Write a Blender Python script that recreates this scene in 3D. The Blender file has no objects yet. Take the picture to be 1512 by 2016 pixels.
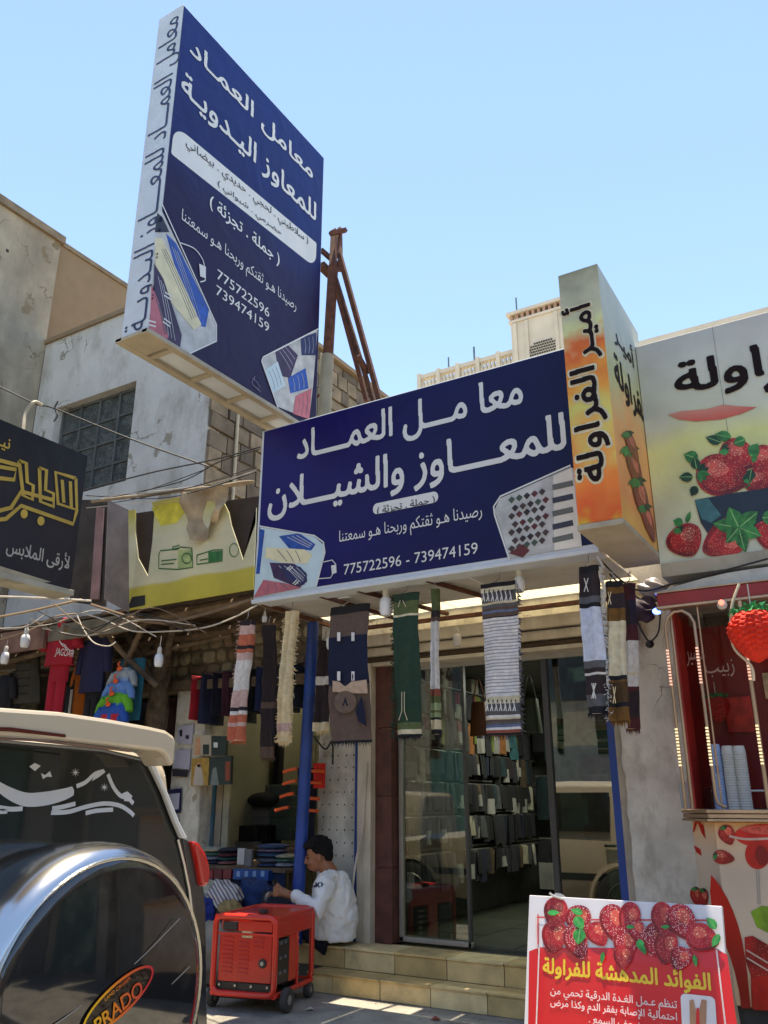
import bpy, bmesh, math, random
import numpy as np
import mathutils
from mathutils import Vector, Matrix
random.seed(7)
S = bpy.context.scene
COL = S.collection
R = math.radians
# ---------------------------------------------------------------- camera
F = 1640.0; YAW = R(-31); PIT = R(19.25); HC = 1.32
CAM = Vector((0, 0, HC))
FWD = Vector((math.sin(YAW)*math.cos(PIT), math.cos(YAW)*math.cos(PIT), math.sin(PIT)))
RGT = Vector((math.cos(YAW), -math.sin(YAW), 0)); UPV = RGT.cross(FWD)
cd = bpy.data.cameras.new('camera'); cam = bpy.data.objects.new('camera', cd); COL.objects.link(cam)
cd.sensor_fit = 'VERTICAL'; cd.sensor_height = 36; cd.lens = 36*F/2016; cd.clip_start = .05; cd.clip_end = 3000
cam.matrix_world = Matrix.Translation(CAM) @ Matrix((RGT, UPV, -FWD)).transposed().to_4x4()
S.camera = cam
# ---------------------------------------------------------------- light
SUN = Vector((-.07, .125, .99)).normalized()
EL = math.asin(SUN.z); AZ = math.atan2(SUN.x, SUN.y)
w = bpy.data.worlds.new('World'); S.world = w; w.use_nodes = True
nt = w.node_tree; nt.nodes.clear()
sk = nt.nodes.new('ShaderNodeTexSky'); sk.sky_type = 'NISHITA'; sk.sun_disc = False
sk.sun_elevation = EL; sk.sun_rotation = AZ; sk.altitude = 1500; sk.air_density = 1.15; sk.dust_density = .1; sk.ozone_density = 4.0
bg = nt.nodes.new('ShaderNodeBackground'); bg.inputs[1].default_value = .15
wo = nt.nodes.new('ShaderNodeOutputWorld')
nt.links.new(sk.outputs[0], bg.inputs[0]); nt.links.new(bg.outputs[0], wo.inputs[0])
sl = bpy.data.lights.new('sun', 'SUN'); sl.energy = 4.2; sl.angle = R(.53); sl.color = (1, .95, .86)
so = bpy.data.objects.new('sun', sl); COL.objects.link(so); so.rotation_euler = SUN.to_track_quat('Z', 'Y').to_euler()
S.view_settings.view_transform = 'Standard'; S.view_settings.look = 'None'
S.view_settings.exposure = 1.34; S.view_settings.gamma = 1; S.view_settings.use_white_balance = True; S.view_settings.white_balance_temperature = 7700
S.cycles.max_bounces = 8; S.cycles.diffuse_bounces = 4; S.cycles.transparent_max_bounces = 12
S.cycles.sample_clamp_indirect = 6

# ---------------------------------------------------------------- helpers
def hx(h):
    h = h.lstrip('#'); v = [int(h[i:i+2], 16)/255 for i in (0, 2, 4)]
    return tuple(((c/12.92) if c <= .04045 else ((c+.055)/1.055)**2.4) for c in v)
_M = {}
def M(name, col, rough=.75, metal=0., var=.18, scale=5., bump=.15, bs=60., dirt=0., dirtc=(.09, .07, .05), ds=1.6, coat=0., spec=.5, streak=1., emis=None, es=0., crack=0.):
    if name in _M: return _M[name]
    if isinstance(col, str): col = hx(col)
    m = bpy.data.materials.new(name); m.use_nodes = True; nt = m.node_tree; N = nt.nodes; L = nt.links
    b = N['Principled BSDF']; b.inputs['Roughness'].default_value = rough; b.inputs['Metallic'].default_value = metal
    b.inputs['Coat Weight'].default_value = coat; b.inputs['Specular IOR Level'].default_value = spec
    g = N.new('ShaderNodeNewGeometry'); oi = N.new('ShaderNodeObjectInfo')
    n1 = N.new('ShaderNodeTexNoise'); n1.inputs['Scale'].default_value = scale; n1.inputs['Detail'].default_value = 6
    L.new(g.outputs['Position'], n1.inputs['Vector'])
    mr = N.new('ShaderNodeMapRange'); mr.inputs[1].default_value = .3; mr.inputs[2].default_value = .7
    mr.inputs[3].default_value = 1-var; mr.inputs[4].default_value = 1+var; L.new(n1.outputs[0], mr.inputs[0])
    ad = N.new('ShaderNodeMapRange'); ad.inputs[3].default_value = -var*.5; ad.inputs[4].default_value = var*.5; L.new(oi.outputs['Random'], ad.inputs[0])
    sm = N.new('ShaderNodeMath'); sm.operation = 'ADD'; L.new(mr.outputs[0], sm.inputs[0]); L.new(ad.outputs[0], sm.inputs[1])
    vm = N.new('ShaderNodeVectorMath'); vm.operation = 'SCALE'; vm.inputs[0].default_value = col[:3]; L.new(sm.outputs[0], vm.inputs['Scale'])
    out = vm.outputs[0]
    if dirt > 0:
        mp = N.new('ShaderNodeMapping'); mp.inputs['Scale'].default_value = (1, 1, streak); L.new(g.outputs['Position'], mp.inputs[0])
        n2 = N.new('ShaderNodeTexNoise'); n2.inputs['Scale'].default_value = ds; n2.inputs['Detail'].default_value = 9; n2.inputs['Roughness'].default_value = .68
        L.new(mp.outputs[0], n2.inputs['Vector'])
        r2 = N.new('ShaderNodeMapRange'); r2.inputs[1].default_value = .62-dirt*.22; r2.inputs[2].default_value = .78-dirt*.1; r2.inputs[4].default_value = min(1, .5+dirt*.5)
        L.new(n2.outputs[0], r2.inputs[0])
        mx = N.new('ShaderNodeMix'); mx.data_type = 'RGBA'; L.new(r2.outputs[0], mx.inputs[0]); L.new(out, mx.inputs[6]); mx.inputs[7].default_value = (*dirtc, 1)
        out = mx.outputs[2]
    if crack > 0:
        n7 = N.new('ShaderNodeTexNoise'); n7.inputs['Scale'].default_value = 4; n7.inputs['Detail'].default_value = 5; L.new(g.outputs['Position'], n7.inputs['Vector'])
        vs_ = N.new('ShaderNodeVectorMath'); vs_.operation = 'SCALE'; vs_.inputs['Scale'].default_value = .55; L.new(n7.outputs['Color'], vs_.inputs[0])
        va = N.new('ShaderNodeVectorMath'); L.new(vs_.outputs[0], va.inputs[0]); L.new(g.outputs['Position'], va.inputs[1])
        vo = N.new('ShaderNodeTexVoronoi'); vo.feature = 'DISTANCE_TO_EDGE'; vo.inputs['Scale'].default_value = crack; L.new(va.outputs[0], vo.inputs['Vector'])
        n8 = N.new('ShaderNodeTexNoise'); n8.inputs['Scale'].default_value = 1.7; L.new(g.outputs['Position'], n8.inputs['Vector'])
        th_ = N.new('ShaderNodeMapRange'); th_.inputs[1].default_value = .48; th_.inputs[2].default_value = .62; th_.inputs[3].default_value = 0; th_.inputs[4].default_value = .011; L.new(n8.outputs[0], th_.inputs[0])
        lt_ = N.new('ShaderNodeMath'); lt_.operation = 'LESS_THAN'; L.new(vo.outputs[0], lt_.inputs[0]); L.new(th_.outputs[0], lt_.inputs[1])
        # flaked patches where the top coat has come off
        n9 = N.new('ShaderNodeTexNoise'); n9.inputs['Scale'].default_value = crack*1.6; n9.inputs['Detail'].default_value = 8; n9.inputs['Roughness'].default_value = .6; L.new(g.outputs['Position'], n9.inputs['Vector'])
        gt_ = N.new('ShaderNodeMapRange'); gt_.inputs[1].default_value = .615; gt_.inputs[2].default_value = .63; L.new(n9.outputs[0], gt_.inputs[0])
        mx7 = N.new('ShaderNodeMix'); mx7.data_type = 'RGBA'; L.new(gt_.outputs[0], mx7.inputs[0]); L.new(out, mx7.inputs[6]); mx7.inputs[7].default_value = (col[0]*.55, col[1]*.5, col[2]*.42, 1)
        mx8 = N.new('ShaderNodeMix'); mx8.data_type = 'RGBA'; L.new(lt_.outputs[0], mx8.inputs[0]); L.new(mx7.outputs[2], mx8.inputs[6]); mx8.inputs[7].default_value = (col[0]*.5, col[1]*.46, col[2]*.4, 1); out = mx8.outputs[2]
    L.new(out, b.inputs['Base Color'])
    if bump > 0:
        n3 = N.new('ShaderNodeTexNoise'); n3.inputs['Scale'].default_value = bs; n3.inputs['Detail'].default_value = 4; L.new(g.outputs['Position'], n3.inputs['Vector'])
        bp = N.new('ShaderNodeBump'); bp.inputs['Strength'].default_value = bump; bp.inputs['Distance'].default_value = .01
        L.new(n3.outputs[0], bp.inputs['Height']); L.new(bp.outputs[0], b.inputs['Normal'])
    if emis:
        b.inputs['Emission Color'].default_value = (*emis, 1); b.inputs['Emission Strength'].default_value = es
    _M[name] = m; return m
def ramp_mat(name, stops, zlo, zhi, noise=.12, nscale=2.5, rough=.5, axis=2, coat=0., spec=.25):
    """printed vinyl whose ink colour runs through stops along an axis of the world"""
    if name in _M: return _M[name]
    m = bpy.data.materials.new(name); m.use_nodes = True; nt = m.node_tree; N = nt.nodes; L = nt.links
    b = N['Principled BSDF']; b.inputs['Roughness'].default_value = rough; b.inputs['Coat Weight'].default_value = coat; b.inputs['Specular IOR Level'].default_value = spec
    g = N.new('ShaderNodeNewGeometry'); sp = N.new('ShaderNodeSeparateXYZ'); L.new(g.outputs['Position'], sp.inputs[0])
    n1 = N.new('ShaderNodeTexNoise'); n1.inputs['Scale'].default_value = nscale; n1.inputs['Detail'].default_value = 3; L.new(g.outputs['Position'], n1.inputs['Vector'])
    mr = N.new('ShaderNodeMapRange'); mr.inputs[1].default_value = zlo; mr.inputs[2].default_value = zhi; L.new(sp.outputs[axis], mr.inputs[0])
    m2 = N.new('ShaderNodeMapRange'); m2.inputs[1].default_value = .3; m2.inputs[2].default_value = .7; m2.inputs[3].default_value = -noise; m2.inputs[4].default_value = noise; L.new(n1.outputs[0], m2.inputs[0])
    ad = N.new('ShaderNodeMath'); L.new(mr.outputs[0], ad.inputs[0]); L.new(m2.outputs[0], ad.inputs[1])
    cr = N.new('ShaderNodeValToRGB'); e = cr.color_ramp.elements
    while len(e) < len(stops): e.new(.5)
    for k, (p, c) in enumerate(stops):
        e[k].position = p; e[k].color = (*(hx(c) if isinstance(c, str) else c), 1)
    L.new(ad.outputs[0], cr.inputs[0]); 
    n4 = N.new('ShaderNodeTexNoise'); n4.inputs['Scale'].default_value = 3; n4.inputs['Detail'].default_value = 8; L.new(g.outputs['Position'], n4.inputs['Vector'])
    m4 = N.new('ShaderNodeMapRange'); m4.inputs[1].default_value = .35; m4.inputs[2].default_value = .7; m4.inputs[3].default_value = 1.04; m4.inputs[4].default_value = .84; L.new(n4.outputs[0], m4.inputs[0])
    vm = N.new('ShaderNodeVectorMath'); vm.operation = 'SCALE'; L.new(cr.outputs[0], vm.inputs[0]); L.new(m4.outputs[0], vm.inputs['Scale'])
    L.new(vm.outputs[0], b.inputs['Base Color'])
    n5 = N.new('ShaderNodeTexNoise'); n5.inputs['Scale'].default_value = 2.2; n5.inputs['Distortion'].default_value = 1.5; L.new(g.outputs['Position'], n5.inputs['Vector'])
    bp = N.new('ShaderNodeBump'); bp.inputs['Strength'].default_value = .35; bp.inputs['Distance'].default_value = .03; L.new(n5.outputs[0], bp.inputs['Height']); L.new(bp.outputs[0], b.inputs['Normal'])
    _M[name] = m; return m
def spots_mat(name, c1, c2, scale=70., size=.28, rough=.4):
    if name in _M: return _M[name]
    m = bpy.data.materials.new(name); m.use_nodes = True; nt = m.node_tree; N = nt.nodes; L = nt.links
    b = N['Principled BSDF']; b.inputs['Roughness'].default_value = rough
    g = N.new('ShaderNodeNewGeometry'); v = N.new('ShaderNodeTexVoronoi'); v.inputs['Scale'].default_value = scale; L.new(g.outputs['Position'], v.inputs['Vector'])
    mr = N.new('ShaderNodeMapRange'); mr.inputs[1].default_value = size; mr.inputs[2].default_value = size+.12; L.new(v.outputs['Distance'], mr.inputs[0])
    n1 = N.new('ShaderNodeTexNoise'); n1.inputs['Scale'].default_value = 9; L.new(g.outputs['Position'], n1.inputs['Vector'])
    cr = N.new('ShaderNodeValToRGB'); e = cr.color_ramp.elements; a = hx(c1)
    e[0].position = .35; e[0].color = (a[0]*.45, a[1]*.45, a[2]*.45, 1); e[1].position = .62; e[1].color = (*a, 1); L.new(n1.outputs[0], cr.inputs[0])
    mx = N.new('ShaderNodeMix'); mx.data_type = 'RGBA'; L.new(mr.outputs[0], mx.inputs[0]); mx.inputs[6].default_value = (*hx(c2), 1); L.new(cr.outputs[0], mx.inputs[7])
    L.new(mx.outputs[2], b.inputs['Base Color']); _M[name] = m; return m
def glass_mat(name, tint=(.8, .9, .86), refl=.12, ior=1.5):
    if name in _M: return _M[name]
    m = bpy.data.materials.new(name); m.use_nodes = True; nt = m.node_tree; N = nt.nodes; L = nt.links; N.clear()
    o = N.new('ShaderNodeOutputMaterial'); t = N.new('ShaderNodeBsdfTransparent'); t.inputs[0].default_value = (*tint, 1)
    g = N.new('ShaderNodeBsdfGlossy'); g.inputs['Roughness'].default_value = .012
    f = N.new('ShaderNodeFresnel'); f.inputs[0].default_value = ior
    a = N.new('ShaderNodeMath'); a.operation = 'ADD'; a.inputs[1].default_value = refl; a.use_clamp = True
    mx = N.new('ShaderNodeMixShader'); L.new(f.outputs[0], a.inputs[0]); L.new(a.outputs[0], mx.inputs[0]); L.new(t.outputs[0], mx.inputs[1]); L.new(g.outputs[0], mx.inputs[2]); L.new(mx.outputs[0], o.inputs[0])
    _M[name] = m; return m

class MB:
    def __init__(s): s.v = []; s.f = []; s.mi = []
    def add(s, vs, fs, mi=0):
        b = len(s.v); s.v += [tuple(v) for v in vs]; s.f += [tuple(b+i for i in f) for f in fs]; s.mi += [mi]*len(fs); return s
    def box(s, x0, x1, y0, y1, z0, z1, mi=0, mat=None):
        vs = [Vector((x, y, z)) for x in (x0, x1) for y in (y0, y1) for z in (z0, z1)]
        if mat: vs = [mat @ v for v in vs]
        return s.add(vs, [(0, 1, 3, 2), (4, 6, 7, 5), (0, 4, 5, 1), (2, 3, 7, 6), (0, 2, 6, 4), (1, 5, 7, 3)], mi)
    def bar(s, a, b, r, r2=None, mi=0):   # square bar
        a = Vector(a); b = Vector(b); d = (b-a).normalized(); h = Vector((0, 0, 1)) if abs(d.z) < .9 else Vector((0, 1, 0))
        x = d.cross(h).normalized(); y = d.cross(x); r2 = r2 or r
        vs = [p+x*i*r+y*j*r2 for p in (a, b) for i, j in ((-1, -1), (1, -1), (1, 1), (-1, 1))]
        return s.add(vs, [(3, 2, 1, 0), (4, 5, 6, 7)]+[(i, (i+1) % 4, (i+1) % 4+4, i+4) for i in range(4)], mi)
    def tube(s, pts, r, n=8, mi=0, cap=True):
        pts = [Vector(p) for p in pts]; rr = r if isinstance(r, (list, tuple)) else [r]*len(pts)
        vs = []; fs = []; px = None
        for i, p in enumerate(pts):
            d = (pts[min(i+1, len(pts)-1)]-pts[max(i-1, 0)]).normalized()
            if px is None:
                h = Vector((0, 0, 1)) if abs(d.z) < .9 else Vector((0, 1, 0)); px = d.cross(h).normalized()
            x = (px-d*px.dot(d)); x = x.normalized() if x.length > 1e-6 else d.orthogonal().normalized(); px = x; y = d.cross(x)
            vs += [p+(x*math.cos(2*math.pi*k/n)+y*math.sin(2*math.pi*k/n))*rr[i] for k in range(n)]
        for i in range(len(pts)-1):
            fs += [(i*n+k, i*n+(k+1) % n, (i+1)*n+(k+1) % n, (i+1)*n+k) for k in range(n)]
        if cap: fs += [tuple(range(n))[::-1], tuple((len(pts)-1)*n+k for k in range(n))]
        return s.add(vs, fs, mi)
    def lathe(s, prof, c, axis='Z', n=24, mi=0):   # prof (r, h)
        vs = []; fs = []
        for r, h in prof:
            for k in range(n):
                a = 2*math.pi*k/n; p = (r*math.cos(a), r*math.sin(a), h)
                if axis == 'X': p = (h, r*math.cos(a), r*math.sin(a))
                if axis == 'Y': p = (r*math.cos(a), h, r*math.sin(a))
                vs.append(Vector(c)+Vector(p))
        for i in range(len(prof)-1): fs += [(i*n+k, i*n+(k+1) % n, (i+1)*n+(k+1) % n, (i+1)*n+k) for k in range(n)]
        fs += [tuple(range(n))[::-1], tuple((len(prof)-1)*n+k for k in range(n))]
        return s.add(vs, fs, mi)
    def prism(s, pts, ext, mi=0):
        pts = [Vector(p) for p in pts]; ext = Vector(ext); n = len(pts)
        return s.add(pts+[p+ext for p in pts], [tuple(range(n))[::-1], tuple(range(n, 2*n))]+[(i, (i+1) % n, (i+1) % n+n, i+n) for i in range(n)], mi)
    def loft(s, rings, n=18, wr=.07, fr=5, mi=0, seed=0):  # rings (cx, cy, cz, rx, ry)
        rnd = random.Random(seed); ph = [rnd.random()*6.28 for _ in range(4)]; vs = []; fs = []
        for i, (cx, cy, cz, rx, ry) in enumerate(rings):
            for k in range(n):
                a = 2*math.pi*k/n; q = 1+wr*math.sin(fr*a+ph[0]+i*.25)+wr*.6*math.sin((fr+4)*a+ph[1]-i*.4)
                vs.append((cx+rx*math.cos(a)*q, cy+ry*math.sin(a)*q, cz+rnd.uniform(-1, 1)*.002))
        for i in range(len(rings)-1): fs += [(i*n+k, (i+1)*n+k, (i+1)*n+(k+1) % n, i*n+(k+1) % n) for k in range(n)]
        fs += [tuple(range(n)), tuple((len(rings)-1)*n+k for k in range(n))[::-1]]
        return s.add(vs, fs, mi)
    def ell(s, c, r, n=14, m=9, rot=None, mi=0):
        vs = []; fs = []; c = Vector(c)
        if not isinstance(r, (tuple, list)): r = (r, r, r)
        for i in range(m+1):
            t = math.pi*i/m
            for k in range(n):
                a = 2*math.pi*k/n; p = Vector((r[0]*math.sin(t)*math.cos(a), r[1]*math.sin(t)*math.sin(a), r[2]*math.cos(t)))
                if rot: p = rot @ p
                vs.append(c+p)
        for i in range(m): fs += [(i*n+k, (i+1)*n+k, (i+1)*n+(k+1) % n, i*n+(k+1) % n) for k in range(n)]
        return s.add(vs, fs, mi)
def worg(o):
    p = Vector((0, 0, 0))
    while o: p += o.location; o = o.parent
    return p
def tag(o, label=None, cat=None, group=None, kind=None):
    if label: o['label'] = label
    if cat: o['category'] = cat
    if group: o['group'] = group
    if kind: o['kind'] = kind
    return o
def build(name, mb, mats, parent=None, smooth=False, bevel=0, local=False):
    me = bpy.data.meshes.new(name); org = Vector((0, 0, 0)) if (local or not parent) else worg(parent)
    me.from_pydata([tuple(Vector(v)-org) for v in mb.v], [], mb.f)
    if not isinstance(mats, (list, tuple)): mats = [mats]
    for m in mats: me.materials.append(m)
    me.polygons.foreach_set('material_index', mb.mi)
    bm = bmesh.new(); bm.from_mesh(me); bmesh.ops.remove_doubles(bm, verts=bm.verts, dist=1e-5); bmesh.ops.recalc_face_normals(bm, faces=bm.faces); bm.to_mesh(me); bm.free()
    if smooth:
        me.polygons.foreach_set('use_smooth', [True]*len(me.polygons))
        me.set_sharp_from_angle(angle=R(smooth if smooth is not True else 50))
    o = bpy.data.objects.new(name, me); COL.objects.link(o); o.parent = parent
    if bevel:
        b = o.modifiers.new('b', 'BEVEL'); b.width = bevel; b.segments = 2; b.limit_method = 'ANGLE'
    return o
def thing(name, label, cat, loc=(0, 0, 0), group=None, rz=0):
    o = bpy.data.objects.new(name, None); COL.objects.link(o); o.location = loc; o.rotation_euler = (0, 0, rz); o.empty_display_size = .1
    return tag(o, label, cat, group)
def solo(name, mb, mats, label, cat, group=None, **k): return tag(build(name, mb, mats, **k), label, cat, group)
def struct(name, mb, mats, parent=None, **k):
    o = build(name, mb, mats, parent, **k)
    if not parent: o['kind'] = 'structure'
    return o
def copy_tree(o, parent=None):
    c = o.copy(); COL.objects.link(c); c.parent = parent
    for ch in list(o.children): copy_tree(ch, c)
    return c
def inst(name, me, loc, parent=None, rot=(0, 0, 0), sc=(1, 1, 1)):
    o = bpy.data.objects.new(name, me); COL.objects.link(o); o.parent = parent
    o.location = Vector(loc)-(worg(parent) if parent else Vector((0, 0, 0))); o.rotation_euler = rot; o.scale = sc; return o
def ray(x, y): return RGT*((x-756)/F)-UPV*((y-1008)/F)+FWD
def at(x, y, X=None, Y=None, Z=None):
    d = ray(x, y); t = (X/d.x) if X is not None else (Y/d.y) if Y is not None else ((Z-HC)/d.z)
    return CAM+d*t
class Pl:
    """a real plane in the place: origin, across, up"""
    def __init__(s, O, u, v): s.O = Vector(O); s.u = Vector(u).normalized(); s.v = Vector(v).normalized(); s.n = s.u.cross(s.v)
    def p(s, q, e=0):
        d = ray(*q); t = (s.O-CAM).dot(s.n)/d.dot(s.n); return CAM+d*t+s.n*e
    def uv(s, q): P = s.p(q)-s.O; return P.dot(s.u), P.dot(s.v)
    def w(s, a, b, e=0): return s.O+s.u*a+s.v*b+s.n*e
def PY(Y): return Pl((0, Y, 0), (1, 0, 0), (0, 0, 1))
def PX(X): return Pl((X, 0, 0), (0, 1, 0), (0, 0, 1))
# ---- lettering
_A = {'ا': (0xFE8D, 2), 'أ': (0xFE83, 2), 'إ': (0xFE87, 2), 'ب': (0xFE8F, 4), 'ة': (0xFE93, 2), 'ت': (0xFE95, 4), 'ث': (0xFE99, 4), 'ج': (0xFE9D, 4), 'ح': (0xFEA1, 4), 'خ': (0xFEA5, 4), 'د': (0xFEA9, 2), 'ذ': (0xFEAB, 2), 'ر': (0xFEAD, 2), 'ز': (0xFEAF, 2), 'س': (0xFEB1, 4), 'ش': (0xFEB5, 4), 'ص': (0xFEB9, 4), 'ض': (0xFEBD, 4), 'ط': (0xFEC1, 4), 'ظ': (0xFEC5, 4), 'ع': (0xFEC9, 4), 'غ': (0xFECD, 4), 'ف': (0xFED1, 4), 'ق': (0xFED5, 4), 'ك': (0xFED9, 4), 'ل': (0xFEDD, 4), 'م': (0xFEE1, 4), 'ن': (0xFEE5, 4), 'ه': (0xFEE9, 4), 'و': (0xFEED, 2), 'ى': (0xFEEF, 2), 'ي': (0xFEF1, 4), 'ئ': (0xFE89, 4), 'ـ': (0x640, 5), 'ﻻ': (0xFEFB, 2), 'ﻹ': (0xFEF9, 2), 'ﻷ': (0xFEF7, 2)}
def shape_ar(s):
    s = s.replace('لا', 'ﻻ').replace('لإ', 'ﻹ').replace('لأ', 'ﻷ'); o = []
    for i, c in enumerate(s):
        if c not in _A: o.append({'(': ')', ')': '('}.get(c, c)); continue
        b, n = _A[c]
        if n == 5: o.append(chr(b)); continue
        pj = i > 0 and s[i-1] in _A and _A[s[i-1]][1] >= 4; nj = n >= 4 and i+1 < len(s) and s[i+1] in _A
        o.append(chr(b+(3 if pj and nj else 2 if nj else 1 if pj else 0)))
    o = o[::-1]; return ''.join(o)
_T = {}; _G = {}
def text_geo(s, bold=0., res=3, h=.016):
    """outline of a line of lettering as one clean sheet: glyph areas are merged on a fine grid, thickened by bold, and traced"""
    k = (s, bold)
    if k in _T: return _T[k]
    edges = []; pen = 0
    for ch in s:
        if ch not in _G:
            ext = []; cont = []
            for body in (ch, ch+'|', '|'):
                c = bpy.data.curves.new('t', 'FONT'); c.body = body
                o = bpy.data.objects.new('t', c); COL.objects.link(o); bpy.context.view_layer.update()
                cu = o.to_curve(bpy.context.evaluated_depsgraph_get()); mx = 0
                for sp in cu.splines:
                    bp_ = sp.bezier_points; n = len(bp_); P_ = []
                    for i in range(n): P_ += [(q.x, q.y) for q in mathutils.geometry.interpolate_bezier(bp_[i].co, bp_[i].handle_right, bp_[(i+1) % n].handle_left, bp_[(i+1) % n].co, 6)[:-1]]
                    mx = max([mx]+[q[0] for q in P_])
                    if body == ch: cont.append(np.array(P_))
                ext.append(mx); o.to_curve_clear(); bpy.data.objects.remove(o)
            _G[ch] = (cont, ext[1]-ext[2])
        cont, adv = _G[ch]; edges += [c_+(pen, 0) for c_ in cont]; pen += adv
    allp = np.concatenate(edges); pad = bold+.06; lo = allp.min(0)-pad; n = np.ceil((allp.max(0)+pad-lo)/h).astype(int)+1; W = np.zeros((n[0], n[1]), int)
    for c_ in edges:
        p = (c_-lo)/h+(0, .00013); q = np.roll(p, -1, 0)
        for (x0, y0), (x1, y1) in zip(p, q):
            if y0 == y1: continue
            j0, j1 = int(math.ceil(min(y0, y1))), int(math.ceil(max(y0, y1)))
            for j in range(j0, j1): W[:int(math.ceil(x0+(x1-x0)*(j-y0)/(y1-y0))), j] += 1 if y1 > y0 else -1
    G = W != 0
    r = bold/h; D = G.copy(); ri = int(math.ceil(r)); H = G.astype(float)
    if r > .3:
        for i in range(-ri, ri+1):
            for j in range(-ri, ri+1):
                dd = math.hypot(i, j)
                if dd <= r+.5: H = np.maximum(H, np.roll(np.roll(G, i, 0), j, 1)*min(1, r+.5-dd+.0001))
    for _ in range(1): H = (H*4+np.roll(H, 1, 0)+np.roll(H, -1, 0)+np.roll(H, 1, 1)+np.roll(H, -1, 1))/8
    I = H > .5; c4 = I[:-1, :-1].astype(int)+I[1:, :-1]+I[1:, 1:]+I[:-1, 1:]; V = []; Fc = []
    for j in range(c4.shape[1]):
        full = c4[:, j] == 4
        if full.any():
            e = np.diff(np.concatenate([[0], full.astype(int), [0]])); st = np.where(e == 1)[0]; en = np.where(e == -1)[0]
            for x0, x1 in zip(st, en): m = len(V); V += [(x0, j), (x1, j), (x1, j+1), (x0, j+1)]; Fc.append((m, m+1, m+2, m+3))
    for i, j in zip(*np.where((c4 > 0) & (c4 < 4))):
        cs = ((i, j), (i+1, j), (i+1, j+1), (i, j+1)); m = len(V); pts = []
        for q in range(4):
            a, b = cs[q], cs[(q+1) % 4]; ha, hb = H[a], H[b]
            if ha > .5: pts.append(a)
            if (ha > .5) != (hb > .5): t = (.5-ha)/(hb-ha); pts.append((a[0]+(b[0]-a[0])*t, a[1]+(b[1]-a[1])*t))
        if len(pts) > 2: V += pts; Fc.append(tuple(range(m, m+len(pts))))
    _T[k] = ([(lo[0]+x*h, lo[1]+y*h) for x, y in V], Fc); return _T[k]
def put_text(name, s, pl, L, Rr, T, B, mat, parent, e=.004, bold=.012, rot=False, ar=True, ang=0, grow=0, sh=0):
    vs, fs = text_geo(shape_ar(s) if ar else s, bold)
    u0, u1, v0, v1 = pl.uv(L)[0]-grow, pl.uv(Rr)[0]+grow, pl.uv(B)[1]-grow, pl.uv(T)[1]+grow
    return fit_text(name, vs, fs, pl, u0, u1, v0, v1, mat, parent, e, rot, ang, sh)
def fit_text(name, vs, fs, pl, u0, u1, v0, v1, mat, parent, e, rot=False, ang=0, sh=0):
    a = np.array(vs); lo = a.min(0); hi = a.max(0); t = (a-lo)/(hi-lo); mb = MB()
    if rot: U = u1-(t[:, 1])*(u1-u0); V = v0+t[:, 0]*(v1-v0)
    else: U = u0+t[:, 0]*(u1-u0); V = v0+t[:, 1]*(v1-v0)
    if ang:
        cu, cv = (u0+u1)/2, (v0+v1)/2; ca, sa = math.cos(ang), math.sin(ang)
        U, V = cu+(U-cu)*ca-(V-cv)*sa, cv+(U-cu)*sa+(V-cv)*ca
    V = V+sh*(U-u0)/(u1-u0)
    mb.add([pl.w(x, y, e) for x, y in zip(U, V)], fs)
    return build(name, mb, mat, parent)
def poly(name, pl, px, mat, parent, e=.003, th=0):
    mb = MB(); pts = [pl.p(q, e) for q in px]
    if th: mb.prism(pts, pl.n*th)
    else: mb.add(pts, [tuple(range(len(pts)))])
    return build(name, mb, mat, parent)
def ribbon(mb, pts, wd, n):
    """flat stroke through world points on a plane of normal n; wd a number or list"""
    pts = [Vector(p) for p in pts]; W = wd if isinstance(wd, (list, tuple)) else [wd]*len(pts); vs = []
    for i, p in enumerate(pts):
        d = (pts[min(i+1, len(pts)-1)]-pts[max(i-1, 0)]).normalized(); s = n.cross(d); vs += [p-s*W[i]/2, p+s*W[i]/2]
    mb.add(vs, [(2*i, 2*i+1, 2*i+3, 2*i+2) for i in range(len(pts)-1)]); return mb
def spline(pts, k=6):
    pts = [Vector(p) for p in pts]; P = [pts[0]]+pts+[pts[-1]]; out = []
    for i in range(1, len(P)-2):
        for j in range(k):
            t = j/k; a, b, c, d = P[i-1], P[i], P[i+1], P[i+2]
            out.append(.5*((2*b)+(c-a)*t+(2*a-5*b+4*c-d)*t*t+(3*b-a-3*c+d)*t**3))
    return out+[pts[-1]]
def stroke(name, pl, px, wd, mat, parent, e=.003, k=6):
    mb = MB()
    for li, line in enumerate(px): ribbon(mb, spline([pl.p(q, e+li*.0004) for q in line], k) if k else [pl.p(q, e+li*.0004) for q in line], wd, pl.n)
    return build(name, mb, mat, parent)
def ellp(c, rx, ry, a=0, n=24, wob=0): return [(c[0]+rx*math.cos(t)*math.cos(a)-ry*math.sin(t)*math.sin(a), c[1]+rx*math.cos(t)*math.sin(a)+ry*math.sin(t)*math.cos(a)) for t in [2*math.pi*i/n for i in range(n)]]
def baked(mb, voxel, sm=3, smf=.6):
    o = build('tmp', mb, []); 
    m = o.modifiers.new('r', 'REMESH'); m.mode = 'VOXEL'; m.voxel_size = voxel
    if sm: m = o.modifiers.new('s', 'SMOOTH'); m.iterations = sm; m.factor = smf
    bpy.context.view_layer.update()
    me = bpy.data.meshes.new_from_object(o.evaluated_get(bpy.context.evaluated_depsgraph_get())); bpy.data.objects.remove(o); return me
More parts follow.
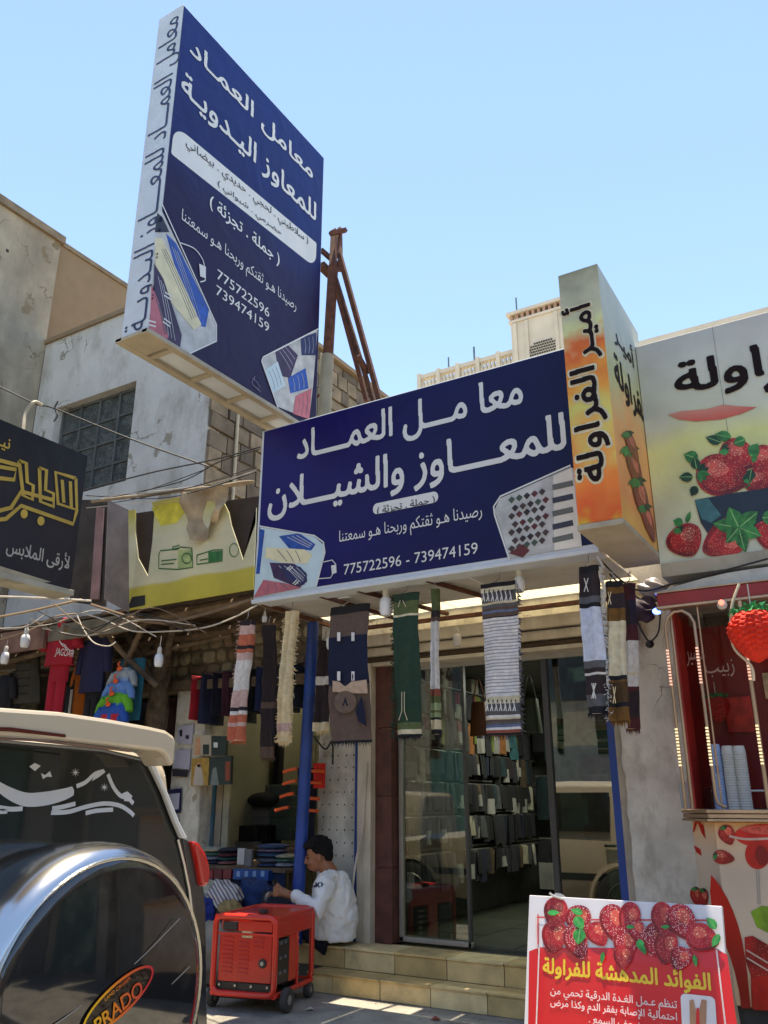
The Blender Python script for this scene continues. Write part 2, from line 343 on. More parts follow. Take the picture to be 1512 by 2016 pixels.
def baked_obj(name, mb, voxel, mat, parent, sm=3):
    me = baked(mb, voxel, sm); me.name = name; me.materials.clear(); me.materials.append(mat); org = worg(parent) if parent else Vector((0, 0, 0))
    me.transform(Matrix.Translation(-org)); me.polygons.foreach_set('use_smooth', [True]*len(me.polygons))
    o = bpy.data.objects.new(name, me); COL.objects.link(o); o.parent = parent; return o

def rough_box(x0, x1, y0, y1, z0, z1, step=.06, amp=.012, sd=0):
    """box whose faces and arrises wander like hand-laid plaster"""
    me = bpy.data.meshes.new('t'); bm = bmesh.new(); P0 = (x0, y0, z0); P1 = (x1, y1, z1)
    mb = MB(); ns = [max(1, min(60, int((P1[i]-P0[i])/step))) for i in range(3)]
    for ax in range(3):
        a, b_ = (ax+1) % 3, (ax+2) % 3
        for side in (0, 1):
            V = []
            for i in range(ns[a]+1):
                for j in range(ns[b_]+1):
                    p = [0, 0, 0]; p[ax] = (P0, P1)[side][ax]; p[a] = P0[a]+(P1[a]-P0[a])*i/ns[a]; p[b_] = P0[b_]+(P1[b_]-P0[b_])*j/ns[b_]
                    q = Vector(p)*6+Vector((sd, 0, 0)); edge = sum(1 for c in range(3) if abs(p[c]-P0[c]) < 1e-6 or abs(p[c]-P1[c]) < 1e-6) > 1
                    d = Vector([mathutils.noise.fractal(q+Vector((k*9, 0, 0)), .8, 2., 4) for k in range(3)])*amp*(1.5 if edge else 1); V.append(Vector(p)+d)
            m = ns[b_]+1; mb.add(V, [(i*m+j, (i+1)*m+j, (i+1)*m+j+1, i*m+j+1) for i in range(ns[a]) for j in range(ns[b_])])
    return mb
# ================================================================ the setting
FY = 6.3
asph = M('asphalt', (.2, .185, .16), .9, var=.3, scale=9, bump=.5, bs=120, dirt=.5, dirtc=(.2, .17, .13))
conc = M('pavement_concrete', (.27, .25, .21), .85, var=.25, scale=5, bump=.4, bs=90, dirt=.6, dirtc=(.09, .08, .07))
mb = MB(); mb.box(-400, 400, -400, 400, -.4, -.12); g = struct('ground', mb, M('dry_earth', (.36, .31, .24), .95, var=.25, scale=.3))
mb = MB(); mb.box(-60, 60, -9, 3.35, -.2, -.116); struct('road', mb, asph)
mb = MB(); mb.box(-60, 60, 3.35, 14, -.2, 0); struct('pavement', mb, conc)
kerbm = M('kerb_stone', (.3, .29, .26), .9, dirt=.5)
pav = bpy.data.objects['pavement']
me0 = build('kerb_stone', MB().box(0, .78, 3.2, 3.348, -.2, .012), kerbm, pav, bevel=.012)
for i in range(-12, 8):
    if i == -12: me0.location.x = i*.8
    else:
        c = me0.copy(); COL.objects.link(c); c.location.x = i*.8
mb = MB(); mb.box(-60, 60, -12, -9, -.2, 0); struct('far_pavement', mb, conc)

# steps with tiles
tilem = [M('step_tile_%d' % i, c, .6, var=.22, scale=7, bump=.25, bs=70, dirt=.35, dirtc=(.2, .15, .09)) for i, c in enumerate(['#dcc088', '#d0b378', '#e0c892', '#c4a870'])]
stepcore = M('mortar', (.09, .075, .055), .95)
steps = thing('tiled_steps', 'pair of yellowish stone-tiled steps leading up to the glass shop door', 'steps', (-3, 5.72, 0))
mb = MB(); mb.box(-4.1, 1.2, 5.728, 6.2, 0.002, .115); mb.box(-5.4, 1.2, 5.938, 6.42, .0, .262); build('step_core', mb, stepcore, steps)
def tiles(x0, x1, y, z0, z1, depth, w0, sd, start):
    rnd = random.Random(sd); x = start
    while x < x1:
        wd = w0*rnd.uniform(.85, 1.12); a, b = max(x, x0), min(x+wd-.006, x1)
        if b-a > .04:
            o = build('tile', MB().box(a, b, y+rnd.uniform(-.003, .002), y+.02, z0, z1-.017), rnd.choice(tilem), steps, bevel=.002)
            o = build('tread_tile', MB().box(a, b, y-.012+rnd.uniform(-.002, .002), y+depth, z1-.015, z1+rnd.uniform(-.001, .002)), rnd.choice(tilem), steps, bevel=.003)
        x += wd
tiles(-4.1, 1.2, 5.72, .003, .135, .208, .42, 1, -4.25)
tiles(-5.2, 1.2, 5.93, .137, .28, .3, .44, 2, -5.3)

# ---------------- the shop with the glass front
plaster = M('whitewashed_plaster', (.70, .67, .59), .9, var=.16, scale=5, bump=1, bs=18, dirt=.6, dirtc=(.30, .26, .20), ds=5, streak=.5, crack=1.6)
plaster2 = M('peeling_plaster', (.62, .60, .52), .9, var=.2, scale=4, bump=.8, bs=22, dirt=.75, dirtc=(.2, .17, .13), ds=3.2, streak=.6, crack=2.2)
cream = M('cream_painted_metal', (.56, .51, .41), .55, var=.12, dirt=.45, dirtc=(.25, .18, .11), streak=.3)
brownst = M('brown_marble', '#553026', .6, var=.35, scale=9, bump=.3)
bluep = M('royal_blue_paint', '#14418f', .5, var=.2, dirt=.35, dirtc=(.05, .06, .1), streak=.3)
alum = M('aluminium', (.45, .44, .4), .4, metal=.7, var=.1)
rust = M('rusty_steel', '#5a3424', .85, var=.4, scale=14, bump=.5, bs=80, dirt=.4, dirtc=(.08, .04, .025))
brick_st = M('brown_stone', (.25, .18, .11), .95, var=.35, scale=5, bump=.9, bs=35, dirt=.5, dirtc=(.1, .075, .05), ds=3)
shop = thing('glass_fronted_shop', 'low whitewashed shop with glass front under the big navy sign', 'shop', (-2.9, 6.3, 0))
# left pier
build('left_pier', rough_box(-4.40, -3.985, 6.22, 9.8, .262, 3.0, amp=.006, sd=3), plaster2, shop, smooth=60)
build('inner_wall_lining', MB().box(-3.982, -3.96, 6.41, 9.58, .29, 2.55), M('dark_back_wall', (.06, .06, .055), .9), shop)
mb = MB(); mb.box(-3.992, -3.955, 6.17, 6.33, .285, 2.5); build('blue_edge_strip', mb, bluep, shop)
mb = MB(); mb.box(-3.955, -3.885, 6.15, 6.40, .283, 2.44); mb.box(-3.877, -3.812, 6.13, 6.40, .283, 2.46); build('door_jamb', mb, cream, shop, bevel=.004)
for i in range(4):
    build('marble_slab', MB().box(-3.81, -3.655, 6.20+.002*(i % 2), 6.4, .285+i*.545, .285+(i+1)*.545-.004), brownst, shop, bevel=.002)
# right pier
mb = rough_box(-1.68, -1.18, 6.02, 9.8, .0, 3.0)
rp = build('right_pier', mb, plaster, shop, smooth=60)
mb = MB(); mb.box(-1.80, -1.745, 6.1, 6.3, .29, 2.5); build('blue_edge_strip', mb, bluep, shop)
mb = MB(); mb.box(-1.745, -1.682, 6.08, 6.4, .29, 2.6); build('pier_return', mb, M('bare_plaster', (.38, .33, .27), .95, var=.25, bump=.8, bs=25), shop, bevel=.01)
# header : rusty rail, shutter housing, trims
mb = MB(); mb.box(-4.0, -1.7, 6.02, 6.06, 2.735, 2.765); build('rusty_rail', mb, rust, shop)
mb = MB(); mb.box(-3.98, -1.68, 6.10, 6.32, 2.60, 2.70); build('shutter_housing', mb, cream, shop, bevel=.006)
mb = MB(); mb.box(-3.98, -1.68, 6.13, 6.34, 2.515, 2.588); build('lintel_board', mb, cream, shop, bevel=.006)
mb = MB(); mb.box(-3.98, -1.68, 6.16, 6.36, 2.465, 2.505); build('lintel_trim', mb, M('brown_trim', '#4b3a28', .6), shop, bevel=.004)
mb = MB(); mb.box(-3.98, -1.68, 6.14, 6.36, 2.43, 2.462); build('head_rail', mb, cream, shop, bevel=.004)
mb = MB(); mb.box(-4.40, -1.2, 6.36, 6.5, 2.43, 3.15); mb.box(-4.0, -1.7, 6.2, 6.36, 2.703, 3.15); build('header_wall', mb, plaster, shop)
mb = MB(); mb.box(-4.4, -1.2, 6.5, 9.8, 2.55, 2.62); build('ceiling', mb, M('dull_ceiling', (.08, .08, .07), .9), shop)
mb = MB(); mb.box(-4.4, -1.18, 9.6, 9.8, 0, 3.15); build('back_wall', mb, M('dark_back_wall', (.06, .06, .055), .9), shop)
mb = MB(); mb.box(-4.4, -1.18, 6.22, 9.8, 3.0, 3.15); build('roof_slab', mb, M('roof_concrete', (.3, .27, .22), .95, dirt=.5), shop)
mb = MB(); mb.box(-3.97, -1.7, 6.4, 9.6, .2, .29); 
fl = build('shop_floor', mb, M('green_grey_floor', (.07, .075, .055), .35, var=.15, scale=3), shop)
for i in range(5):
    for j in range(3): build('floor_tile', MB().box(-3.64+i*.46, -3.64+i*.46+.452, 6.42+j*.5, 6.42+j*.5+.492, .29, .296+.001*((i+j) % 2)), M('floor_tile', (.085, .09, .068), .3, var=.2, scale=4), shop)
gl = glass_mat('shop_glass', (.80, .86, .83), .035)
glg = glass_mat('green_shop_glass', (.22, .32, .29), .17)
mb = MB()
for x in (-3.645, -1.835): mb.box(x, x+.035, 6.3, 6.34, .296, 2.43)
mb.box(-3.645, -1.8, 6.3, 6.34, 2.395, 2.43); mb.box(-3.645, -3.02, 6.3, 6.34, .296, .33)
build('glazing_frame', mb, alum, shop, bevel=.002)
build('glass_pane', MB().box(-3.61, -3.045, 6.315, 6.321, .33, 2.395), gl, shop)
build('glass_pane', MB().box(-2.30, -1.835, 6.325, 6.331, .296, 2.395), glg, shop)
mb = MB(); mb.box(-3.045, -3.022, 6.3, 6.34, .296, 2.395); build('glazing_mullion', mb, M('dark_alu', (.06, .06, .06), .4), shop)
mb = MB(); mb.box(-2.345, -2.30, 6.3, 6.345, .296, 2.395); build('glazing_mullion', mb, M('dark_alu', (.06, .06, .06), .4), shop)
d = build('glass_door', MB().box(-.004, .004, 0, .66, .31, 2.39), glg, shop); d.location = Vector((-2.33, 6.35, 0))-worg(shop); d.data.transform(Matrix.Translation(worg(shop)))
mb = MB().box(-.0, .03, .08, .1, 1.1, 1.6); h = build('door_handle', mb, alum, d, local=True)
# canopy
sheet = M('grey_sheet_soffit', (.60, .58, .53), .6, var=.1, dirt=.3, dirtc=(.2, .17, .13))
can = thing('shop_canopy', 'flat grey sheet canopy behind the big navy sign, over the shop entrance', 'canopy', (-2.9, 5.6, 2.83))
for k, (a, b) in enumerate([(-4.2, -3.66), (-3.655, -2.45), (-2.445, -1.45)]):
    if k == 0: build('sheet_panel', MB().box(a, b, 5.06, 5.84, 2.84, 2.846), sheet, can)
    elif k == 1:
        mb = MB(); mb.box(a, a+.16, 5.32, 5.84, 2.838, 2.844); mb.box(a+.16, b, 5.06, 5.84, 2.838, 2.844); mb.box(a, a+.16, 5.06, 5.2, 2.838, 2.844); build('sheet_panel', mb, sheet, can)
    else: build('sheet_panel', MB().box(a, b, 5.06, 5.84, 2.84, 2.846), sheet, can)
tl = bpy.data.materials.new('translucent_sheet'); tl.use_nodes = True; N = tl.node_tree.nodes; L_ = tl.node_tree.links; N.clear()
o_ = N.new('ShaderNodeOutputMaterial'); t_ = N.new('ShaderNodeBsdfTranslucent'); t_.inputs[0].default_value = (.85, .80, .66, 1); d_ = N.new('ShaderNodeBsdfDiffuse'); d_.inputs[0].default_value = (.5, .47, .4, 1)
m_ = N.new('ShaderNodeMixShader'); m_.inputs[0].default_value = .2; L_.new(t_.outputs[0], m_.inputs[1]); L_.new(d_.outputs[0], m_.inputs[2]); L_.new(m_.outputs[0], o_.inputs[0])
for a, b, y0 in ((-4.2, -3.95, 5.845), (-3.3, -3.0, 5.845), (-2.99, -1.45, 5.845)):
    build('translucent_panel', MB().box(a, b, y0, 6.26, 2.856, 2.858), tl, can)
build('translucent_panel', MB().box(-3.95, -3.305, 6.05, 6.26, 2.853, 2.855), tl, can)
for xa, ya, xb, yb in ((-3.28, 5.08, -3.05, 6.1), (-2.7, 5.08, -2.45, 6.1), (-3.62, 5.08, -3.5, 6.1), (-4.17, 5.05, -4.17, 6.2)):
    build('brace', MB().bar((xa, ya, 2.815), (xb, yb, 2.80), .014), rust, can)
mb = MB(); mb.tube([(-4.2, 5.0, 2.81), (-4.2, 5.9, 2.80), (-4.05, 6.3, 2.78)], .012); build('edge_pipe', mb, M('dull_pipe', (.3, .25, .18), .6, metal=.4), can)

solo('blue_post', MB().tube([(-4.325, 5.86, .28), (-4.20, 5.80, 2.80)], .05, 16), bluep, 'round royal blue post holding up the left corner of the canopy', 'post', smooth=True)

# ---------------- upper buildings behind
whitew = M('grey_white_render', (.58, .565, .52), .92, var=.1, scale=2.2, bump=.7, bs=10, dirt=.5, dirtc=(.26, .22, .16), ds=1.7, streak=.55, crack=.7)
tanw = M('tan_render', (.37, .32, .235), .95, var=.2, scale=2.4, bump=.9, bs=10, dirt=.75, dirtc=(.19, .16, .12), ds=1.2, streak=.3, crack=.8)
tan2 = M('smooth_brown_wall', (.26, .185, .11), .95, var=.06, bump=.2)
bld = thing('white_building', 'grey-white rendered two-storey building behind the tall sign, with a brown stone side', 'building', (-8, 8, 0))
wp = PY(7.0)
W0, W1, W2, W3 = -9.83, -8.17, 5.32, 6.8
mb = MB(); mb.box(-10.3, W0, 7.0, 7.25, 3.0, 8.0); mb.box(W1, -6.81, 7.0, 7.25, 3.0, 8.0); mb.box(W0, W1, 7.0, 7.25, W3, 8.0); mb.box(W0, W1, 7.0, 7.25, 3.0, W2)
build('front_wall', mb, whitew, bld)
mb = MB(); mb.box(-10.3, -6.8, 7.25, 12.5, 3.0, 8.0); build('rear_wall', mb, M('stone_mortar', (.15, .115, .075), .95, bump=.6), bld)
rnd = random.Random(3)
z = 4.2; row = 0; stones = [build('stone', MB().box(0, .05, 0, 1, 0, 1), M('brown_stone_%d' % k, c, .95, var=.3, scale=5, bump=.9, bs=30), bld, local=True) for k, c in enumerate([(.2, .15, .095), (.16, .12, .08), (.24, .18, .115), (.13, .10, .07)])]
sm_ = [s.data for s in stones]; sn = 0
for s in stones: bpy.data.objects.remove(s)
while z < 7.9:
    h = rnd.uniform(.17, .26); y = 7.03
    while y < 12.3 and sn < 290:
        wd = rnd.uniform(.22, .48); hh = min(h, 8.0-z)
        inst('stone', rnd.choice(sm_), (-6.83+rnd.uniform(0, .035), y, z+rnd.uniform(-.012, .012)), bld, (rnd.uniform(-.035, .035), 0, rnd.uniform(-.03, .03)), sc=(1, wd-.028, hh-.028)); y += wd; sn += 1
    z += h; row += 1
mb = MB(); mb.box(-10.3, -6.70, 6.96, 12.5, 8.0, 8.07); build('roof', mb, tan2, bld)
mb = MB(); mb.box(-6.78, -6.73, 9.3, 9.36, 4.5, 7.95); build('drain_pipe', mb, M('pale_pipe', (.45, .38, .26), .8), bld)
mb = MB(); mb.tube([(-6.74, 7.5, 4.2), (-6.74, 7.5, 8.0)], .022); build('drain_pipe', mb, M('pale_pipe', (.45, .38, .26), .8), bld, smooth=True)
# window
win = build('window', MB().box(W0+.02, W1-.02, 7.16, 7.2, W2+.02, W3-.02), M('dark_recess', (.03, .035, .035), .8), bld)
pm = spots_mat('patterned_glass', '#5d6462', '#2a2f30', 30, .3, .4)
nx, nz = 4, 4; cw = (W1-W0-.06)/nx; ch = (W3-W2-.06)/nz
for i in range(nx):
    for j in range(nz):
        build('pane', MB().box(W0+.03+i*cw+.02, W0+.03+(i+1)*cw-.02, 7.14, 7.155, W2+.03+j*ch+.02, W2+.03+(j+1)*ch-.02), pm, win)
fm = M('window_steel', (.1, .11, .105), .6, dirt=.4)
for i in range(nx+1): build('window_bar', MB().box(W0+.03+i*cw-.018, W0+.03+i*cw+.018, 7.11, 7.16, W2+.01, W3-.01), fm, win)
for j in range(nz+1): build('window_bar', MB().box(W0+.01, W1-.01, 7.118, 7.158, W2+.03+j*ch-.016, W2+.03+j*ch+.016), fm, win)
# tan building at the far left
tb = thing('tan_building', 'tall tan rendered building at the left edge of the picture', 'building', (-12, 5, 0))
mb = MB(); mb.box(-13, -10.3, -1, 6.99, 0, 9.86); build('wall', mb, tanw, tb)
mb = MB(); mb.box(-13, -10.24, -1.04, 7.03, 9.86, 9.99); build('roof', mb, M('roof_edge', (.22, .17, .11), .9, var=.3), tb)
for y, zz in ((5.7, 9.0), (6.1, 9.15), (5.35, 8.9)): build('putlog_hole', MB().box(-10.305, -10.297, y, y+.045, zz, zz+.05), M('hole', (.02, .02, .02)), tb)
bb = thing('brown_building', 'smooth brown wall showing above the white building, right of the tan one', 'building', (-12, 9, 0))
mb = MB(); mb.box(-13.5, -10.5, 7.03, 13.2, 0, 10.0); build('wall', mb, tan2, bb)
mb = MB(); mb.box(-13.5, -10.47, 7.035, 13.25, 10.0, 10.08); build('roof', mb, M('roof_edge', (.22, .17, .11), .9, var=.3), bb)
# far ornate building
far = thing('far_ornate_building', 'pale stone building far off with a balustrade and square tower on its roof', 'building', (-15, 42, 0))
fs = M('far_cream_stone', (.56, .50, .40), .9, var=.12, scale=.7, bump=.2)
mb = MB(); mb.box(-21.5, -2, 40, 52, 0, 24.35); build('wall', mb, fs, far)
mb = MB(); mb.box(-21.6, -14.9, 39.9, 40.3, 24.35, 24.6); mb.box(-21.6, -14.9, 39.9, 40.3, 25.7, 25.95); build('balustrade_rail', mb, fs, far)
bal = MB().lathe([(.1, 0), (.14, .1), (.08, .3), (.15, .65), (.08, 1.0), (.12, 1.1)], (0, 0, 0), n=6); b0 = build('baluster', bal, fs, far, local=True); bme = b0.data; bpy.data.objects.remove(b0)
for i in range(26): inst('baluster', bme, (-21.3+i*.245, 40.1, 24.6), far)
for i in range(6): build('parapet_post', MB().box(-21.6+i*1.3, -21.36+i*1.3, 39.85, 40.35, 24.35, 26.05), fs, far)
mb = MB(); mb.box(-15.3, -10.2, 39.7, 44, 24.35, 27.6); build('tower', mb, fs, far)
tw = far.children[-1]
mb = MB(); mb.box(-15.5, -10.0, 39.5, 44.2, 27.95, 28.15); mb.box(-15.4, -10.1, 39.6, 44.1, 27.45, 27.62); build('tower_cornice', mb, fs, tw)
for i in range(15): build('arch_tooth', MB().box(-15.3+i*.33, -15.14+i*.33, 39.62, 39.8, 27.6, 27.96), M('far_brick_detail', (.36, .22, .15)), tw)
for x_ in (-15.15, -14.45, -12.7): build('tower_pilaster', MB().box(x_, x_+.2, 39.6, 39.7, 24.4, 27.4), fs, tw)
lat = MB()
for i in range(-6, 7):
    for j in range(6):
        x = i*.14+(.07 if j % 2 else 0); zz = j*.17
        if (x/.95)**2+(zz/1.05)**2 < 1: lat.box(-13.45+x-.045, -13.45+x+.045, 39.64, 39.71, 24.9+zz-.04, 24.9+zz+.04)
build('lattice_window', lat, M('lattice_dark', (.05, .05, .05)), tw)['kind'] = 'stuff'
build('mast', MB().tube([(-15.0, 40, 28), (-15.0, 40, 29.3)], .05), M('mast', (.1, .15, .15)), far)
build('mast', MB().tube([(-19.6, 40.2, 25.9), (-19.6, 40.2, 26.8)], .05), M('mast', (.1, .15, .15)), far)
build('mast', MB().tube([(-17.9, 40.2, 25.9), (-17.9, 40.2, 27.0)], .06), M('mast', (.1, .15, .15)), far)

# ---------------- far side of the street (seen in the glass only)
opp = thing('opposite_building', 'plain sand-coloured building across the street, seen only as reflection in the shop glass', 'building', (-6, -14, 0))
mb = MB(); mb.box(-40, 33, -20, -12, 0, 7); build('wall', mb, M('sand_render', (.42, .35, .25), .9, var=.15, dirt=.4), opp)
for i in range(10): build('shutter', MB().box(-25+i*4, -22.2+i*4, -12.02, -11.9, .1, 2.9), M('street_shutter_%d' % (i % 3), [(.08, .2, .16), (.2, .2, .19), (.06, .1, .2)][i % 3], .6), opp)
for i in range(12): build('window', MB().box(-25+i*3.2, -23.6+i*3.2, -12.02, -11.96, 4.2, 5.8), M('far_glass', (.05, .06, .07), .1), opp)

# the street goes on to the right of the frame (mirrored in the car and the shop glass)
row = thing('shop_row', 'row of shuttered shops continuing the street to the right, seen only in reflections', 'building', (8, 6, 0))
build('wall', MB().box(4.1, 34, 6.5, 12, 0, 6.2), M('row_render', (.4, .36, .28), .9, var=.15, dirt=.4), row)
for i in range(8): build('shutter', MB().box(4.6+i*3.4, 7.2+i*3.4, 6.44, 6.5, .1, 2.8), M('street_shutter_%d' % (i % 3), (1, 1, 1)), row)
for i in range(8): build('awning', MB().prism([(4.4+i*3.4, 6.5, 3.2), (4.4+i*3.4, 5.2, 2.8), (4.4+i*3.4, 5.2, 2.76), (4.4+i*3.4, 6.5, 3.12)], (3, 0, 0)), M('awning_%d' % (i % 3), [(.3, .08, .06), (.08, .16, .3), (.4, .38, .3)][i % 3], .8), row)
eb = thing('street_end_building', 'tall sand-coloured block closing the street far to the right, seen only in reflections', 'building', (36, 0, 0))
build('wall', MB().box(34, 44, -14, 12, 0, 11), M('end_render', (.38, .3, .21), .9, var=.15, dirt=.4), eb)
for i in range(6):
    for j in range(3): build('window', MB().box(33.94, 34.02, -12+i*4, -10.2+i*4, 1.5+j*3.2, 3.2+j*3.2), M('far_glass', (0, 0, 0)), eb)
# ================================================================ signs
white = M('white_vinyl', (.66, .66, .63), .45, var=.04, bump=0)
whitebox = M('white_sign_side', (.58, .62, .65), .5, var=.08, dirt=.12, dirtc=(.42, .43, .43), streak=.3, bump=.05)
ink = M('dark_ink', (.03, .03, .045), .5, bump=0); inkblue = M('blue_black_ink', (.02, .03, .09), .5, bump=0)
tallblue = ramp_mat('tall_sign_vinyl', [(0, '#220c34'), (.42, '#1e0d3a'), (.60, '#0c1a5a'), (1, '#07246a')], 4.4, 7.5, .02, rough=.4)
bignavy = ramp_mat('navy_vinyl', [(0, '#1c1060'), (.5, '#0c0648'), (1, '#060338')], -4.2, -1.4, .05, axis=0, rough=.4)
frame_beige = M('sign_frame_beige', (.42, .36, .26), .6, var=.12, dirt=.4, dirtc=(.2, .15, .1))
# tall projecting sign
TX, TY0, TY1, TZ0, TZ1 = -3.99, 3.47, 5.47, 4.42, 7.45
ts = thing('tall_projecting_sign', 'tall navy lightbox sign standing high at right angles to the street above the shop', 'sign', (-4.13, 4.4, TZ0))
build('sign_box', MB().box(TX-.27, TX, TY0, TY1, TZ0, TZ1), whitebox, ts, bevel=.006)
build('blue_face', MB().box(TX+.0005, TX+.004, TY0+.012, TY1-.012, TZ0+.012, TZ1-.012), tallblue, ts)
mb = MB(); mb.box(TX-.3, TX+.012, TY0-.02, TY0+.22, TZ0-.03, TZ0-.002); mb.box(TX-.04, TX+.016, TY0-.02, TY1+.02, TZ0-.035, TZ0-.001); mb.box(TX-.3, TX-.24, TY0-.02, TY1+.02, TZ0-.035, TZ0-.001)
for k in range(5): mb.box(TX-.24, TX-.04, TY0+.25+k*.42, TY0+.29+k*.42, TZ0-.03, TZ0-.003)
build('base_frame', mb, frame_beige, ts, bevel=.003)
tp = PX(TX); e = .008
put_text('lettering', 'معامل العمـاد', tp, (372, 100), (615, 335), (491, 193), (516, 262), white, ts, e, .025)
put_text('lettering', 'للمعاوز اليـدويـة', tp, (356, 165), (622, 400), (513, 291), (541, 372), white, ts, e, .025)
uA, vB = tp.uv((336, 303)); uB = tp.uv((622, 486))[0]; vT = tp.uv((357, 259))[1]
def rrect(u0, u1, v0, v1, r):  # r: bl br tr tl
    out = []
    for (cx, cy, a0, q) in ((u0, v0, 180, r[0]), (u1, v0, 270, r[1]), (u1, v1, 0, r[2]), (u0, v1, 90, r[3])):
        sx = 1 if cx == u0 else -1; sy = 1 if cy == v0 else -1
        for k in range(7):
            a = R(a0+k*15); out.append((cx+sx*q+q*math.cos(a), cy+sy*q+q*math.sin(a)))
    return out
def pill(name, pl, u0, u1, v0, v1, r, mat, parent, e, sh=0):
    mb = MB(); pts = [pl.w(a, b+sh*(a-u0)/(u1-u0), e) for a, b in rrect(u0, u1, v0, v1, r)]; mb.add(pts, [tuple(range(len(pts)))]); return build(name, mb, mat, parent)
hh = vT-vB
pill('white_label', tp, uA, uB, vB, vT, (.02, hh*.49, .02, hh*.49), white, ts, e-.003, .13)
put_text('lettering', '( سلاطيني . لحجي . حديدي . بيضاني', tp, (365, 280), (605, 490), (365, 270), (365, 295), ink, ts, e, .014, sh=.125)
put_text('lettering', 'حضرمي . شبواني )', tp, (427, 365), (552, 477), (429, 355), (434, 377), ink, ts, e, .014, sh=.06)
put_text('lettering', '( جملة . تجزئة )', tp, (411, 410), (549, 515), (547, 497), (547, 527), white, ts, e, .02)
put_text('lettering', 'رصيدنا هـو ثقتكم وربحنا هـو سمعتنا', tp, (357, 420), (582, 603), (480, 510), (484, 545), white, ts, e, .004)
put_text('lettering', '775722596', tp, (427, 532), (529, 614), (427, 530), (430, 552), white, ts, e, .005, ar=False)
put_text('lettering', '739474159', tp, (425, 562), (528, 646), (425, 561), (428, 583), white, ts, e, .005, ar=False)
np_ = PY(TY0)
put_text('side_lettering', 'معامل العمـــاد للمعــــاوز اليـدويــة', np_, (247, 640), (299, 640), (300, 62), (260, 655), inkblue, ts, .003, .006, rot=True)
# phone pictures
plt = M('picture_pale_blue', '#b9cdd2', .5, var=.1); pltn = M('picture_silver', (.5, .5, .48), .5, var=.25, scale=8); pgr = M('picture_dark', '#22222e', .5, var=.3)
cl_blue = M('picture_cobalt', '#1c4b9c', .5, var=.3, scale=20); cl_cream = M('picture_cream', '#d9cfa8', .5, var=.1, scale=10); cl_plum = M('picture_plum', '#3a2444', .5, var=.35, scale=14); cl_rose = M('picture_rose', '#b5646c', .5, var=.2, scale=14); cl_navy = M('picture_navy', '#232a56', .5, var=.3, scale=14)
def P(name, px, m, e_, pl=tp, par=ts):
    o = poly(name, pl, px, m, par, e_)
    if name == 'picture_scarf': foldlines(px, foldl if m in (cl_plum, cl_navy, cl_blue) else foldm, pl, par, e_+.0003)
    return o
def foldlines(px, m, pl, par, e_):
    n = len(px); h = n//2; out = []
    for k in (.25, .5, .75):
        a = [px[0][c]*(1-k)+px[1][c]*k for c in (0, 1)]; b_ = [px[(h+1) % n][c]*(1-k)+px[h][c]*k for c in (0, 1)]
        q1 = [a[c]*.88+b_[c]*.12 for c in (0, 1)]; q2 = [a[c]*.1+b_[c]*.9 for c in (0, 1)]; out.append([q1, [(q1[0]+q2[0])/2+2, (q1[1]+q2[1])/2+1.5], q2])
    stroke('fold_line', pl, out, .006, m, par, e_, k=3)
foldm = M('fold_line_ink', (.10, .10, .13), .5, bump=0); foldl = M('fold_line_pale', (.38, .38, .42), .5, bump=0)
P('phone_picture', [(312, 405), (425, 640), (424, 670), (372, 695), (293, 655), (300, 520)], pltn, .0075)
P('picture_scarf', [(325, 460), (345, 480), (410, 610), (403, 645), (383, 640), (365, 600), (352, 560)], cl_blue, .009)
P('picture_scarf', [(303, 470), (318, 470), (395, 640), (380, 650), (305, 560)], cl_cream, .0095)
P('picture_scarf', [(302, 520), (320, 550), (356, 660), (352, 690), (326, 672), (300, 600)], cl_plum, .010)
P('picture_scarf', [(296, 560), (312, 600), (330, 665), (322, 670), (292, 655)], cl_rose, .0105)
P('picture_building', [(308, 420), (318, 428), (332, 458), (303, 458)], pgr, .009)
stroke('picture_outline', tp, [[(315, 398), (424, 640), (424, 672), (368, 698)]], .012, white, ts, .0115, k=0)
stroke('picture_outline', tp, [[(350, 478), (380, 490), (396, 510), (400, 524)], [(398, 540), (402, 552), (392, 556)]], .009, white, ts, .0115)
P('cable_plug', [(390, 520), (403, 526), (403, 549), (392, 545)], white, .0115)
stroke('picture_stripe', tp, [[(320, 582), (336, 592)], [(322, 576), (338, 586)], [(318, 634), (332, 644)], [(320, 628), (334, 638)], [(288, 640), (304, 644)], [(288, 632), (304, 636)]], .012, white, ts, .0125, k=0)
P('phone_picture', [(624, 650), (513, 708), (543, 800), (607, 826), (615, 760)], pltn, .0075)
P('picture_scarf', [(540, 690), (562, 676), (585, 700), (570, 745), (548, 740)], cl_plum, .009)
P('picture_scarf', [(590, 665), (622, 655), (620, 700), (592, 700)], cl_navy, .0088)
P('picture_scarf', [(520, 730), (545, 712), (560, 760), (535, 775)], plt, .0092)
P('picture_scarf', [(565, 745), (600, 725), (606, 765), (570, 775)], cl_blue, .0095)
P('picture_scarf', [(580, 780), (612, 765), (607, 826), (575, 815)], cl_rose, .010)
stroke('picture_outline', tp, [[(625, 648), (516, 704), (513, 712), (546, 806)]], .012, white, ts, .0115, k=0)
stroke('small_emblem', tp, [[(495, 745), (503, 752), (510, 764)], [(500, 742), (494, 756), (508, 768)], [(497, 760), (511, 772)]], .006, M('grey_ink', (.2, .18, .25), .5), ts, .0115)

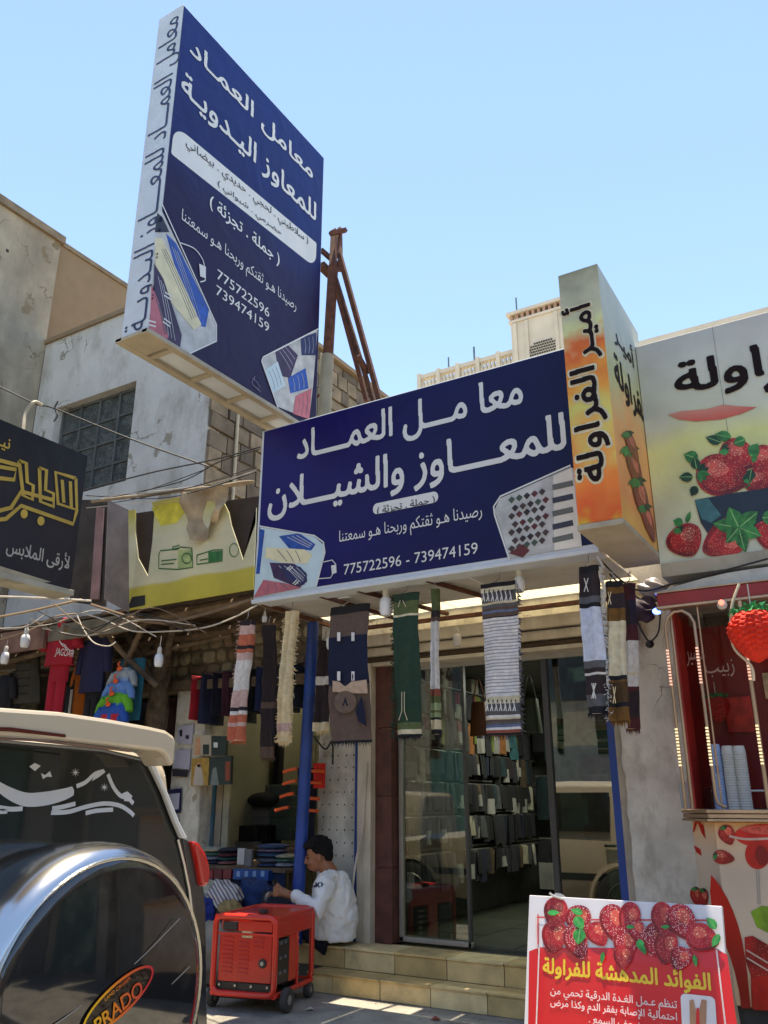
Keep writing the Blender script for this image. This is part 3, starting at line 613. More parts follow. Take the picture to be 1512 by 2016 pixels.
# big sign above the door
BY = 5.0; bp = PY(BY)
A = bp.p((497, 1182)); Bc = bp.p((1138, 1082)); bz0, bz1 = A.z, bp.p((520, 848)).z; bx0, bx1 = bp.p((508, 1010)).x, -1.425
bs_ = thing('big_navy_sign', 'wide navy shop sign with pale Arabic lettering above the glass shop door', 'sign', (-2.9, BY+.06, bz0))
build('sign_box', MB().box(bx0, bx1, BY, BY+.14, bz0, bz1), whitebox, bs_, bevel=.006)
build('navy_face', MB().box(bx0+.025, bx1-.004, BY-.0035, BY+.001, bz0+.03, bz1-.012), bignavy, bs_)
build('edge_trim', MB().box(bx0-.01, bx1, BY-.015, BY+.15, bz0-.03, bz0-.001), whitebox, bs_, bevel=.003)
e = .0075
put_text('lettering', 'معا مـــل العمــــاد', bp, (586, 890), (1031, 790), (826, 786), (813, 868), white, bs_, e, .028)
put_text('lettering', 'للمعــــاوز والشيـــلان', bp, (529, 990), (1114, 850), (777, 890), (786, 975), white, bs_, e, .028)
u0, v0 = bp.uv((735, 1014)); u1, v1 = bp.uv((863, 972)); v1 = bp.uv((734, 993))[1]; h_ = v1-v0
pill('white_label', bp, u0, u1, v0, v1, (h_*.45,)*4, white, bs_, e-.002)
put_text('lettering', '( جملة . تجزئة )', bp, (743, 1008), (857, 985), (862, 974), (862, 993), ink, bs_, e, .018)
put_text('lettering', 'رصيدنا هـو ثقتكم وربحنا هـو سمعتنا', bp, (669, 1060), (950, 1015), (822, 1016), (822, 1052), white, bs_, e, .004)
put_text('lettering', '775722596 - 739474159', bp, (678, 1118), (941, 1080), (941, 1068), (941, 1090), white, bs_, e, .004, ar=False)
Q = lambda name, px, m, e_: P(name, px, m, e_, bp, bs_)
Q('phone_picture', [(513, 1038), (618, 1056), (637, 1072), (640, 1090), (622, 1156), (500, 1178)], plt, .005)
Q('picture_scarf', [(550, 1056), (590, 1050), (622, 1072), (614, 1084), (570, 1080)], cl_blue, .0065)
Q('picture_scarf', [(525, 1078), (600, 1082), (616, 1092), (606, 1110), (555, 1108), (522, 1098)], cl_cream, .007)
Q('picture_scarf', [(532, 1108), (580, 1110), (604, 1128), (606, 1145), (590, 1158), (540, 1138)], cl_plum, .0075)
Q('picture_scarf', [(552, 1112), (592, 1116), (606, 1132), (600, 1152), (565, 1140)], cl_navy, .008)
Q('picture_scarf', [(520, 1142), (560, 1148), (596, 1158), (500, 1177)], cl_rose, .0085)
Q('picture_shade', [(513, 1042), (522, 1044), (512, 1130), (505, 1130)], cl_blue, .0068)
stroke('picture_stripe', bp, [[(566, 1122), (574, 1114)], [(570, 1124), (578, 1116)], [(578, 1150), (586, 1142)], [(582, 1152), (590, 1144)]], .009, white, bs_, .009, k=0)
stroke('picture_outline', bp, [[(511, 1036), (620, 1055), (638, 1068), (641, 1088), (623, 1158)]], .011, white, bs_, .009, k=0)
stroke('picture_outline', bp, [[(634, 1108), (655, 1103), (663, 1112)], [(626, 1140), (652, 1138), (658, 1128)]], .007, white, bs_, .009, k=0)
Q('cable_plug', [(653, 1114), (663, 1112), (664, 1128), (655, 1131)], white, .0092)
Q('phone_picture', [(1124, 920), (984, 982), (974, 1005), (1005, 1100), (1146, 1076), (1132, 924)], pltn, .005)
Q('patterned_cloth', [(1090, 938), (1126, 922), (1146, 1076), (1092, 1084)], M('cloth_offwhite', (.62, .6, .53), .6), .0062)
for k in range(5): Q('cloth_stripe', [(1088, 955+k*26), (1128, 946+k*26), (1130, 957+k*26), (1089, 966+k*26)], ink if k % 2 else M('stripe_grey', (.12, .13, .12)), .0075)
dm = [M('diamond_%d' % i, c, .6) for i, c in enumerate(['#2a1b1c', '#41302a', '#3b4a3c', '#5a1f20'])]; rnd = random.Random(5)
for i in range(7):
    for j in range(5):
        x = 1008+j*15+(i % 2)*7; y = 985+i*16-j*4
        if x > 1082 or y < 960+(1075-x)*.25: continue
        s = 7; Q('cloth_diamond', [(x-s, y), (x, y-s), (x+s, y-2), (x, y+s)], dm[rnd.randrange(4)], .0075)
Q('cloth_band', [(1003, 1090), (1030, 1072), (1044, 1084), (1030, 1098)], dm[3], .0085)
stroke('picture_outline', bp, [[(1124, 917), (986, 978), (973, 998), (975, 1015), (1004, 1102)]], .012, white, bs_, .009, k=0)

# strawberry tower and panel
SY, SX = 4.5, -1.135
ssx0 = PY(SY).p((1118, 780)).x; sz0, sz1 = 2.835, 4.53; pz0, pz1 = 2.755, 4.335; PYV = 5.3
sg = thing('strawberry_tower_sign', 'tall yellow and orange lightbox sign jutting out at the right of the navy sign', 'sign', (-1.27, 4.9, sz0))
twm = ramp_mat('tower_print', [(0, '#e0b13a'), (.06, '#e8632c'), (.22, '#f08a3c'), (.36, '#d8d070'), (.5, '#f0a040'), (.62, '#e06a30'), (.70, '#d6d79a'), (.84, '#b9b79b'), (1, '#8d8b72')], sz0, sz1, .10, 3.2)
twm2 = ramp_mat('tower_side_print', [(0, '#e8b060'), (.15, '#f09a60'), (.4, '#f0b070'), (.6, '#c9c890'), (.72, '#c2c2a8'), (1, '#bcc0b0')], sz0, sz1, .08, 2.2)
build('sign_box', MB().box(ssx0, SX, SY, PYV+.15, sz0, sz1), twm2, sg, bevel=.004)
build('front_print', MB().box(ssx0+.001, SX-.001, SY-.003, SY+.001, sz0+.002, sz1-.002), twm, sg)
build('soffit', MB().box(ssx0-.006, SX+.006, SY-.01, PYV+.15, sz0-.035, sz0-.001), frame_beige, sg, bevel=.003)
sp_ = PY(SY); brown_ink = M('brown_ink', '#1e0f0b', .6, bump=0, spec=.15); creami = M('cream_ink', '#d9cba6', .5, bump=0)
for w_, L1, R1, T1, B1 in (('أميـر', (1108, 640), (1186, 690), (1150, 598), (1170, 706)), ('الفراولة', (1121, 740), (1201, 860), (1160, 722), (1190, 946))):
    put_text('lettering_halo', w_, sp_, L1, R1, T1, B1, creami, sg, .005, .07, rot=True, grow=.014)
    put_text('lettering', w_, sp_, L1, R1, T1, B1, brown_ink, sg, .009, .03, rot=True)
sxp = PX(SX)
put_text('lettering', 'أميـر', sxp, (1206, 640), (1249, 730), (1206, 622), (1212, 680), brown_ink, sg, .004, .02)
put_text('lettering', 'الفراولة', sxp, (1206, 700), (1277, 860), (1206, 690), (1216, 775), brown_ink, sg, .004, .03)
sberry = spots_mat('strawberry_print', '#c01c1c', '#e0a070', 95, .17); sberry2 = spots_mat('strawberry_print_dark', '#8c2018', '#b06048', 60, .2); leafm = M('leaf_print', '#2c7a3a', .5, var=.5, scale=25, bump=0); leafd = M('leaf_print_dark', '#123c24', .5, var=.4, scale=25, bump=0)
TOWERB = [((1249, 925), 52, 11, 74), ((1262, 985), 48, 12, 76), ((1276, 1030), 40, 9, 74), ((1243, 880), 34, 8, 70)]
pn = thing('strawberry_panel_sign', 'wide pale green lightbox sign with strawberries in a dark bowl, at the right edge', 'sign', (0, PYV, pz0))
pam = ramp_mat('panel_print', [(0, '#d4d6c2'), (.3, '#d6d8a6'), (.5, '#dcde94'), (.62, '#d2d2bc'), (1, '#c2bfb8')], pz0, pz1, .05, 1.6)
build('sign_box', MB().box(SX+.004, 2.4, PYV, PYV+.2, pz0, pz1), pam, pn, bevel=.004)
build('lower_trim', MB().box(SX+.01, 2.4, PYV-.02, PYV+.22, pz0-.09, pz0-.002), frame_beige, pn, bevel=.004)
for x in (-.62, -.05, .6, 1.2): build('seam', MB().box(x, x+.004, PYV-.001, PYV+.002, pz0, pz1), M('seam_grey', (.28, .28, .24)), pn)
pp = PY(PYV)
put_text('lettering', 'اولة', pp, (1332, 790), (1499, 700), (1420, 694), (1420, 779), brown_ink, pn, .006, .03)
put_text('lettering', 'الفر', pp, (1506, 780), (1640, 700), (1516, 655), (1506, 775), brown_ink, pn, .006, .03)
poly('red_swoosh', pp, [(1315, 817), (1340, 810), (1390, 806), (1425, 797), (1450, 800), (1490, 802), (1460, 815), (1420, 826), (1370, 830), (1335, 826)], ramp_mat('swoosh', [(0, '#d63a35'), (1, '#d9a08a')], 3.62, 3.80, .12, 4), pn, .005)
shine = spots_mat('strawberry_print_pale', '#dd5a4a', '#f0cfa8', 95, .2); shine2 = spots_mat('strawberry_print_deep', '#8a0f12', '#c05038', 95, .12)
def berry(c, rx, ry, a, m=None, e=.006, nm='strawberry_print', pl=None, par=None, cal=True):
    pl = pl or pp; par = par or pn; m = m or sberry
    def S_(k, ox, oy, kx=1):
        px = []
        for i in range(26):
            t = 2*math.pi*i/26; x = rx*k*kx*math.cos(t)+ox*rx; y = ry*k*math.sin(t)*(1-.30*math.cos(t)-.05*math.cos(2*t))+oy*ry
            px.append((c[0]+x*math.cos(a)-y*math.sin(a), c[1]+x*math.sin(a)+y*math.cos(a)))
        return px
    o = poly(nm, pl, S_(1, 0, 0), m, par, e)
    poly('berry_shade', pl, S_(.86, .04, .12), shine2, par, e+.0001); poly('berry_mid', pl, S_(.84, -.02, -.08), m, par, e+.0002); poly('berry_light', pl, S_(.42, -.25, -.32), shine, par, e+.0003)
    if cal:
        for q in (-1.1, -.5, .1, .7, 1.2):
            leaf((c[0]-rx*.9*math.cos(a), c[1]-rx*.9*math.sin(a)), rx*.42, rx*.22, a+q, leafm if q > 0 else leafd, e+.0004, pl, par)
    return o
_lf = [0]; leafv = M('leaf_vein_print', '#7fb36a', .5, bump=0)
def leaf(c, l, w_, a, m=None, e=.008, pl=None, par=None):
    m = m or leafm; pl = pl or pp; par = par or pn
    _lf[0] = (_lf[0]+1) % 13; e += _lf[0]*.00009
    px = [(-.0, 0), (.15, -.34), (.38, -.5), (.66, -.4), (.85, -.2), (1, 0), (.85, .16), (.62, .42), (.34, .48), (.12, .3)]
    poly('leaf_vein', pl, [(c[0]+x*l*math.cos(a)-y*w_*math.sin(a), c[1]+x*l*math.sin(a)+y*w_*math.cos(a)) for x, y in ((.05, -.03), (.9, -.02), (.9, .03), (.05, .05))], leafv, par, e+.00005) if l > 24 else None
    return poly('leaf_print', pl, [(c[0]+x*l*math.cos(a)-y*w_*math.sin(a), c[1]+x*l*math.sin(a)+y*w_*math.cos(a)) for x, y in px], m, par, e)
for c_, a_, b2, r2 in TOWERB: berry(c_, a_, b2, R(r2), sberry2, .005+.0005*TOWERB.index((c_, a_, b2, r2)), 'strawberry_print', sxp, sg)
berry((1455, 898), 40, 30, R(20), e=.005); berry((1508, 905), 30, 26, R(10), e=.0055)
berry((1425, 937), 55, 38, R(8), e=.007); berry((1500, 945), 40, 22, R(-5), e=.0065)
poly('bowl_print', pp, [(1368, 985), (1440, 972), (1560, 955), (1560, 1010), (1540, 1045), (1400, 1060), (1380, 1030)], M('bowl_print', '#141f2c', .3, var=.3, scale=12), pn, .0075)
poly('bowl_print', pp, [(1368, 985), (1395, 982), (1420, 1015), (1400, 1030), (1382, 1022)], M('bowl_teal', '#2f6466', .3, var=.3, scale=18), pn, .0078)
berry((1350, 1066), 33, 34, R(60), e=.009); berry((1428, 1062), 50, 34, R(150), e=.0095); berry((1520, 1055), 30, 34, R(100), e=.009)
for c, l, w_, a in (((1375, 905), 30, 26, 200), ((1372, 925), 26, 20, 260), ((1365, 940), 28, 20, 180), ((1372, 958), 22, 18, 120), ((1420, 872), 32, 20, 200), ((1440, 862), 34, 22, 190), ((1468, 866), 26, 22, 160), ((1478, 900), 30, 24, -60), ((1495, 890), 24, 24, 200), ((1480, 925), 25, 20, 100)):
    leaf(c, l, w_, R(a), leafd if w_ < 21 else leafm, .0085)
for c, l, w_, a in (((1455, 1040), 52, 30, 190), ((1455, 1040), 45, 34, 245), ((1455, 1040), 50, 34, 320), ((1455, 1040), 48, 30, 20), ((1455, 1040), 50, 28, 75), ((1455, 1040), 40, 24, 130), ((1345, 1032), 20, 18, 200), ((1352, 1030), 24, 10, 290), ((1500, 1020), 40, 30, 0)):
    leaf(c, l, w_, R(a), leafm, .011)

# ---- rusty truss
tr = thing('rusty_truss_post', 'rusty steel post with slanting braces behind the tall navy sign', 'post', (-3.62, 5.6, 3.15))
ty = 5.62
def tpt(x, y, Y=ty): return at(x, y, Y=Y)
build('post', MB().tube([tpt(640, 800), tpt(656, 525)], .05, 12), rust, tr, smooth=True)
build('post_sleeve', MB().tube([tpt(639, 830), tpt(645, 700)], .058, 12), M('dull_sleeve', (.3, .27, .2), .8, dirt=.5), tr, smooth=True)
for a, b, r_ in (((655, 530), (659, 455), .028), ((670, 520), (669, 450), .018), ((650, 460), (681, 453), .02), ((668, 500), (748, 790), .022), ((660, 545), (735, 790), .018), ((661, 565), (722, 790), .018), ((632, 492), (675, 530), .02), ((632, 522), (650, 540), .035), ((704, 700), (725, 735), .02), ((640, 530), (676, 530), .02), ((625, 780), (655, 768), .012)):
    build('brace', MB().bar(tpt(*a), tpt(*b, Y=ty+.15), r_), rust, tr)
build('thin_pipe', MB().tube([tpt(637, 815), tpt(641, 700)], .012), M('pale_pipe', (.45, .38, .26), .8), tr)

# ---- torn yellow sign
YY = 5.25; yp = PY(YY); yel = ramp_mat('yellow_sign_print', [(0, '#bcae48'), (.22, '#c0b250'), (.25, '#d0caa6'), (.72, '#d2ccac'), (.88, '#ccc48a'), (1, '#c4b65c')], 2.98, 3.92, .015, 3)
ys = thing('torn_yellow_sign', 'torn faded yellow sign with green camera drawings, left of the navy sign', 'sign', yp.p((255, 1203)))
out = [(252, 1203), (500, 1161), (506, 1000), (505, 1030), (480, 1103), (457, 1035), (452, 1010), (430, 965), (300, 990), (306, 1005), (302, 1065), (293, 1135), (274, 1100), (268, 1050), (268, 1004), (249, 1006)]
poly('sign_face', yp, out, yel, ys, 0, th=.012)
bk = poly('sign_backing', yp, [(254, 1200), (500, 1160), (505, 968), (250, 1004)], M('dark_backing', (.05, .035, .03), .9), ys, -.12, th=.01)
poly('sign_return', PX(yp.p((255, 1203)).x), [(251, 1004), (253, 1206), (205, 1180), (212, 985)], M('faded_pink_board', (.26, .22, .22), .7, var=.2, dirt=.5), ys, 0, th=.01)
poly('burn_hole', yp, [(256, 1192), (262, 1176), (288, 1172), (288, 1192), (258, 1198)], M('hole', (.02, .02, .02)), ys, .014)
flap = MB()
for i in range(9):
    for j in range(9):
        a, b = i/8, j/8; q = (362+a*(92-34*b*b)+b*16, 978-a*16+b*(96 if .2 < a < .8 else 70)); P_ = yp.p(q, .05+.05*math.sin(a*9)+.03*math.sin(b*7+a*3)); flap.v.append(tuple(P_))
flap.f = [(i*9+j, (i+1)*9+j, (i+1)*9+j+1, i*9+j+1) for i in range(8) for j in range(8)]; flap.mi = [0]*64
build('torn_flap', flap, M('tan_torn_canvas', (.36, .27, .17), .9, var=.3, scale=8, bump=.5), ys, smooth=True)
fr_m = M('rusty_rolled_canvas', (.3, .23, .15), .9, var=.3, scale=12)
build('rolled_canvas', MB().tube(spline([yp.p((190, 990), .05), yp.p((250, 985), .08), yp.p((330, 975), .06), yp.p((430, 965), .08), yp.p((505, 950), .03)], 5), [.02]+[.014+.012*random.random() for _ in range(19)]+[.01]), fr_m, ys, smooth=True)
gi = M('green_ink', '#2f6a3a', .6, bump=0); gp = M('green_wash', '#a8b878', .6, var=.25, scale=14, bump=0)
poly('camera_wash', yp, [(352, 1084), (380, 1082), (381, 1117), (352, 1120)], gp, ys, .0135); poly('camera_wash', yp, [(412, 1087), (439, 1085), (439, 1104), (412, 1108)], gi, ys, .0135); poly('yellow_patch', yp, [(300, 1000), (345, 990), (372, 1000), (350, 1030), (318, 1036)], M('yellow_patch', '#c8b83a', .6, var=.3, scale=9, bump=0), ys, .0133)
for px in ([(315, 1092), (318, 1085), (352, 1082), (358, 1078), (380, 1080), (382, 1118), (352, 1122), (315, 1120)], [(390, 1094), (422, 1084), (440, 1083), (440, 1105), (390, 1112)], [(342, 1078), (356, 1074), (354, 1080), (343, 1082)]):
    stroke('camera_drawing', yp, [px+[px[0]]], .012, gi, ys, .016, k=0)
stroke('camera_drawing', yp, [ellp((370, 1100), 9, 10)+[(379, 1100)], [(320, 1105), (350, 1102)], [(320, 1112), (345, 1110)], [(396, 1104), (412, 1101)], [(418, 1090), (418, 1104), (430, 1102), (430, 1088)]], .012, gi, ys, .016, k=0)
stroke('ring_drawing', yp, [ellp((463, 1084), 9, 13)+[(472, 1084)]], .008, gi, ys, .016, k=0)

# ---- dark gold-lettered sign on the left
DX = -5.6; dp = PX(DX)
ds_ = thing('dark_gold_sign', 'dark grey projecting sign with gold block lettering at the left edge', 'sign', dp.p((172, 897)))
D0 = dp.p((160, 1000)); dz1 = dp.p((172, 897)).z; dz0 = dp.p((147, 1163)).z
darkf = ramp_mat('dark_sign_print', [(0, '#2e2a30'), (.5, '#2c282b'), (1, '#1c1e24')], dz0, dz1, .05)
build('sign_box', MB().box(DX-.2, DX, 2.2, D0.y, dz0, dz1), M('dark_sign_side', (.05, .05, .05), .6), ds_, bevel=.004)
build('dark_face', MB().box(DX+.0005, DX+.004, 2.2, D0.y-.004, dz0+.004, dz1-.004), darkf, ds_)
build('base_frame', MB().box(DX-.22, DX+.02, 2.18, D0.y+.02, dz0-.05, dz0-.002), M('pale_sign_frame', (.4, .38, .3), .6, dirt=.4), ds_, bevel=.004)
gold = M('gold_ink', '#b89a3a', .45, var=.15, bump=0)
stroke('gold_lettering', dp, [
    [(148, 942), (108, 930), (113, 992), (150, 1004), (148, 942)], [(137, 948), (139, 1001)], [(121, 945), (124, 990)],
    [(76, 922), (90, 926), (88, 965), (104, 972), (104, 998), (78, 988), (76, 922)],
    [(36, 908), (50, 912), (52, 950), (64, 956), (62, 984), (44, 976), (36, 908)], [(104, 985), (40, 968), (20, 1000), (-20, 1010)], [(150, 1004), (142, 1032), (40, 996), (10, 1022), (-30, 1026)],
    [(-30, 915), (30, 925), (26, 945), (-20, 940)], [(-10, 905), (40, 918)]], .032, gold, ds_, .009, k=0)
for c in ((46, 1012), (79, 1026)): P('gold_dot', ellp(c, 7, 9), gold, .010, dp, ds_)
put_text('lettering', 'لأرقى الملابس', dp, (8, 1100), (134, 1120), (60, 1068), (60, 1108), M('grey_ink2', (.42, .4, .36), .5), ds_, .009, .02)
put_text('small_lettering', 'نيـو', dp, (-20, 880), (18, 880), (10, 862), (10, 890), gold, ds_, .009, .02)
P('pale_swoosh', [(-10, 1112), (100, 1146), (40, 1150), (-10, 1140)], M('beige_ink', (.38, .33, .22), .5), .008, dp, ds_)
# ================================================================ left stalls
wood = M('old_wood', (.14, .095, .06), .9, var=.4, scale=10, bump=.6, bs=50)
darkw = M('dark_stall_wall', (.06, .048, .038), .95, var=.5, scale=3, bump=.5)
greenw = M('grey_green_panel', (.24, .25, .19), .7, var=.12, scale=2, dirt=.3, dirtc=(.14, .13, .1))
rub = [M('rubble_%d' % i, c, .95, var=.35, scale=7, bump=.9, bs=30, dirt=.3) for i, c in enumerate([(.26, .22, .15), (.2, .165, .11), (.31, .27, .19), (.17, .12, .08)])]
stl = thing('clothes_stall', 'open-fronted clothes stall with a rubble lintel, left of the white pier', 'shop', (-6, 6.3, 0))
JX0, JX1 = at(338, 1500, Y=6.25).x, at(398, 1500, Y=6.25).x
build('plaster_jamb', MB().box(JX0, JX1, 6.25, 6.6, 0, 2.42), plaster2, stl, bevel=.02)
build('back_wall', MB().box(-7.2, -4.4, 8.3, 8.4, 0, 3), greenw, stl)
for i in range(9): build('wall_panel', MB().box(-7.1+i*.3, -6.82+i*.3, 8.285, 8.3, .3, 2.9), greenw, stl)
build('side_wall', MB().box(JX0-.05, JX0+.1, 6.6, 8.3, 0, 3), greenw, stl)
build('stall_floor', MB().box(-10.2, -4.4, 5.95, 8.3, 0, .262), M('stall_floor', (.16, .14, .11), .9), stl)
build('lintel', MB().box(-7.6, -4.4, 6.32, 6.6, 2.40, 3.05), M('rubble_mortar', (.16, .13, .09), .95, bump=.8), stl)
rms = []
for k in range(6):
    mb = MB().ell((0, 0, 0), (.5, .5, .5), 9, 6); rnd = random.Random(k)
    mb.v = [tuple(c*(1+rnd.uniform(-.12, .12)) if abs(c) < .4 else c*.9 for c in v) for v in mb.v]
    o = build('s', mb, rub[k % 4], local=True, smooth=40); rms.append(o.data); bpy.data.objects.remove(o)
rnd = random.Random(11); z = 2.42
while z < 3.0:
    h = rnd.uniform(.09, .15); x = -7.0
    while x < -4.42:
        w_ = rnd.uniform(.12, .26); inst('rubble_stone', rnd.choice(rms), (x+w_/2, 6.32, z+h/2), stl, (0, rnd.uniform(-.1, .1), 0), (w_*1.08, .08, h*1.1)); x += w_
    z += h
build('lintel_beam', MB().bar((-7.4, 6.2, 2.46), (-4.42, 6.2, 2.38), .045), wood, stl)
build('upper_wall', MB().box(-10.3, -4.4, 6.65, 7.0, 3.0, 3.4), tan2, stl)
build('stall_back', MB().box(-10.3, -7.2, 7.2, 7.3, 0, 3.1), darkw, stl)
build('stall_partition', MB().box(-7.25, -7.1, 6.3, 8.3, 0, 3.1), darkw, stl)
lean = thing('lean_to_roof', 'dark makeshift roof of poles and boards over the left stalls', 'roof', (-7.4, 6, 3))
for i in range(11):
    build('roof_board', MB().box(-10.2+i*.54, -9.68+i*.54, 5.38, 7.2, 3.02+.01*(i % 3), 3.05+.01*(i % 3)), wood, lean)
for a, b, r_ in (((-10, 5.5, 2.9), (-4.5, 5.45, 2.98), .045), ((-10, 6.1, 2.93), (-4.5, 6.05, 2.9), .05), ((-9.2, 5.6, 2.7), (-6.0, 5.5, 2.92), .03), ((-8.5, 5.9, 2.6), (-5.2, 5.9, 2.8), .025), ((-6.9, 5.35, 2.95), (-6.3, 6.6, 2.88), .035), ((-5.9, 5.35, 2.95), (-5.5, 6.6, 2.88), .035), ((-7.9, 5.35, 2.95), (-7.5, 6.6, 2.88), .035), ((-6.6, 5.5, 3.0), (-5.9, 5.7, 2.35), .03), ((-5.9, 5.5, 3.0), (-6.5, 5.7, 2.3), .028)):
    build('pole', MB().tube(spline([a, (Vector(a)+Vector(b))/2+Vector((0, 0, .04*math.sin(a[0]*7))), b], 4), r_, 7), wood, lean, smooth=True)
build('board_fascia', MB().box(-9.8, -7.2, 5.36, 5.4, 2.78, 3.0), M('fascia_brown', (.2, .11, .08), .9, var=.4, dirt=.5), lean)
build('board_fascia', MB().box(-7.15, -5.9, 5.37, 5.41, 2.84, 3.0), M('fascia_grey', (.16, .14, .1), .9, var=.4, dirt=.5), lean)
# trunk-like post
trp = thing('gnarled_wooden_post', 'thick gnarled dark wooden post between the two left stalls', 'post', at(300, 1700, Y=6.0))
tx = at(305, 1500, Y=6.0).x
build('stem', MB().tube([(tx-.02+.015*math.sin(i*1.1), 6.0+.012*math.cos(i*1.3), .26+i*.19) for i in range(15)], [.10+.012*math.sin(i*2.1) for i in range(15)], 14), M('bark', (.12, .085, .055), .95, var=.45, scale=14, bump=1, bs=40), trp, smooth=60)
for a, b in (((tx, 6, 2.3), (tx-.35, 5.8, 2.95)), ((tx, 6, 2.45), (tx+.3, 5.8, 2.95))): build('limb', MB().tube([a, b], [.05, .035], 8), M('bark', (1, 1, 1)), trp, smooth=True)

# ---- wires
blk = M('black_cable', (.02, .02, .02), .6); wht = M('white_cable', (.55, .5, .42), .6); brn = M('brown_cable', (.2, .13, .08), .7)
def wire(name, label, pts, m, r_=.006): return solo(name, MB().tube(spline(pts, 7), r_, 6), m, label, 'cable', smooth=True)
wire('power_cable', 'black overhead cable crossing from the upper left edge past the old window', [at(-20, 752, Y=5), at(70, 795, Y=5.3), at(107, 804, Y=5.4), at(260, 865, Y=5.7), at(410, 918, Y=6.1)], blk, .010)
wire('power_cable', 'upper of the thin cables stretched before the white wall toward the navy sign', [at(165, 965, Y=5.2), at(300, 930, Y=5.2), at(420, 905, Y=5.2), at(512, 880, Y=5.1)], blk, .007)
wire('power_cable', 'middle thin cable stretched before the white wall', [at(190, 985, Y=5.3), at(350, 950, Y=5.2), at(430, 910, Y=5.2), at(512, 884, Y=5.12)], blk, .005)
wire('power_cable', 'lowest thin cable stretched before the white wall', [at(270, 972, Y=5.3), at(340, 948, Y=5.2), at(410, 922, Y=5.2)], blk, .004)
wire('curled_cable', 'thick pale cable looping over the top of the dark gold sign', [at(-10, 880, Y=4.2), at(20, 880, Y=4.3), at(42, 860, Y=4.3), at(50, 815, Y=4.35), at(66, 792, Y=4.4), at(82, 797, Y=4.5)], M('pale_hose', (.45, .38, .26), .6), .017)
wire('wire_tie', 'short black wire tie knotted round the overhead cable by the window', [at(114, 790, Y=5.38), at(108, 804, Y=5.38), at(113, 818, Y=5.38), at(106, 830, Y=5.38)], blk, .009)
wire('lamp_wire', 'white wire drooping from the left stalls to the corner of the navy sign', [at(165, 1208, Y=5.3), at(205, 1220, Y=5.3), at(260, 1242, Y=5.3), at(330, 1243, Y=5.3), at(400, 1236, Y=5.2), at(455, 1218, Y=5.1), at(505, 1192, Y=5.0)], wht, .007)
wire('lamp_wire', 'white wire looping down between the red and the navy clothes', [at(152, 1212, Y=5.2), at(165, 1240, Y=5.2), at(185, 1265, Y=5.2), at(213, 1272, Y=5.2), at(228, 1264, Y=5.25)], wht, .006)
wire('lamp_wire', 'pale thick wire running under the dark gold sign', [at(-10, 1174, Y=4.9), at(100, 1178, Y=5.0), at(180, 1183, Y=5.2)], wht, .012)
wire('lamp_wire', 'brownish wire rising from the left edge to the red clothes', [at(-10, 1262, Y=5.0), at(60, 1240, Y=5.1), at(105, 1215, Y=5.1), at(150, 1208, Y=5.2)], M('tan_cable', (.33, .24, .15), .7), .008)
wire('lamp_wire', 'tan rope-like wire from the left edge up to the pink board', [at(-10, 1216, Y=5.0), at(50, 1205, Y=5.1), at(110, 1192, Y=5.1), at(160, 1180, Y=5.2)], M('tan_cable', (.33, .24, .15), .7), .012)
wire('lamp_wire', 'lowest white wire sagging above the leftmost bulbs', [at(-10, 1236, Y=5.0), at(30, 1238, Y=5.0), at(62, 1228, Y=5.0), at(95, 1205, Y=5.1)], wht, .006)
wire('lamp_wire', 'pale wire hanging down the white pier beside the blue strip', [at(722, 1500, Y=6.12), at(716, 1600, Y=6.12), at(712, 1640, Y=6.1), at(700, 1700, Y=6.1), at(690, 1780, Y=6.1), at(676, 1830, Y=6.05)], wht, .009)
wire('power_cable', 'black cable hanging loose on the upper part of the white pier', [at(618, 1450, Y=6.12), at(640, 1475, Y=6.12), at(654, 1460, Y=6.12), at(655, 1505, Y=6.12)], blk, .008)
wire('power_cable', 'bundle of dark cables sagging under the yellow sign', [at(180, 1190, Y=5.3), at(300, 1225, Y=5.35), at(380, 1215, Y=5.3), at(497, 1180, Y=5.2)], brn, .014)
wire('power_cable', 'grey cable slung below the right lightbox to the juice booth', [at(1165, 1085, Y=5.2), at(1250, 1160, Y=5.3), at(1340, 1145, Y=5.2), at(1512, 1100, Y=5.2)], blk, .006)

# ---- bulbs
bulbw = M('bulb_glass', (.72, .72, .72), .25, var=.05, bump=0)
def bulb(px, Y, label, s=1., hang=.06):
    P_ = at(*px, Y=Y); t = thing('light_bulb', label, 'bulb', P_, 'unlit bulbs hung along the shop fronts')
    build('bulb_globe', MB().lathe([(.0, -.075*s), (.028*s, -.07*s), (.037*s, -.045*s), (.038*s, 0), (.03*s, .03*s), (.018*s, .038*s)], P_, n=18), bulbw, t, smooth=True)
    build('bulb_socket', MB().lathe([(.018*s, .038*s), (.02*s, .045*s), (.017*s, .085*s), (.010*s, .095*s)], P_, n=14), M('white_socket', (.6, .57, .5), .5), t, smooth=True)
    build('bulb_cord', MB().tube([P_+Vector((0, 0, .09*s)), P_+Vector((0.005, 0, .09*s+hang))], .003, 5), wht, t); return t
bulb((50, 1258), 5.0, 'large white bulb beside the red outfit, second from the left edge', 1.15)
bulb((10, 1292), 5.0, 'white bulb at the very left edge above the brown coat', 1.05)
bulb((313, 1296), 5.2, 'white bulb hanging in front of the gnarled post', 1.05, .1)
bulb((760, 1188), 5.15, 'round bulb under the navy sign, left of the green shawl', 1.3, .02)
bulb((651, 1262), 5.3, 'pale bulb left of the dark navy shawl', .9)
bulb((1022, 1146), 5.15, 'bulb under the navy sign above the striped white shawl', 1.0, .02)
bulb((521, 1216), 5.6, 'small bulb between the orange-ended and cream shawls', .6)
bulb((900, 1256), 5.95, 'yellowish bulb at the shutter housing behind the white twisted shawl', .9, .02)

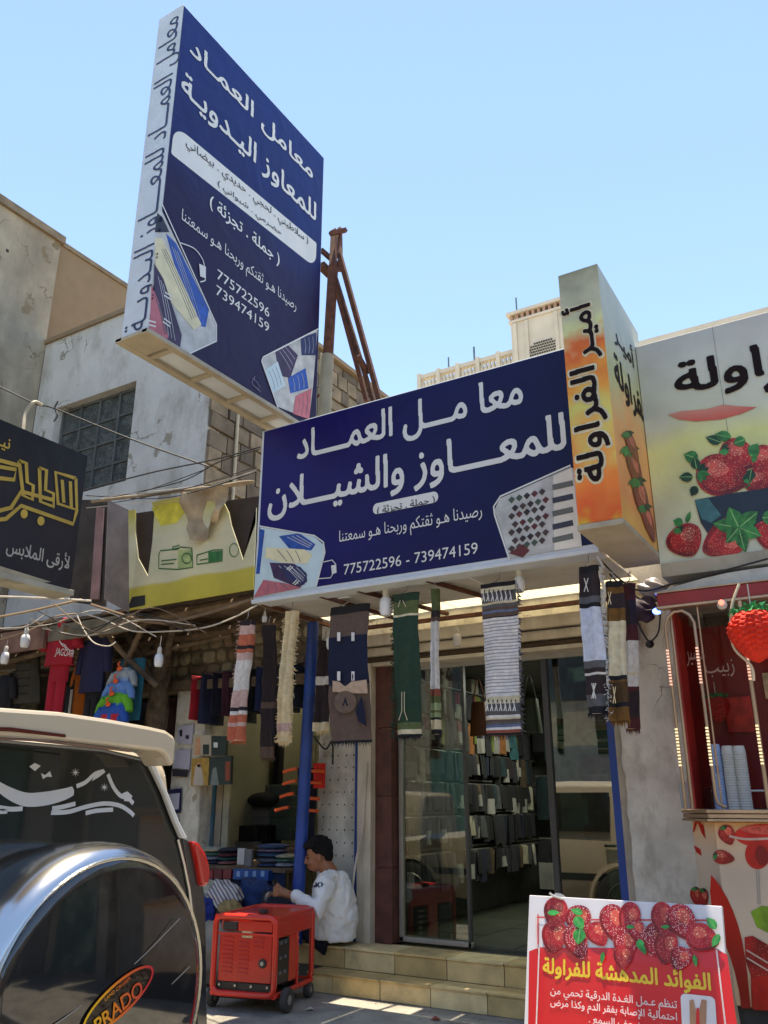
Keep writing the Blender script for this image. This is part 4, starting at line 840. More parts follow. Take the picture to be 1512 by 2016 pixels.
# ---- hanging shawls
fab = lambda n, c, v=.15, s=30: M('fabric_'+n, c, .9, var=v, scale=s, bump=.35, bs=220)
def scarf(label, top, bot, wpx, Y, bands, th=.012, wr=.12, fringe=None, frm=None, name='hanging_shawl', hook=True, waves=4, n=64):
    T = at(*top, Y=Y); B = at(*bot, Y=Y); hw = (at(top[0]+wpx/2, top[1], Y=Y)-at(top[0]-wpx/2, top[1], Y=Y)).length/2
    t = thing(name, label, 'shawl', T, 'shawls hung for sale under the signs'); mb = MB(); rnd = random.Random(int(top[0])); ph = rnd.random()*6
    mats = []; mi = []
    rings = []
    for i in range(n+1):
        f = i/n; c = T.lerp(B, f)+Vector((.004*math.sin(f*9+ph), .01*math.sin(f*5+ph), 0)); rings.append((c.x, c.y, c.z, hw*(1+.03*math.sin(f*7+ph)), th*(1+.5*math.sin(f*4+ph)**2)))
    m = 26
    vs = []; 
    for i, (cx, cy, cz, rx, ry) in enumerate(rings):
        for k in range(m):
            a = 2*math.pi*k/m; sx = math.copysign(abs(math.cos(a))**.6, math.cos(a)); u = sx
            vs.append((cx+rx*u, cy+ry*math.sin(a)+(th*wr*6+.007*(i/n))*math.sin(u*waves+ph+i/n*2.2)+.004*math.sin(i/n*30+u*3)+.02*(abs(u)**4)*math.sin(i/n*4+ph), cz))
    fs = []; idx = []
    for i in range(n):
        f = (i+.5)/n; mt = bands[0][1]
        for b in bands:
            if f >= b[0]: mt = b[1]
        if mt not in mats: mats.append(mt)
        for k in range(m): fs.append((i*m+k, i*m+(k+1) % m, (i+1)*m+(k+1) % m, (i+1)*m+k)); idx.append(mats.index(mt))
    fs += [tuple(range(m))[::-1], tuple(n*m+k for k in range(m))]; idx += [0, len(mats)-1]
    mb.v = vs; mb.f = fs; mb.mi = idx; build('cloth', mb, mats, t, smooth=60)
    if fringe:
        fb = MB()
        for sgn in fringe:
            for i in range(110):
                f = rnd.random(); c = T.lerp(B, f); a = Vector((c.x+sgn*hw*.95, c.y, c.z)); b_ = a+Vector((sgn*rnd.uniform(.012, .035), rnd.uniform(-.03, .01), rnd.uniform(-.03, .006)))
                d = Vector((0, 0, 1)); q = .005
                fb.add([a+d*q, a-d*q, b_-d*q*.6, b_+d*q*.6, a+Vector((0, -.006, 0)), b_+Vector((0, -.005, 0))], [(0, 1, 2, 3), (0, 3, 5, 4), (1, 4, 5, 2)])
        o = build('fringe', fb, frm or mats[0], t); o['kind'] = 'stuff'
    tb_ = MB()
    for i in range(26):
        x = B.x+(-1+2*i/25)*hw*.96; l_ = rnd.uniform(.02, .045); tb_.add([(x-.003, B.y, B.z+.004), (x+.003, B.y, B.z+.004), (x+.002+rnd.uniform(-.006, .006), B.y-.004, B.z-l_), (x+.003, B.y+.006, B.z)], [(0, 1, 2), (1, 3, 2), (3, 0, 2)])
    build('tassels', tb_, bands[-1][1], t)['kind'] = 'stuff'
    if hook: build('hanger_hook', MB().tube([T+Vector((-hw*.5, 0, -.0)), T+Vector((0, 0, .03)), T+Vector((0, 0, .07)), T+Vector((.012, 0, .085))], .004, 5), M('wire_steel', (.3, .3, .3), .4, metal=.8), t)
    t['hw'] = hw; return t, T, B, hw
def deco(t, Y, lines, m, wd=.006, nm='woven_pattern'):
    pl = PY(Y); return stroke(nm, pl, lines, wd, m, t, .0, k=0)
W_, O_, CR, PK = fab('white', (.62, .6, .57)), fab('orange', '#b8644a'), fab('cream', '#d8c49c'), fab('pink', '#c4a49c')
BRN, DBR, NAV, GRN, DGR, OLV = fab('brown', '#5b4a42'), fab('dark_brown', '#2c2226'), fab('navy', '#0b1430'), fab('green', '#1f3a2c'), fab('deep_green', '#223d2a'), fab('olive', '#56603a')
GRY, LIL, BLU, RST, BLK, KHK, BUR = fab('grey', '#58585c'), fab('lilac', '#dad6d4'), fab('blue', '#5d6c8c'), fab('rust', '#8c4a38'), fab('black', '#15151b'), fab('khaki', '#cfc3a4'), fab('burgundy', '#4c2024')
scarf('pale pink shawl with orange ends and side fringe, leftmost under the navy sign corner', (488, 1222), (470, 1458), 26, 5.2, [(0, DBR), (.05, PK), (.12, O_), (.22, DBR), (.25, O_), (.28, PK), (.34, W_), (.6, PK), (.74, DBR), (.77, W_), (.80, O_), (.86, PK), (.89, O_)], .03, fringe=(-1,), frm=PK)
scarf('dark brown shawl with white flecks, left of the cream twisted one', (530, 1232), (528, 1492), 26, 5.6, [(0, DBR), (.6, BRN), (.64, DBR), (.92, BRN)], .025)
scarf('cream twisted shawl with tasselled edge beside the blue post', (575, 1204), (559, 1462), 20, 5.1, [(0, CR), (.86, PK), (.92, CR)], .028, fringe=(-1, 1), frm=CR)
t, T, B, hw = scarf('wide navy and brown shawl with woven figures, right of the blue post', (687, 1192), (690, 1462), 74, 5.15, [(0, BLK), (.06, BRN), (.23, NAV), (.54, NAV), (.60, BRN), (.98, BLK)], .012)
for px in ([(664, 1245), (664, 1262), (670, 1262), (670, 1245)], [(692, 1245), (692, 1262), (698, 1262), (698, 1245)], [(664, 1322), (664, 1340), (670, 1340), (670, 1322)], [(692, 1322), (692, 1340), (698, 1340), (698, 1322)]): poly('woven_figure', PY(5.11), px, LIL, t, 0, th=.002)
poly('woven_figure', PY(5.11), [(655, 1340), (668, 1342), (680, 1352), (692, 1342), (722, 1338), (724, 1365), (700, 1365), (655, 1362)], fab('tan', '#b59a84'), t, 0, th=.002)
poly('woven_figure', PY(5.11), ellp((680, 1382), 22, 22), fab('brown2', '#6a574a'), t, 0, th=.003)
poly('woven_figure', PY(5.108), [(674, 1390), (680, 1372), (686, 1390), (682, 1390), (680, 1382), (677, 1390)], NAV, t, 0, th=.002)
poly('woven_figure', PY(5.11), [(700, 1400), (712, 1370), (718, 1400), (722, 1430), (706, 1420)], NAV, t, 0, th=.003)
t, T, B, hw = scarf('dark green shawl with thin white lines, left of the door', (802, 1168), (802, 1450), 48, 5.12, [(0, GRN), (.07, OLV), (.15, KHK), (.17, GRN), (.82, DGR), (.91, OLV), (.955, KHK), (.985, BLK)], .014, fringe=(-1,), frm=GRN)
deco(t, 5.08, [[(791, 1362), (791, 1400), (785, 1418)], [(796, 1362), (796, 1400), (802, 1418)], [(788, 1182), (784, 1195)], [(793, 1182), (799, 1195)]], KHK, .005)
scarf('narrow white shawl with brown and green banded ends, hung edge-on before the door', (856, 1160), (862, 1446), 13, 5.12, [(0, OLV), (.16, DBR), (.2, BRN), (.24, W_), (.7, RST), (.75, OLV), (.79, fab('sage', '#8a9a70')), (.84, OLV), (.86, fab('sage', '#8a9a70')), (.89, BLK), (.91, KHK), (.97, BLK)], .022)
st = ramp_mat('pinstripe', [(0, '#c0c0d2'), (1, '#c0c0d2')], 0, 1)
LL = []
for i in range(24): LL += [(.24+i*.0215, LIL), (.24+i*.0215+.0145, fab('stripe_line', '#9a979e'))]
t, T, B, hw = scarf('wide white pinstriped shawl with figured bands at both ends, middle of the doorway', (984, 1148), (990, 1448), 70, 5.12, [(0, BLK), (.03, KHK), (.06, GRY), (.13, KHK), (.145, GRY), (.17, BRN), (.19, BLU), (.205, BRN), (.23, BLK)]+LL[:-1]+[(.755, KHK), (.80, GRY), (.875, LIL), (.89, KHK), (.90, BRN), (.92, GRY), (.935, BLU), (.95, LIL), (.965, RST), (.985, BLK)], .012, fringe=(1,), frm=GRY, n=260)
ff = []
for y0, x0 in ((1160, 950), (1376, 958)):
    for i in range(7):
        x = x0+i*9; ff.append([(x, y0+4), (x+2, y0+14), (x-1, y0+24)]); ff.append([(x+2, y0+12), (x+4, y0+24)])
deco(t, 5.08, ff, W_, .007); deco(t, 5.081, [[(x+4+i*9, y0+1), (x+4+i*9, y0+7)] for y0, x in ((1160, 950), (1376, 958)) for i in range(7)], BLK, .008)
t, T, B, hw = scarf('white shawl with dark figured ends hung at the right corner of the navy sign', (1160, 1115), (1178, 1405), 40, 4.95, [(0, BLK), (.04, DBR), (.22, GRY), (.27, BLK), (.30, fab('blue_white', '#bfc6d6')), (.66, GRY), (.71, DBR), (.74, W_), (.75, DBR), (.88, GRY), (.95, BLK)], .02, fringe=(1,), frm=W_)
deco(t, 4.9, [[(1150, 1138), (1158, 1165)], [(1158, 1138), (1150, 1165)], [(1165, 1345), (1173, 1375)], [(1173, 1345), (1165, 1375)], [(1169, 1345), (1169, 1375)]], W_, .006)
t, T, B, hw = scarf('khaki shawl with gold-brown figured ends, right of the white one at the corner', (1208, 1145), (1222, 1420), 36, 4.98, [(0, BLK), (.05, fab('gold_brown', '#6e4b1e')), (.1, DBR), (.2, fab('gold_brown', '#6e4b1e')), (.29, KHK), (.69, BLK), (.72, fab('gold_brown', '#6e4b1e')), (.74, fab('gb2', '#4c3418')), (.88, BLK), (.90, fab('gold_brown', '#6e4b1e'))], .02, fringe=(-1,), frm=W_)
deco(t, 4.93, [[(1197, 1165), (1203, 1190)], [(1203, 1165), (1197, 1190)], [(1207, 1352), (1212, 1385)], [(1212, 1352), (1207, 1385)]], CR, .005)
scarf('white and burgundy shawl half behind the khaki one against the pier', (1240, 1150), (1246, 1435), 26, 5.35, [(0, BUR), (.12, DBR), (.3, BUR), (.4, W_), (.62, KHK), (.64, W_), (.72, BUR), (.75, DBR), (.92, BUR)], .02)
scarf('folded grey-brown shawl hung right behind the blue post', (640, 1262), (636, 1440), 26, 5.75, [(0, DBR), (.4, W_), (.5, DBR), (.9, KHK)], .03)

# ---- clothes of the left stalls
def shirt(mb, c, w_, h, d=.05, sl=.5, mi=0, seed=0, arm=True):
    c = Vector(c); mb.loft([(c.x, c.y, c.z-f*h, w_*(.32+.18*min(1, f*6)) if f < .12 else w_*(.5+.05*f), d*(.5 if f < .1 else 1)) for f in (0, .03, .08, .14, .3, .5, .75, .97, 1)], wr=.08, fr=5, seed=seed, mi=mi)
    if arm:
        for s in (-1, 1):
            a = c+Vector((s*w_*.45, 0, -.05)); b = c+Vector((s*w_*.72, -.01, -h*sl)); mb.tube([a, a.lerp(b, .5)+Vector((s*.015, 0, 0)), b], [w_*.17, w_*.15, w_*.13], 10, mi)
    return mb
def trousers(mb, c, w_, h, mi=0, seed=0):
    c = Vector(c); mb.loft([(c.x, c.y, c.z-f*h, w_*.5, .045) for f in (0, .1, .3)], seed=seed, mi=mi)
    for s in (-1, 1): mb.loft([(c.x+s*w_*.24, c.y, c.z-f*h, w_*.25*(1-.15*f), .045) for f in (.27, .45, .7, 1)], n=12, seed=seed+1, mi=mi)
    return mb
hangm = M('orange_hanger', '#d9561f', .45, var=.1)
def hanger(t, c, w_, m=hangm, name='hanger'):
    c = Vector(c); return build(name, MB().tube([c+Vector((-w_/2, 0, -.06)), c+Vector((0, 0, 0)), c+Vector((w_/2, 0, -.06)), c+Vector((-w_/2, 0, -.06))], .007, 6), m, t)
YC = 5.45
redm, red2 = fab('crimson', '#a3142c', .12, 5), fab('black_cloth', '#16161a', .2)
P_ = at(128, 1222, Y=YC); t = thing('red_outfit', 'crimson hooded top and trousers with white animal logo on a hanger', 'clothes', P_)
build('top', shirt(MB(), P_+Vector((0, 0, -.02)), .37, .43, .07, .62, seed=4), redm, t, smooth=60)
build('hood', MB().ell(P_+Vector((.03, -.03, -.06)), (.075, .055, .085)), redm, t, smooth=True)
build('hood_lining', MB().ell(P_+Vector((-.06, -.02, -.04)), (.055, .05, .07)), red2, t, smooth=True)
build('trousers', trousers(MB(), P_+Vector((-.01, .01, -.43)), .25, .6, seed=2), redm, t, smooth=60)
hanger(t, P_+Vector((0, 0, .03)), .34)
cp = PY(YC-.075)
put_text('logo_lettering', 'JAGUAR', cp, (108, 1290), (145, 1295), (110, 1280), (140, 1294), white, t, 0, .01, ar=False, ang=R(-10))
stroke('animal_logo', cp, [[(116, 1259), (120, 1266), (128, 1270), (134, 1278), (143, 1282)], [(118, 1262), (122, 1270), (128, 1274), (132, 1281)]], .008, white, t, 0)
P_ = at(195, 1235, Y=YC+.1); t = thing('navy_outfit', 'navy top with trousers on an orange hanger, right of the crimson outfit', 'clothes', P_)
build('top', shirt(MB(), P_+Vector((0, 0, -.02)), .29, .62, .07, .7, seed=8), fab('navy_cloth', '#191a3c', .15, 5), t, smooth=60)
build('trousers', trousers(MB(), P_+Vector((0.01, .02, -.55)), .2, .5, seed=3), red2, t, smooth=60); hanger(t, P_+Vector((0.02, 0, .03)), .26)
build('collar_tag', MB().ell(P_+Vector((.05, -.06, -.02)), (.03, .02, .03)), hangm, t, smooth=True)
P_ = at(62, 1262, Y=YC+.2); t = thing('brown_coat', 'dull olive-brown quilted coat, left of the crimson outfit', 'clothes', P_)
build('coat_body', MB().loft([(P_.x-.0, P_.y, P_.z-f*.66, .10+.16*f**.8, .07) for f in [i/10 for i in range(11)]], wr=.03, fr=3), fab('olive_brown', '#39352b', .2, 12), t, smooth=60)
for k in range(6): build('quilt_seam', MB().tube([(P_.x-(.11+.16*(k*.09+.2))*1.0+.02, P_.y-.065, P_.z-.16-k*.08), (P_.x+(.11+.16*(k*.09+.2))*.8, P_.y-.075, P_.z-.17-k*.08)], .006, 5), fab('seam', '#242119'), t)
P_ = at(12, 1330, Y=YC+.1); t = thing('black_coat', 'black garment hanging at the very left edge behind the bulb', 'clothes', P_)
build('coat_body', shirt(MB(), P_, .26, .5, .07), red2, t, smooth=60)
for kx, ky, col, lab in ((168, 1300, '#b0601c', 'orange-brown child garment behind the crimson outfit'), (150, 1340, '#1b1b20', 'black track trousers with white side stripes behind the crimson outfit'), (232, 1340, '#101218', 'black garment hanging behind the turquoise children\'s clothes')):
    P_ = at(kx, ky, Y=YC+.35); t = thing('hanging_clothes', lab, 'clothes', P_); build('body', shirt(MB(), P_, .2, .6, .05, seed=kx), fab('c%d' % kx, col), t, smooth=60)
    if kx == 150: build('side_stripe', MB().box(P_.x+.02, P_.x+.028, P_.y-.07, P_.y-.062, P_.z-.6, P_.z-.1), white, t); build('side_stripe', MB().box(P_.x+.04, P_.x+.048, P_.y-.07, P_.y-.062, P_.z-.6, P_.z-.1), white, t)
# children's outfits
P_ = at(254, 1296, Y=5.6); t = thing('turquoise_towel', 'turquoise cloth hung behind the bright children\'s shirts', 'cloth', P_)
build('cloth', MB().loft([(P_.x, P_.y+.05, P_.z-f*.58, .165, .02) for f in (0, .2, .5, .8, 1)], wr=.05), fab('teal', '#0f5c73', .15, 6), t, smooth=60)
for k, (dy, c1, c2, lab, w_) in enumerate(((0, '#8f979c', '#5f8fc4', 'grey child shirt, topmost of the bright stack of children\'s shirts', .25), (.12, '#5b86c0', '#4a78b8', 'light blue child shirt, second in the bright stack', .27), (.24, '#5aa52a', '#2e6cae', 'lime green child shirt, third in the bright stack', .30), (.34, '#1d4fa0', '#b02030', 'blue child shirt, lowest in the bright stack', .29))):
    Q_ = P_+Vector((.0, -.05-.03*k, -.10-dy)); tt = thing('child_shirt', lab, 'clothes', Q_, 'bright children\'s shirts on orange hangers')
    build('body', shirt(MB(), Q_, w_*.95, .24, .05, .75, seed=k), fab('kid%d' % k, c1, .15, 8), tt, smooth=60)
    build('hem', MB().loft([(Q_.x, Q_.y-.012, Q_.z-.10-f*.12, w_*.44, .04) for f in (0, 1)]), fab('kidb%d' % k, c2, .15, 8), tt, smooth=60)
    build('hanger_hook', MB().tube(spline([Q_+Vector((0, -.05, -.02)), Q_+Vector((.012, -.07, .01)), Q_+Vector((-.006, -.07, .03)), Q_+Vector((.01, -.06, .05))], 4), .008, 6), hangm, tt, smooth=True)
    build('hanger', MB().ell(Q_+Vector((0, -.055, -.01)), (.034, .012, .024)), hangm, tt, smooth=True)
# right-hand group on the rail of the stall
rail = solo('clothes_rail', MB().tube([at(395, 1328, Y=6.3), at(618, 1300, Y=6.3)], .012), M('rail_steel', (.2, .2, .2), .5, metal=.7), 'thin steel rail across the opening of the clothes stall', 'rail')
cl = [('#a81828', 'red'), ('#141b38', 'navy'), ('#15152a', 'dark indigo'), ('#3a1524', 'maroon'), ('#1c2a2e', 'slate'), ('#16161a', 'black'), ('#1d2c56', 'blue'), ('#0f1424', 'midnight'), ('#23202a', 'charcoal'), ('#101a30', 'deep navy')]
for i, (hexc, nm) in enumerate(cl):
    x = 402+i*21; P_ = at(x, 1334-i*2.6, Y=6.28); t = thing('rail_garment', '%s garment on the rail of the clothes stall, number %d from the left' % (nm, i+1) if False else '%s garment, %s on the rail of the clothes stall' % (nm, ['leftmost', 'second from left', 'third from left', 'fourth from left', 'fifth from left', 'sixth from left', 'fourth from right', 'third from right', 'second from right', 'rightmost'][i]), 'clothes', P_, 'clothes on the stall rail')
    build('body', MB().loft([(P_.x, P_.y, P_.z-f*(.42+.05*math.sin(i*2)), .05 if f else .03, .16) for f in (0, .05, .3, .7, 1)], wr=.14, fr=3, seed=i), fab('rg%d' % i, hexc, .25, 9), t, smooth=60)
    if i in (5, 8): build('side_stripe', MB().box(P_.x-.03, P_.x+.0, P_.y-.185, P_.y-.175, P_.z-.36, P_.z-.348), white, t)
# posters on the jamb
def poster(px, Y, face, label, draw=(), th=.006, cat='poster'):
    pl = PY(Y); t = thing('small_poster', label, cat, pl.p(px[-1])); poly('card', pl, px, face, t, 0, th=th)
    for d, m in draw: poly('print', pl, d, m, t, th+.002)
    return t
pw = M('poster_white', '#b9b9cc', .5, var=.06); pn_ = M('poster_navy', '#1a1c4c', .5); pg = M('poster_green_dark', '#24342f', .5, var=.3); po = M('poster_ochre', '#a0803c', .5, var=.3, scale=20); skinp = M('print_skin', '#b98a68', .5, var=.2)
JY = 6.23
poster([(352, 1432), (382, 1425), (378, 1466), (348, 1462)], JY, pw, 'white phone advert card at the top of the plaster jamb', [([(354, 1438), (360, 1436), (360, 1450), (355, 1450)], ink), ([(366, 1448), (373, 1447), (373, 1455), (367, 1455)], ink)])
poster([(345, 1478), (376, 1475), (373, 1515), (341, 1512)], JY, pw, 'white phone advert card with black foot, second on the plaster jamb', [([(340, 1514), (372, 1517), (370, 1530), (340, 1528)], ink)])
poster([(324, 1556), (358, 1552), (356, 1600), (324, 1604)], JY, pn_, 'blue-framed advert card beside the car roof on the jamb', [([(328, 1564), (355, 1561), (353, 1593), (328, 1596)], pw), ([(331, 1572), (336, 1572), (336, 1582), (331, 1582)], ink)])
poster([(330, 1606), (352, 1604), (351, 1650), (334, 1650)], JY, pw, 'white advert card lowest on the jamb above the tail light')
for lab, px, m, d in (('underwear box poster with pale model, upper left of four by the stall opening', [(384, 1446), (420, 1448), (420, 1488), (384, 1486)], M('box_cream', '#a9a08c', .5), [([(391, 1452), (399, 1452), (399, 1486), (388, 1486)], skinp), ([(404, 1466), (416, 1466), (416, 1486), (404, 1486)], pg)]),
                      ('dark boxed garment with small white tag, upper right of four by the stall opening', [(421, 1449), (450, 1450), (448, 1488), (421, 1488)], pg, [([(425, 1462), (433, 1462), (433, 1472), (425, 1472)], white)]),
                      ('ochre underwear box with model in white, lower left of four', [(382, 1494), (416, 1492), (414, 1546), (380, 1548)], po, [([(390, 1508), (398, 1504), (402, 1516), (406, 1546), (384, 1546), (388, 1520)], M('print_white', '#b5aaa0', .5)), (ellp((396, 1506), 4, 5, n=10), skinp)]),
                      ('dark green underwear box, lower right of four by the stall opening', [(417, 1492), (460, 1488), (458, 1544), (415, 1546)], pg, [([(423, 1514), (430, 1510), (436, 1546), (418, 1546)], M('print_grey', '#6b7472', .5)), ([(448, 1500), (458, 1499), (457, 1536), (448, 1538)], RST)])):
    poster(px, 6.18, m, lab, d, th=.03, cat='box')
# striped door leaves of the stall
for k, (x0, x1, c) in enumerate(((396, 408, '#8e8674'), (409, 420, '#2c6680'), (424, 436, '#8a7f6c'), (438, 450, '#9b9a84'))):
    a = at(x0, 1600, Y=6.42).x; b = at(x1, 1600, Y=6.42).x; build('folded_shutter_leaf', MB().box(a, b, 6.42, 6.45, .265, 1.75), M('leaf%d' % k, c, .7, dirt=.6, dirtc=(.12, .12, .12)), stl, bevel=.002)
# stacked boxes, shelf and table
def bx(name, label, px, Y, d, m, cat='box', grp=None, rz=0):   # px: l, r, t, b
    l, r_, tt_, b_ = px; A_ = at(l, b_, Y=Y); B_ = at(r_, b_, Y=Y); z1 = at((l+r_)/2, tt_, Y=Y).z
    o = build(name, MB().box(A_.x, B_.x, Y, Y+d, A_.z, z1), m, bevel=.003); return tag(o, label, cat, grp)
crd, crb, crg = M('card_grey', '#6d6d70', .7), M('card_black', '#17171b', .5), M('card_green', '#3a4a45', .7)
tbl = thing('goods_table', 'low cloth-covered goods table at the front of the clothes stall', 'table', (-5.3, 6.2, .262))
ta, tbx = at(384, 1728, Y=6.2).x, at(568, 1728, Y=6.2).x; tz = at(470, 1706, Y=6.2).z
build('table_top', MB().box(ta, tbx, 6.15, 7.0, tz-.03, tz), wood, tbl)
build('hanging_cover', MB().box(ta+.02, tbx-.02, 6.17, 6.19, .3, tz-.03), fab('denim_cover', '#1a2c50', .3, 6), tbl)
for x in (ta+.04, tbx-.04): build('leg', MB().bar((x, 6.3, .262), (x, 6.3, tz-.03), .02), wood, tbl)
rnd = random.Random(21)
fc = ['#39425c', '#5f6474', '#23283c', '#8a8fa0', '#2a4a66', '#8f5f66', '#4a7a6a', '#7b6a86', '#1d5a5a', '#9c9c8c', '#30486c', '#6a2c3c']
for k, (l, r_, b_, n) in enumerate(((388, 425, 1706, 4), (427, 458, 1706, 4), (500, 552, 1706, 5), (540, 575, 1706, 3))):
    A_ = at(l, b_, Y=6.3); wd = at(r_, b_, Y=6.3).x-A_.x; z = tz
    for j in range(n):
        h = rnd.uniform(.028, .045); c = fc[(k*5+j*3) % 12]; mb = MB(); mb.ell((A_.x+wd/2, 6.38, z+h/2), (wd/2*rnd.uniform(.95, 1.08), .15, h/2*1.25), 20, 7)
        solo('folded_clothes', mb, fab('fold%d' % ((k*5+j*3) % 12), c, .35, 25), '%s folded garment in pile %s on the goods table' % (['lowest', 'second', 'third', 'fourth', 'topmost'][j if j < n-1 else 4], ['at the left end', 'left of the white card', 'below the dark boxes', 'nearest the blue post'][k]), 'clothes', 'folded clothes on the goods table', smooth=True); z += h
bx('price_card', 'white printed card box standing among the folded clothes', (466, 480, 1670, 1702), 6.16, .03, M('card_white', '#a9a9a9', .6))
bx('price_card', 'grey rounded card box beside the white one on the table', (482, 494, 1672, 1706), 6.16, .03, crd)
bx('blue_box', 'long blue box printed with white squares at the table front', (458, 528, 1712, 1731), 6.10, .16, M('box_blue', '#134a8c', .5, var=.3, scale=12))
for i in range(4): bx('print_card', 'white square card %s on the blue box front' % ['leftmost', 'second', 'third', 'rightmost'][i], (465+i*16, 472+i*16, 1715, 1726), 6.094, .005, M('card_pale', '#7fa4d0', .5), cat='card', grp='cards on the blue box')
for i in range(4): bx('small_box', 'maroon small box, %s of the row left of the blue box' % ['first', 'second', 'third', 'fourth'][i], (384+i*18, 400+i*18, 1712, 1730), 6.10, .12, M('box_maroon%d' % (i % 2), ['#5a1626', '#7a2834'][i % 2], .5, var=.3, scale=15), grp='maroon boxes at the table front')
bx('shoe_box', 'black shoe box on the shelf, lower left of the stack', (458, 502, 1626, 1656), 7.2, .3, crb)
bx('shoe_box', 'dark tall box right of the black shoe box', (503, 524, 1626, 1668), 7.25, .25, M('card_dark2', '#0d0e12', .5))
bx('shoe_box', 'grey flat box under the black shoe box', (450, 502, 1657, 1668), 7.15, .3, crd)
for i in range(3): bx('shoe_box', '%s grey shoe box in the tall stack behind the table' % ['lowest', 'middle', 'top'][i], (486, 530, 1624-(i+1)*15, 1624-i*15-1), 7.4, .3, crd, grp='grey shoe boxes')
for i in range(5): bx('shoe_box', 'greenish storage box, %s of five left of the blue post' % ['lowest', 'second', 'third', 'fourth', 'topmost'][i], (530, 572, 1655-(i+1)*22, 1655-i*22-1), 7.4, .3, crg, grp='greenish storage boxes')
bx('display_shelf', 'wooden display shelf carrying the shoe boxes', (440, 578, 1669, 1675), 7.1, .6, wood, cat='shelf')
bx('shelf_board', 'pale board on the stall wall above the black bundle', (520, 562, 1545, 1562), 7.6, .3, M('card_pale2', '#6a6a5c', .6), cat='shelf')
P_ = at(520, 1575, Y=7.4); solo('black_bundle', MB().ell(P_, (.2, .15, .08), 20, 8), fab('bundle', '#17181b', .4, 20), 'black heap of folded cloth on top of the grey shoe boxes', 'cloth', smooth=True)
P_ = at(528, 1420, Y=7.6)
for k, (x, c, lab) in enumerate(((514, '#2c2630', 'dark hanging trousers deep in the stall'), (536, '#4a4a24', 'olive hanging trousers deep in the stall'), (552, '#101218', 'black hanging trousers deep in the stall, nearest the post'))):
    Q_ = at(x, 1400, Y=7.7); solo('hanging_trousers', trousers(MB(), Q_, .13, .95, seed=k), fab('ht%d' % k, c), lab, 'clothes', smooth=60)
# cloth heap and sacks in front
def heap(label, px, Y, r_, m, seed=0, name='cloth_heap'):
    P_ = at(*px, Y=Y); mb = MB(); rnd = random.Random(seed); ph = [rnd.uniform(0, 6) for _ in range(6)]; mb.ell((0, 0, 0), 1, 40, 22)
    vs = []
    for v in mb.v:
        v = Vector(v); q = 1+.09*math.sin(v.x*6+ph[0]+3*v.z)+.07*math.sin(v.y*8+ph[1]+v.x*5)+.06*math.sin(v.z*11+ph[2]+v.x*4)+.03*math.sin(v.x*19+ph[3]+v.z*14); vs.append((P_.x+v.x*r_[0]*q, P_.y+v.y*r_[1]*q, max(.015, P_.z+v.z*r_[2]*q)))
    mb.v = vs; return solo(name, mb, m, label, 'cloth', smooth=70)
def stripe_mat(name, c1, c2, sc, ax=2):
    m = bpy.data.materials.new(name); m.use_nodes = True; nt = m.node_tree; N = nt.nodes; L = nt.links; b = N['Principled BSDF']; b.inputs['Roughness'].default_value = .9
    g = N.new('ShaderNodeNewGeometry'); wv = N.new('ShaderNodeTexWave'); wv.bands_direction = 'DIAGONAL'; wv.inputs['Scale'].default_value = sc; wv.inputs['Distortion'].default_value = 2.5; wv.inputs['Detail Scale'].default_value = .6
    L.new(g.outputs['Position'], wv.inputs['Vector']); mr = N.new('ShaderNodeMapRange'); mr.inputs[1].default_value = .45; mr.inputs[2].default_value = .55; L.new(wv.outputs[0], mr.inputs[0])
    mx = N.new('ShaderNodeMix'); mx.data_type = 'RGBA'; mx.inputs[6].default_value = (*hx(c1), 1); mx.inputs[7].default_value = (*hx(c2), 1); L.new(mr.outputs[0], mx.inputs[0]); L.new(mx.outputs[2], b.inputs['Base Color']); return m
heap('heap of white and violet striped cloth in front of the table', (440, 1768), 5.75, (.17, .14, .13), stripe_mat('striped_cloth', '#c2bfae', '#6e6684', 14), 1)
heap('crumpled white shirt left of the striped heap', (395, 1752), 5.7, (.14, .12, .10), fab('pale_white', '#a5a699', .2, 9), 2)
heap('dark blue patterned cloth hanging below the striped heap', (400, 1808), 5.6, (.10, .1, .16), M('blue_pattern', '#1a2f7a', .9, var=.7, scale=26), 3)
heap('tan jacket lying on the striped heap', (452, 1788), 5.62, (.09, .08, .06), fab('tan_jacket', '#8f7a50', .2, 9), 5)
heap('large beige sack under the cloth heap, left of the generator', (405, 1880), 5.55, (.28, .2, .24), M('beige_sack', (.28, .25, .2), .95, var=.2, scale=5, dirt=.3), 4, 'sack')
heap('blue denim bundle heaped behind the generator', (500, 1770), 6.0, (.19, .13, .16), fab('denim', '#17305a', .3, 8), 8)
# orange clips display by the post
for i, (x, y, lab) in enumerate(((572, 1516, 'top left'), (571, 1540, 'second left'), (566, 1565, 'third left'), (556, 1592, 'bottom left'), (628, 1514, 'top right'), (620, 1537, 'second right'), (616, 1568, 'third right'), (614, 1592, 'bottom right'))):
    A_ = at(x-14, y+4, Y=6.0); B_ = at(x+12, y-3 if x < 600 else y+5, Y=6.0)
    solo('orange_hanger', MB().tube([A_, A_.lerp(B_, .5)+Vector((0, 0, .004)), B_], .014, 8), hangm, 'orange plastic hanger end, %s of the bunch behind the blue post' % lab, 'hanger', 'orange hangers behind the blue post', smooth=True)
P_ = at(598, 1512, Y=6.05); solo('dark_garments_bunch', MB().loft([(P_.x+.02, 6.08, P_.z-f*.62, .09-.03*f, .05) for f in (0, .15, .4, .7, 1)], wr=.15), fab('bunch', '#17182a', .4, 12), 'dark garments bunched on the orange hangers behind the blue post', 'clothes', smooth=60)
